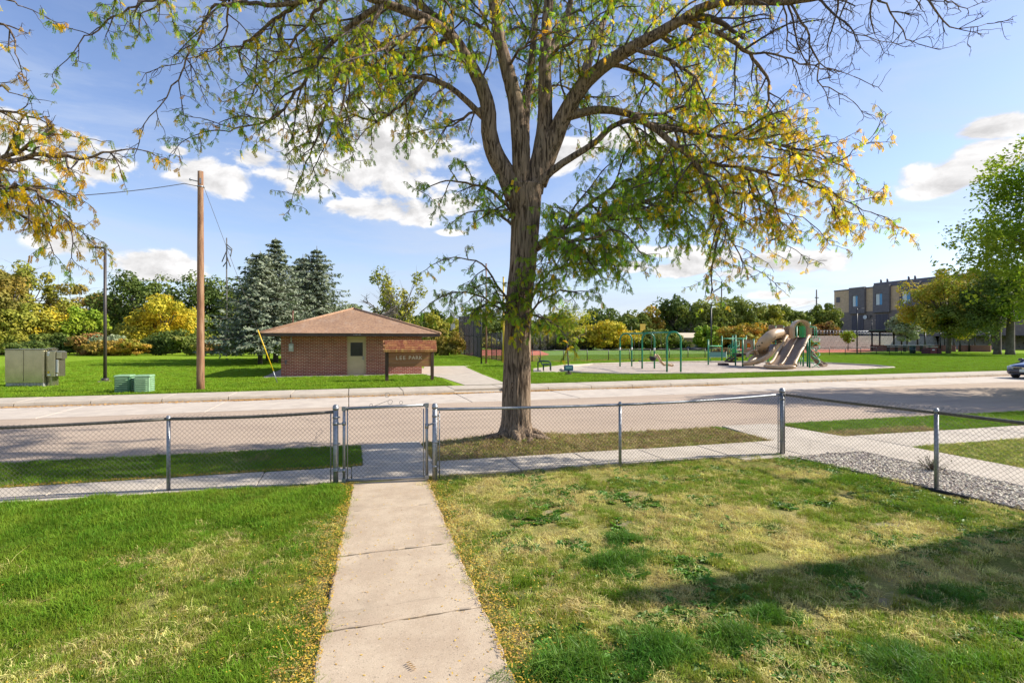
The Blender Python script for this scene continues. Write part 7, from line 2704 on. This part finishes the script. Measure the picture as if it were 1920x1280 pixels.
# ------------------------------------------------------------------ grass, weeds, stones, fallen leaves
def blade_clump(rr, n, h, spread, lean=0.5, w=0.0035):
    V, F = [], []
    for _ in range(n):
        a = rr.uniform(0, 6.283)
        q = spread * math.sqrt(rr.random())
        bx, by = math.cos(a) * q, math.sin(a) * q
        hd = rr.uniform(0, 6.283)
        ln = abs(rr.gauss(0, lean))
        hh = h * rr.uniform(0.45, 1.15)
        ww = w * rr.uniform(0.7, 1.3)
        px_, py_ = -math.sin(hd) * ww, math.cos(hd) * ww
        dx, dy = math.cos(hd), math.sin(hd)
        p1 = (bx + dx * hh * 0.30 * ln, by + dy * hh * 0.30 * ln, hh * 0.55)
        p2 = (bx + dx * hh * 1.0 * ln, by + dy * hh * 1.0 * ln, hh * max(0.25, 1 - 0.35 * ln))
        o = len(V)
        V += [(bx - px_, by - py_, -0.01), (bx + px_, by + py_, -0.01), (p1[0] + px_ * .8, p1[1] + py_ * .8, p1[2]), (p1[0] - px_ * .8, p1[1] - py_ * .8, p1[2]), p2]
        F += [(o, o + 1, o + 2, o + 3), (o + 3, o + 2, o + 4)]
    return V, F


GV = [blade_clump(random.Random(i), 34, 0.085, 0.075, 0.6, 0.0030) for i in range(5)]
TV = [blade_clump(random.Random(30 + i), 46, 0.14, 0.085, 0.75, 0.0034) for i in range(4)]
SV = [blade_clump(random.Random(60 + i), 40, 0.05, 0.085, 1.7, 0.0026) for i in range(5)]

m_g1 = M('grass_lush', (0.13, 0.235, 0.014), (0.20, 0.30, 0.022), 1.5, 0.6, trans=0.3, rnd=0.28, spec=0.2)
m_g2 = M('grass_mid', (0.20, 0.275, 0.03), (0.30, 0.33, 0.05), 1.5, 0.6, trans=0.3, rnd=0.3, spec=0.2)
m_g3 = M('grass_straw', (0.66, 0.56, 0.23), (0.52, 0.45, 0.15), 2.5, 0.7, trans=0.25, rnd=0.3, spec=0.15)
m_g4 = M('tuft_green', (0.085, 0.19, 0.020), (0.13, 0.24, 0.025), 2.5, 0.5, trans=0.28, rnd=0.25, spec=0.25)

rg = np.random.default_rng(99)


def on_walk(x, y, m=-0.035):
    lo, hi = -0.24 + 0.24 * (y - 2.6) / 4.0, 0.92 + 0.12 * (y - 2.6) / 4.0
    e = 0.03 * np.sin(y * 7) + 0.03 * np.sin(y * 2.3 + 1)
    return (x > lo - m + e) & (x < hi + m + e) & (y < 7.6)


def ynr(x):
    return 7.52 - 0.06 * np.clip(x, -12, 20)


def yfr(x):
    return 8.42 - 0.045 * np.clip(x, -12, 20)


def yrd(x):
    return 10.2 - 0.045 * np.clip(x, -30, 30)


def yard_green(x, y):
    """0 = straw and soil, 1 = lush"""
    g = 0.50 + 1.7 * (fnoise(x, y, 0.8, 3) - 0.5) + 1.5 * (fnoise(x, y, 2.6, 6) - 0.5)
    left = x < 0.2
    band = 0.80 * np.exp(-((y - 6.6) / 1.35) ** 2)
    g = g + np.where(left, band + 0.25 * np.exp(-((x + 0.8) / 0.9) ** 2 - ((y - 2.9) / 0.8) ** 2) - 0.02 + 0.42 * np.clip((3.6 - y), 0, 1), 0)
    g = g + np.where(left, -0.55 * np.exp(-((x - (wlv(y) - 0.0)) / 0.16) ** 2), 0)
    g = g + np.where(~left, -0.10 - 0.22 * np.exp(-((x - 3.2) / 2.2) ** 2 - ((y - 5.9) / 1.1) ** 2), 0)
    g = g + np.where(~left, 0.75 * np.clip((3.0 - y) / 0.9, 0, 1) * np.clip((x - 1.7) / 0.8, 0, 1) - 0.30
                     + 0.25 * np.exp(-((x - 5.2) / 1.6) ** 2 - ((y - 5.6) / 0.5) ** 2) + 0.5 * np.exp(-((x - 6.9) / 0.45) ** 2) * (y < 5.6)
                     - 0.45 * np.exp(-((x - 2.35) / 0.8) ** 2 - ((y - 4.1) / 0.9) ** 2), 0)
    return g


def wlv(y):
    return -0.24 + 0.24 * (y - 2.6) / 4.0


def make_points(n, x0, x1, y0, y1, accept):
    x = rg.uniform(x0, x1, n)
    y = rg.uniform(y0, y1, n)
    k_ = accept(x, y)
    return x[k_], y[k_]


def vis(x, y, m=0.5):
    """what the photo can see, with a margin to either side"""
    return (y > 1.15) & (x > -0.52 * y - m) & (x < 1.95 * y + m)


def rots(n, tilt=0.15):
    return np.stack([rg.normal(0, tilt, n), rg.normal(0, tilt, n), rg.uniform(0, 6.283, n)], 1)


def zat(x, y):
    return np.asarray(lawn_z(x, y), dtype=float)


def in_yard(x, y):
    return vis(x, y) & (y < ynr(x) + 0.03) & (x < 7.2 + 0.115 * (7.07 - y)) & ~on_walk(x, y)


def put(name, variants, x, y, mat, s0, s1, tilt=0.15, dz=0.0, scl=None, **kw):
    n = len(x)
    z = zat(x, y) + dz
    sc_ = rg.uniform(s0, s1, n) if scl is None else scl
    return scatter(name, variants, np.stack([x, y, z], 1), rots(n, tilt), sc_, mat, None, kind='stuff', **kw)


# lush
x, y = make_points(90000, -5.5, 8.0, 1.1, 8.0, in_yard)
g = yard_green(x, y)
pr = rg.random(len(x))
kl = (g > 0.5) & (pr < np.clip((g - 0.48) * 1.35, 0, 0.9))
put('lush_grass', GV, x[kl], y[kl], m_g1, 0.75, 1.2, scl=np.clip(0.50 + 0.55 * (g[kl] - 0.5), 0.45, 1.05) * rg.uniform(0.7, 1.25, kl.sum()), label='tall bright green lawn grass in patches')
km = (g > 0.12) & (g < 1.1) & (pr < np.where(x < 0.3, 0.50, 0.36))
put('thin_grass', GV, x[km], y[km], m_g2, 0.38, 0.72, label='thin yellowish green lawn grass')
x, y = make_points(60000, -5.5, 8.0, 1.1, 8.0, in_yard)
g = yard_green(x, y)
bare = np.maximum(fnoise(x, y, 1.3, 8) - 0.47, 0) * 7 + np.exp(-((x - 2.3) / 0.7) ** 2 - ((y - 4.3) / 0.8) ** 2) * 0.75
ks = (g < 1.0) & (rg.random(len(x)) < 0.66 * (1 - np.clip(bare, 0, 0.9)) * np.where(g < 0.5, 0.95, 0.42))
put('dry_grass', SV, x[ks], y[ks], m_g3, 0.45, 1.0, 0.22, label='matted straw coloured dry grass')

# tufts the photo shows one by one
TU = [(1171, 1012, .30, .13), (1156, 1056, .46, .16), (1436, 1156, .28, .13), (1372, 1196, .30, .15), (1228, 1222, .36, .18), (1060, 1256, .42, .18), (1700, 1255, .5, .15), (950, 965, .3, .09),
      (1560, 1075, .3, .12), (1780, 1120, .4, .12), (1510, 905, .25, .10), (330, 860, 0, 0)]
X, Y_, SC_ = [], [], []
for (a, b_, r_, h_) in TU:
    if r_ == 0:
        continue
    c_ = at(a, b_)
    n = int(200 * r_ / 0.4)
    for _ in range(n):
        q = r_ * math.sqrt(random.random()) * 0.66 * (1 + 0.45 * math.sin(3 * (th := random.uniform(0, 6.283)) + a))
        X.append(c_.x + math.cos(th) * q * 1.15); Y_.append(c_.y + math.sin(th) * q * 0.8)
        SC_.append(h_ / 0.14 * random.uniform(0.35, 0.85) * (1.05 - 0.5 * min(1, q / (r_ * .62))))
X, Y_, SC_ = np.array(X), np.array(Y_), np.array(SC_)
put('grass_tufts', TV, X, Y_, m_g4, 1, 1, 0.3, scl=SC_, label='coarse dark green grass tufts standing out of the dry lawn')


# broad-leaved weeds
def weed(rr):
    V, F = [], []
    for i in range(9):
        a = i * 0.7 + rr.uniform(-.2, .2)
        L = rr.uniform(0.04, 0.075)
        w = L * 0.22
        d = (math.cos(a), math.sin(a))
        n_ = (-d[1], d[0])
        o = len(V)
        V += [(0, 0, 0.004), (d[0] * L * .55 + n_[0] * w, d[1] * L * .55 + n_[1] * w, 0.02), (d[0] * L, d[1] * L, 0.012), (d[0] * L * .55 - n_[0] * w, d[1] * L * .55 - n_[1] * w, 0.02)]
        F.append((o, o + 1, o + 2, o + 3))
    return V, F


x, y = make_points(9000, 0.9, 7.3, 1.3, 7.5, lambda x, y: in_yard(x, y) & (x > 1.0))
kw_ = fnoise(x, y, 2.2, 12) + 0.35 * np.exp(-((x - 7.0) / 0.5) ** 2) > 0.60
put('broadleaf_weeds', [weed(random.Random(i)) for i in range(4)], x[kw_], y[kw_], m_g4, 0.6, 1.3, 0.2, label='low broadleaf weeds in the right lawn')


# boulevard strip, between sidewalk and road
def in_blvd(x, y):
    return (y > yfr(x) + 0.0) & (y < yrd(x) - 0.12) & ~((x > 0.18) & (x < 1.36)) & ~((x > 8.0) & (x < 9.75))


x, y = make_points(70000, -9.5, 20, 7.4, 10.7, in_blvd)
bdry = np.exp(-((x - TREE.x) / 1.9) ** 2) * 1.2 + np.exp(-((x - 6.6) / 1.7) ** 2) * 0.9 + np.where((x > 9.7) & (x < 12.5), 0.6, 0) * (y < yfr(x) + 0.6) + (fnoise(x, y, 1.1, 15) - 0.5) * 0.9
kg = (rg.random(len(x)) < 0.85) & (bdry < 0.42)
put('boulevard_grass', GV, x[kg], y[kg], m_g1, 0.5, 0.95, label='green grass of the strip between sidewalk and road')
kd = (rg.random(len(x)) < 0.45) & (bdry > 0.25)
put('boulevard_dry_grass', SV, x[kd], y[kd], M('mulch_straw', (0.44, 0.32, 0.14), (0.32, 0.23, 0.10), 3, 0.8, trans=0.15, rnd=0.35), 0.6, 1.2, 0.3, label='brown dry grass and litter round the trunk')
km = (rg.random(len(x)) < 0.34) & (bdry > 0.25)
put('boulevard_thin_grass', GV, x[km], y[km], m_g2, 0.4, 0.7, label='thin grass round the foot of the tree')
# neighbour's lawn at the right edge
x, y = make_points(30000, 9.9, 16, 4.5, 7.0, lambda x, y: (y < 6.86 - 0.03 * (x - 8)) & (x > 10.0))
kk_ = rg.random(len(x)) < 0.55
put('neighbour_grass', GV, x[kk_], y[kk_], m_g2, 0.4, 0.75, label='olive lawn beyond the neighbour walk')
put('neighbour_straw', SV, x[~kk_][::2], y[~kk_][::2], m_g3, 0.5, 1.0, 0.3, label='dry straw in the neighbour lawn')
# rough fringe where the park turf meets the sidewalk
m_pg = M('park_grass_blades', (0.22, 0.33, 0.016), (0.17, 0.27, 0.014), 0.8, 0.6, trans=0.25, rnd=0.25, spec=0.2)
PV = [blade_clump(random.Random(80 + i), 24, 0.075, 0.16, 0.6, 0.007) for i in range(4)]
path_p = [(at(a, b_, ZP).x, at(a, b_, ZP).y) for a, b_ in [(870, 738), (958, 733), (947, 716), (905, 701), (873, 687), (890, 685), (790, 686), (786, 701), (826, 709)]]


def inside(x, y, poly):
    r = np.zeros(len(x), dtype=bool)
    n = len(poly)
    for i in range(n):
        x1_, y1_ = poly[i]
        x2_, y2_ = poly[(i + 1) % n]
        c_ = ((y1_ > y) != (y2_ > y)) & (x < (x2_ - x1_) * (y - y1_) / (y2_ - y1_ + 1e-12) + x1_)
        r ^= c_
    return r


pit_p = [(at(a, b_, ZP).x, at(a, b_, ZP).y) for a, b_ in pit]
pad_p = [(at(a, b_, ZP).x, at(a, b_, ZP).y) for a, b_ in [(998, 698), (998, 690), (1062, 682), (1112, 681), (1100, 690), (1062, 698)]]
x = rg.uniform(-24, 95, 190000)
y = 21.86 + rg.random(190000) ** 1.9 * 40

k_ = ~inside(x, y, path_p) & ~inside(x, y, pit_p) & ~inside(x, y, pad_p) & ~((x > -4.35) & (x < 4.95) & (y > 29.25)) & (x < 1.9 * y + 6) & (x > -0.55 * y - 2)
x, y = x[k_], y[k_]
n = len(x)
scatter('park_grass', PV, np.stack([x, y, np.full(n, ZP)], 1), rots(n), rg.uniform(0.5, 1.0, n), m_pg, None, kind='stuff', label='mown bright green park grass')


# gravel strip beside the side fence
def stone(rr):
    V, F = [], []
    s_ = (rr.uniform(.7, 1.3), rr.uniform(.6, 1.0), rr.uniform(.3, .55))
    mb = MB().ball((0, 0, 0), 1.0, 6)
    for v_ in mb.v:
        j = rr.uniform(0.8, 1.15)
        V.append((v_[0] * s_[0] * 0.024 * j, v_[1] * s_[1] * 0.024 * j, v_[2] * s_[2] * 0.024 * j))
    return V, mb.f


x, y = make_points(29000, 6.5, 8.8, 2.6, 6.98, lambda x, y: (x > 7.22 + 0.115 * (7.07 - y) - 0.9 * np.clip((y - 6.5), 0, 1) + 0.03 * np.sin(y * 9)) & (x < 8.74) & (y < ynr(x) - 0.02 - 0.22 * np.exp(-((x - 7.6) / .5) ** 2)))
kk_ = rg.random(len(x)) < 0.75
n = int(kk_.sum())
scatter('gravel', [stone(random.Random(i)) for i in range(6)], np.stack([x[kk_], y[kk_], rg.uniform(0.002, 0.02, n)], 1), rots(n, 0.5), rg.uniform(0.55, 1.25, n),
        M('river_gravel', (0.60, 0.53, 0.43), (0.38, 0.31, 0.24), 22, 0.7, rnd=0.45), None, kind='stuff', label='pale river gravel in the strip beside the side fence')
sheet('gravel_bed', [(8.2, -2), (8.75, -2), (8.75, 6.8), (7.2, 6.95)], 0.010, M('gravel_soil', (0.16, 0.12, 0.10), (0.24, 0.20, 0.17), 30, 0.95, bump=0.8, bscale=40))
# black edging along the fence foot
pts = [Vector((7.17 + 0.0345 * i + 0.015 * math.sin(i), 6.9 - i * 0.3, 0.012)) for i in range(30)]
struct('bed_edging', MB().tube(pts, 0.022, 6), m_rubber)
# small dry bush in the gravel
q0 = at(1748, 884)
bsh = thing('dry_bush', 'small half dry twiggy bush in the gravel beside the fence post', 'bush', q0)
V, F = [], []
r = random.Random(5)
lv = []
for i in range(60):
    a = r.uniform(0, 6.28); e = r.uniform(0.5, 1.35)
    d = Vector((math.cos(a) * math.cos(e), math.sin(a) * math.cos(e), math.sin(e)))
    L = r.uniform(0.12, 0.32)
    p1 = q0 + d * L * 0.5 + Vector((r.gauss(0, .01), r.gauss(0, .01), 0))
    p2 = q0 + d * L + Vector((r.gauss(0, .02), r.gauss(0, .02), -0.01))
    mb_tube_fast(V, F, [q0, p1, p2], [0.004, 0.003, 0.001], 3)
    for _ in range(5):
        lv.append(tuple(p1.lerp(p2, r.random())))
mesh_np('twigs', V, F, m_twig, bsh)
Vq, Fq = quads(np.array(lv), np.tile([0, 0, 1.0], (len(lv), 1)), 0.013)
mesh_np('leaves', Vq, Fq, M('bush_leaf', (0.10, 0.13, 0.04), (0.17, 0.15, 0.06), 20), bsh)


# ------------------------------------------------------------------ fallen leaflets
def litter(name, x, y, z, size, mat, label):
    n = len(x)
    C = np.stack([x, y, z], 1)
    V, F = quads(C, np.tile([0, 0, 2.2], (n, 1)), size, 0.42, rg)
    V[:, 2] = np.maximum(V[:, 2], np.repeat(z, 4) - 0.002)
    return mesh_np(name, V, F, mat, None, False, kind='stuff', label=label)


m_fl = M('fallen_yellow', (0.62, 0.42, 0.03), (0.52, 0.30, 0.03), 30, 0.7, c3=(0.36, 0.18, 0.04), scale3=14)
m_fb = M('fallen_brown', (0.30, 0.16, 0.05), (0.20, 0.11, 0.04), 30, 0.8)
yy = rg.uniform(1.4, 7.45, 8200)
sd = np.where(rg.random(8200) < 0.55, -1, 1)
off = np.abs(rg.normal(0, 0.13, 8200)) * np.where(rg.random(8200) < 0.25, 2.6, 1)
xx = np.where(sd < 0, wlv(yy) - off + 0.03, 0.92 + 0.12 * (yy - 2.6) / 4 + off - 0.03)
litter('fallen_leaves', xx, yy, np.full(8200, 0.030) + rg.uniform(0, .02, 8200), 0.010, m_fl, 'small yellow leaflets heaped along both edges of the garden walk')
yy = rg.uniform(1.4, 7.45, 3600)
off = np.abs(rg.normal(0, 0.14, 3600))
xx = np.where(rg.random(3600) < 0.5, wlv(yy) - off + 0.02, 0.92 + 0.12 * (yy - 2.6) / 4 + off - 0.02)
litter('brown_leaves', xx, yy, np.full(3600, 0.022) + rg.uniform(0, .01, 3600), 0.010, m_fb, 'brown leaf litter along the edges of the garden walk')
x, y = make_points(9000, -5.5, 7.2, 1.2, 7.5, lambda x, y: vis(x, y) & (fnoise(x, y, 2.0, 20) > 0.42))
litter('scattered_leaves', x, y, zat(x, y) + rg.uniform(0.02, 0.05, len(x)), 0.009, m_fl, 'yellow leaflets scattered over the lawn')
x = 0.38 + 0.6 * np.tanh(rg.normal(0, 1.0, 520)); y = rg.uniform(1.4, 7.3, 520)
litter('walk_leaves', x, y, np.full(520, ZW + 0.004), 0.009, m_fl, 'a few yellow leaflets lying on the garden walk')
x = rg.uniform(-9, 0.2, 4200); y = yfr(x) + np.abs(rg.normal(0, 0.07, 4200)) - 0.03
litter('sidewalk_leaves', x, y, np.full(4200, 0.035) + rg.uniform(0, .015, 4200), 0.013, m_fl, 'yellow leaves lining the far edge of the left sidewalk')
x = rg.uniform(1.3, 7.5, 2600); y = TREE.y - 0.75 + rg.normal(0, 0.35, 2600)
k_ = y > yfr(x)
litter('boulevard_leaves', x[k_], y[k_], zat(x[k_], y[k_]) + 0.03, 0.012, m_fb, 'brown leaves on the boulevard round the trunk')
# gutter drifts
x = np.concatenate([rg.uniform(-14, 16, 5200)] + [rg.normal(c_, 0.4, 900) for c_ in (-3.2, 3.9, 7.8, 12.0, 16.0)] + [rg.uniform(16, 40, 1500)])
n = len(x)
y = 19.93 - np.abs(rg.normal(0, 0.13, n))
litter('gutter_leaves', x, y, np.full(n, ZR + 0.03), 0.038, M('gutter_orange', (0.60, 0.32, 0.08), (0.50, 0.26, 0.06), 9, 0.8), 'orange leaf drifts in the far gutter')
# the curled leaf on the walk
p = at(772, 1250, ZW)
cl = MB()
for i in range(9):
    a = p + RGT * (0.004 * i - 0.02) + Vector((0.0, 0.03 - 0.008 * i, 0.006 + 0.008 * (i % 2)))
    cl.add([a + Vector((-0.016, 0, 0.004)), a + Vector((0, -0.006, 0.012)), a + Vector((0.016, 0.002, 0.004)), a + Vector((0, 0.006, 0))], [(0, 1, 2, 3)])
whole('curled_leaf', cl, m_fl, 'single curled yellow leaf lying on the nearest walk slab', 'leaf')
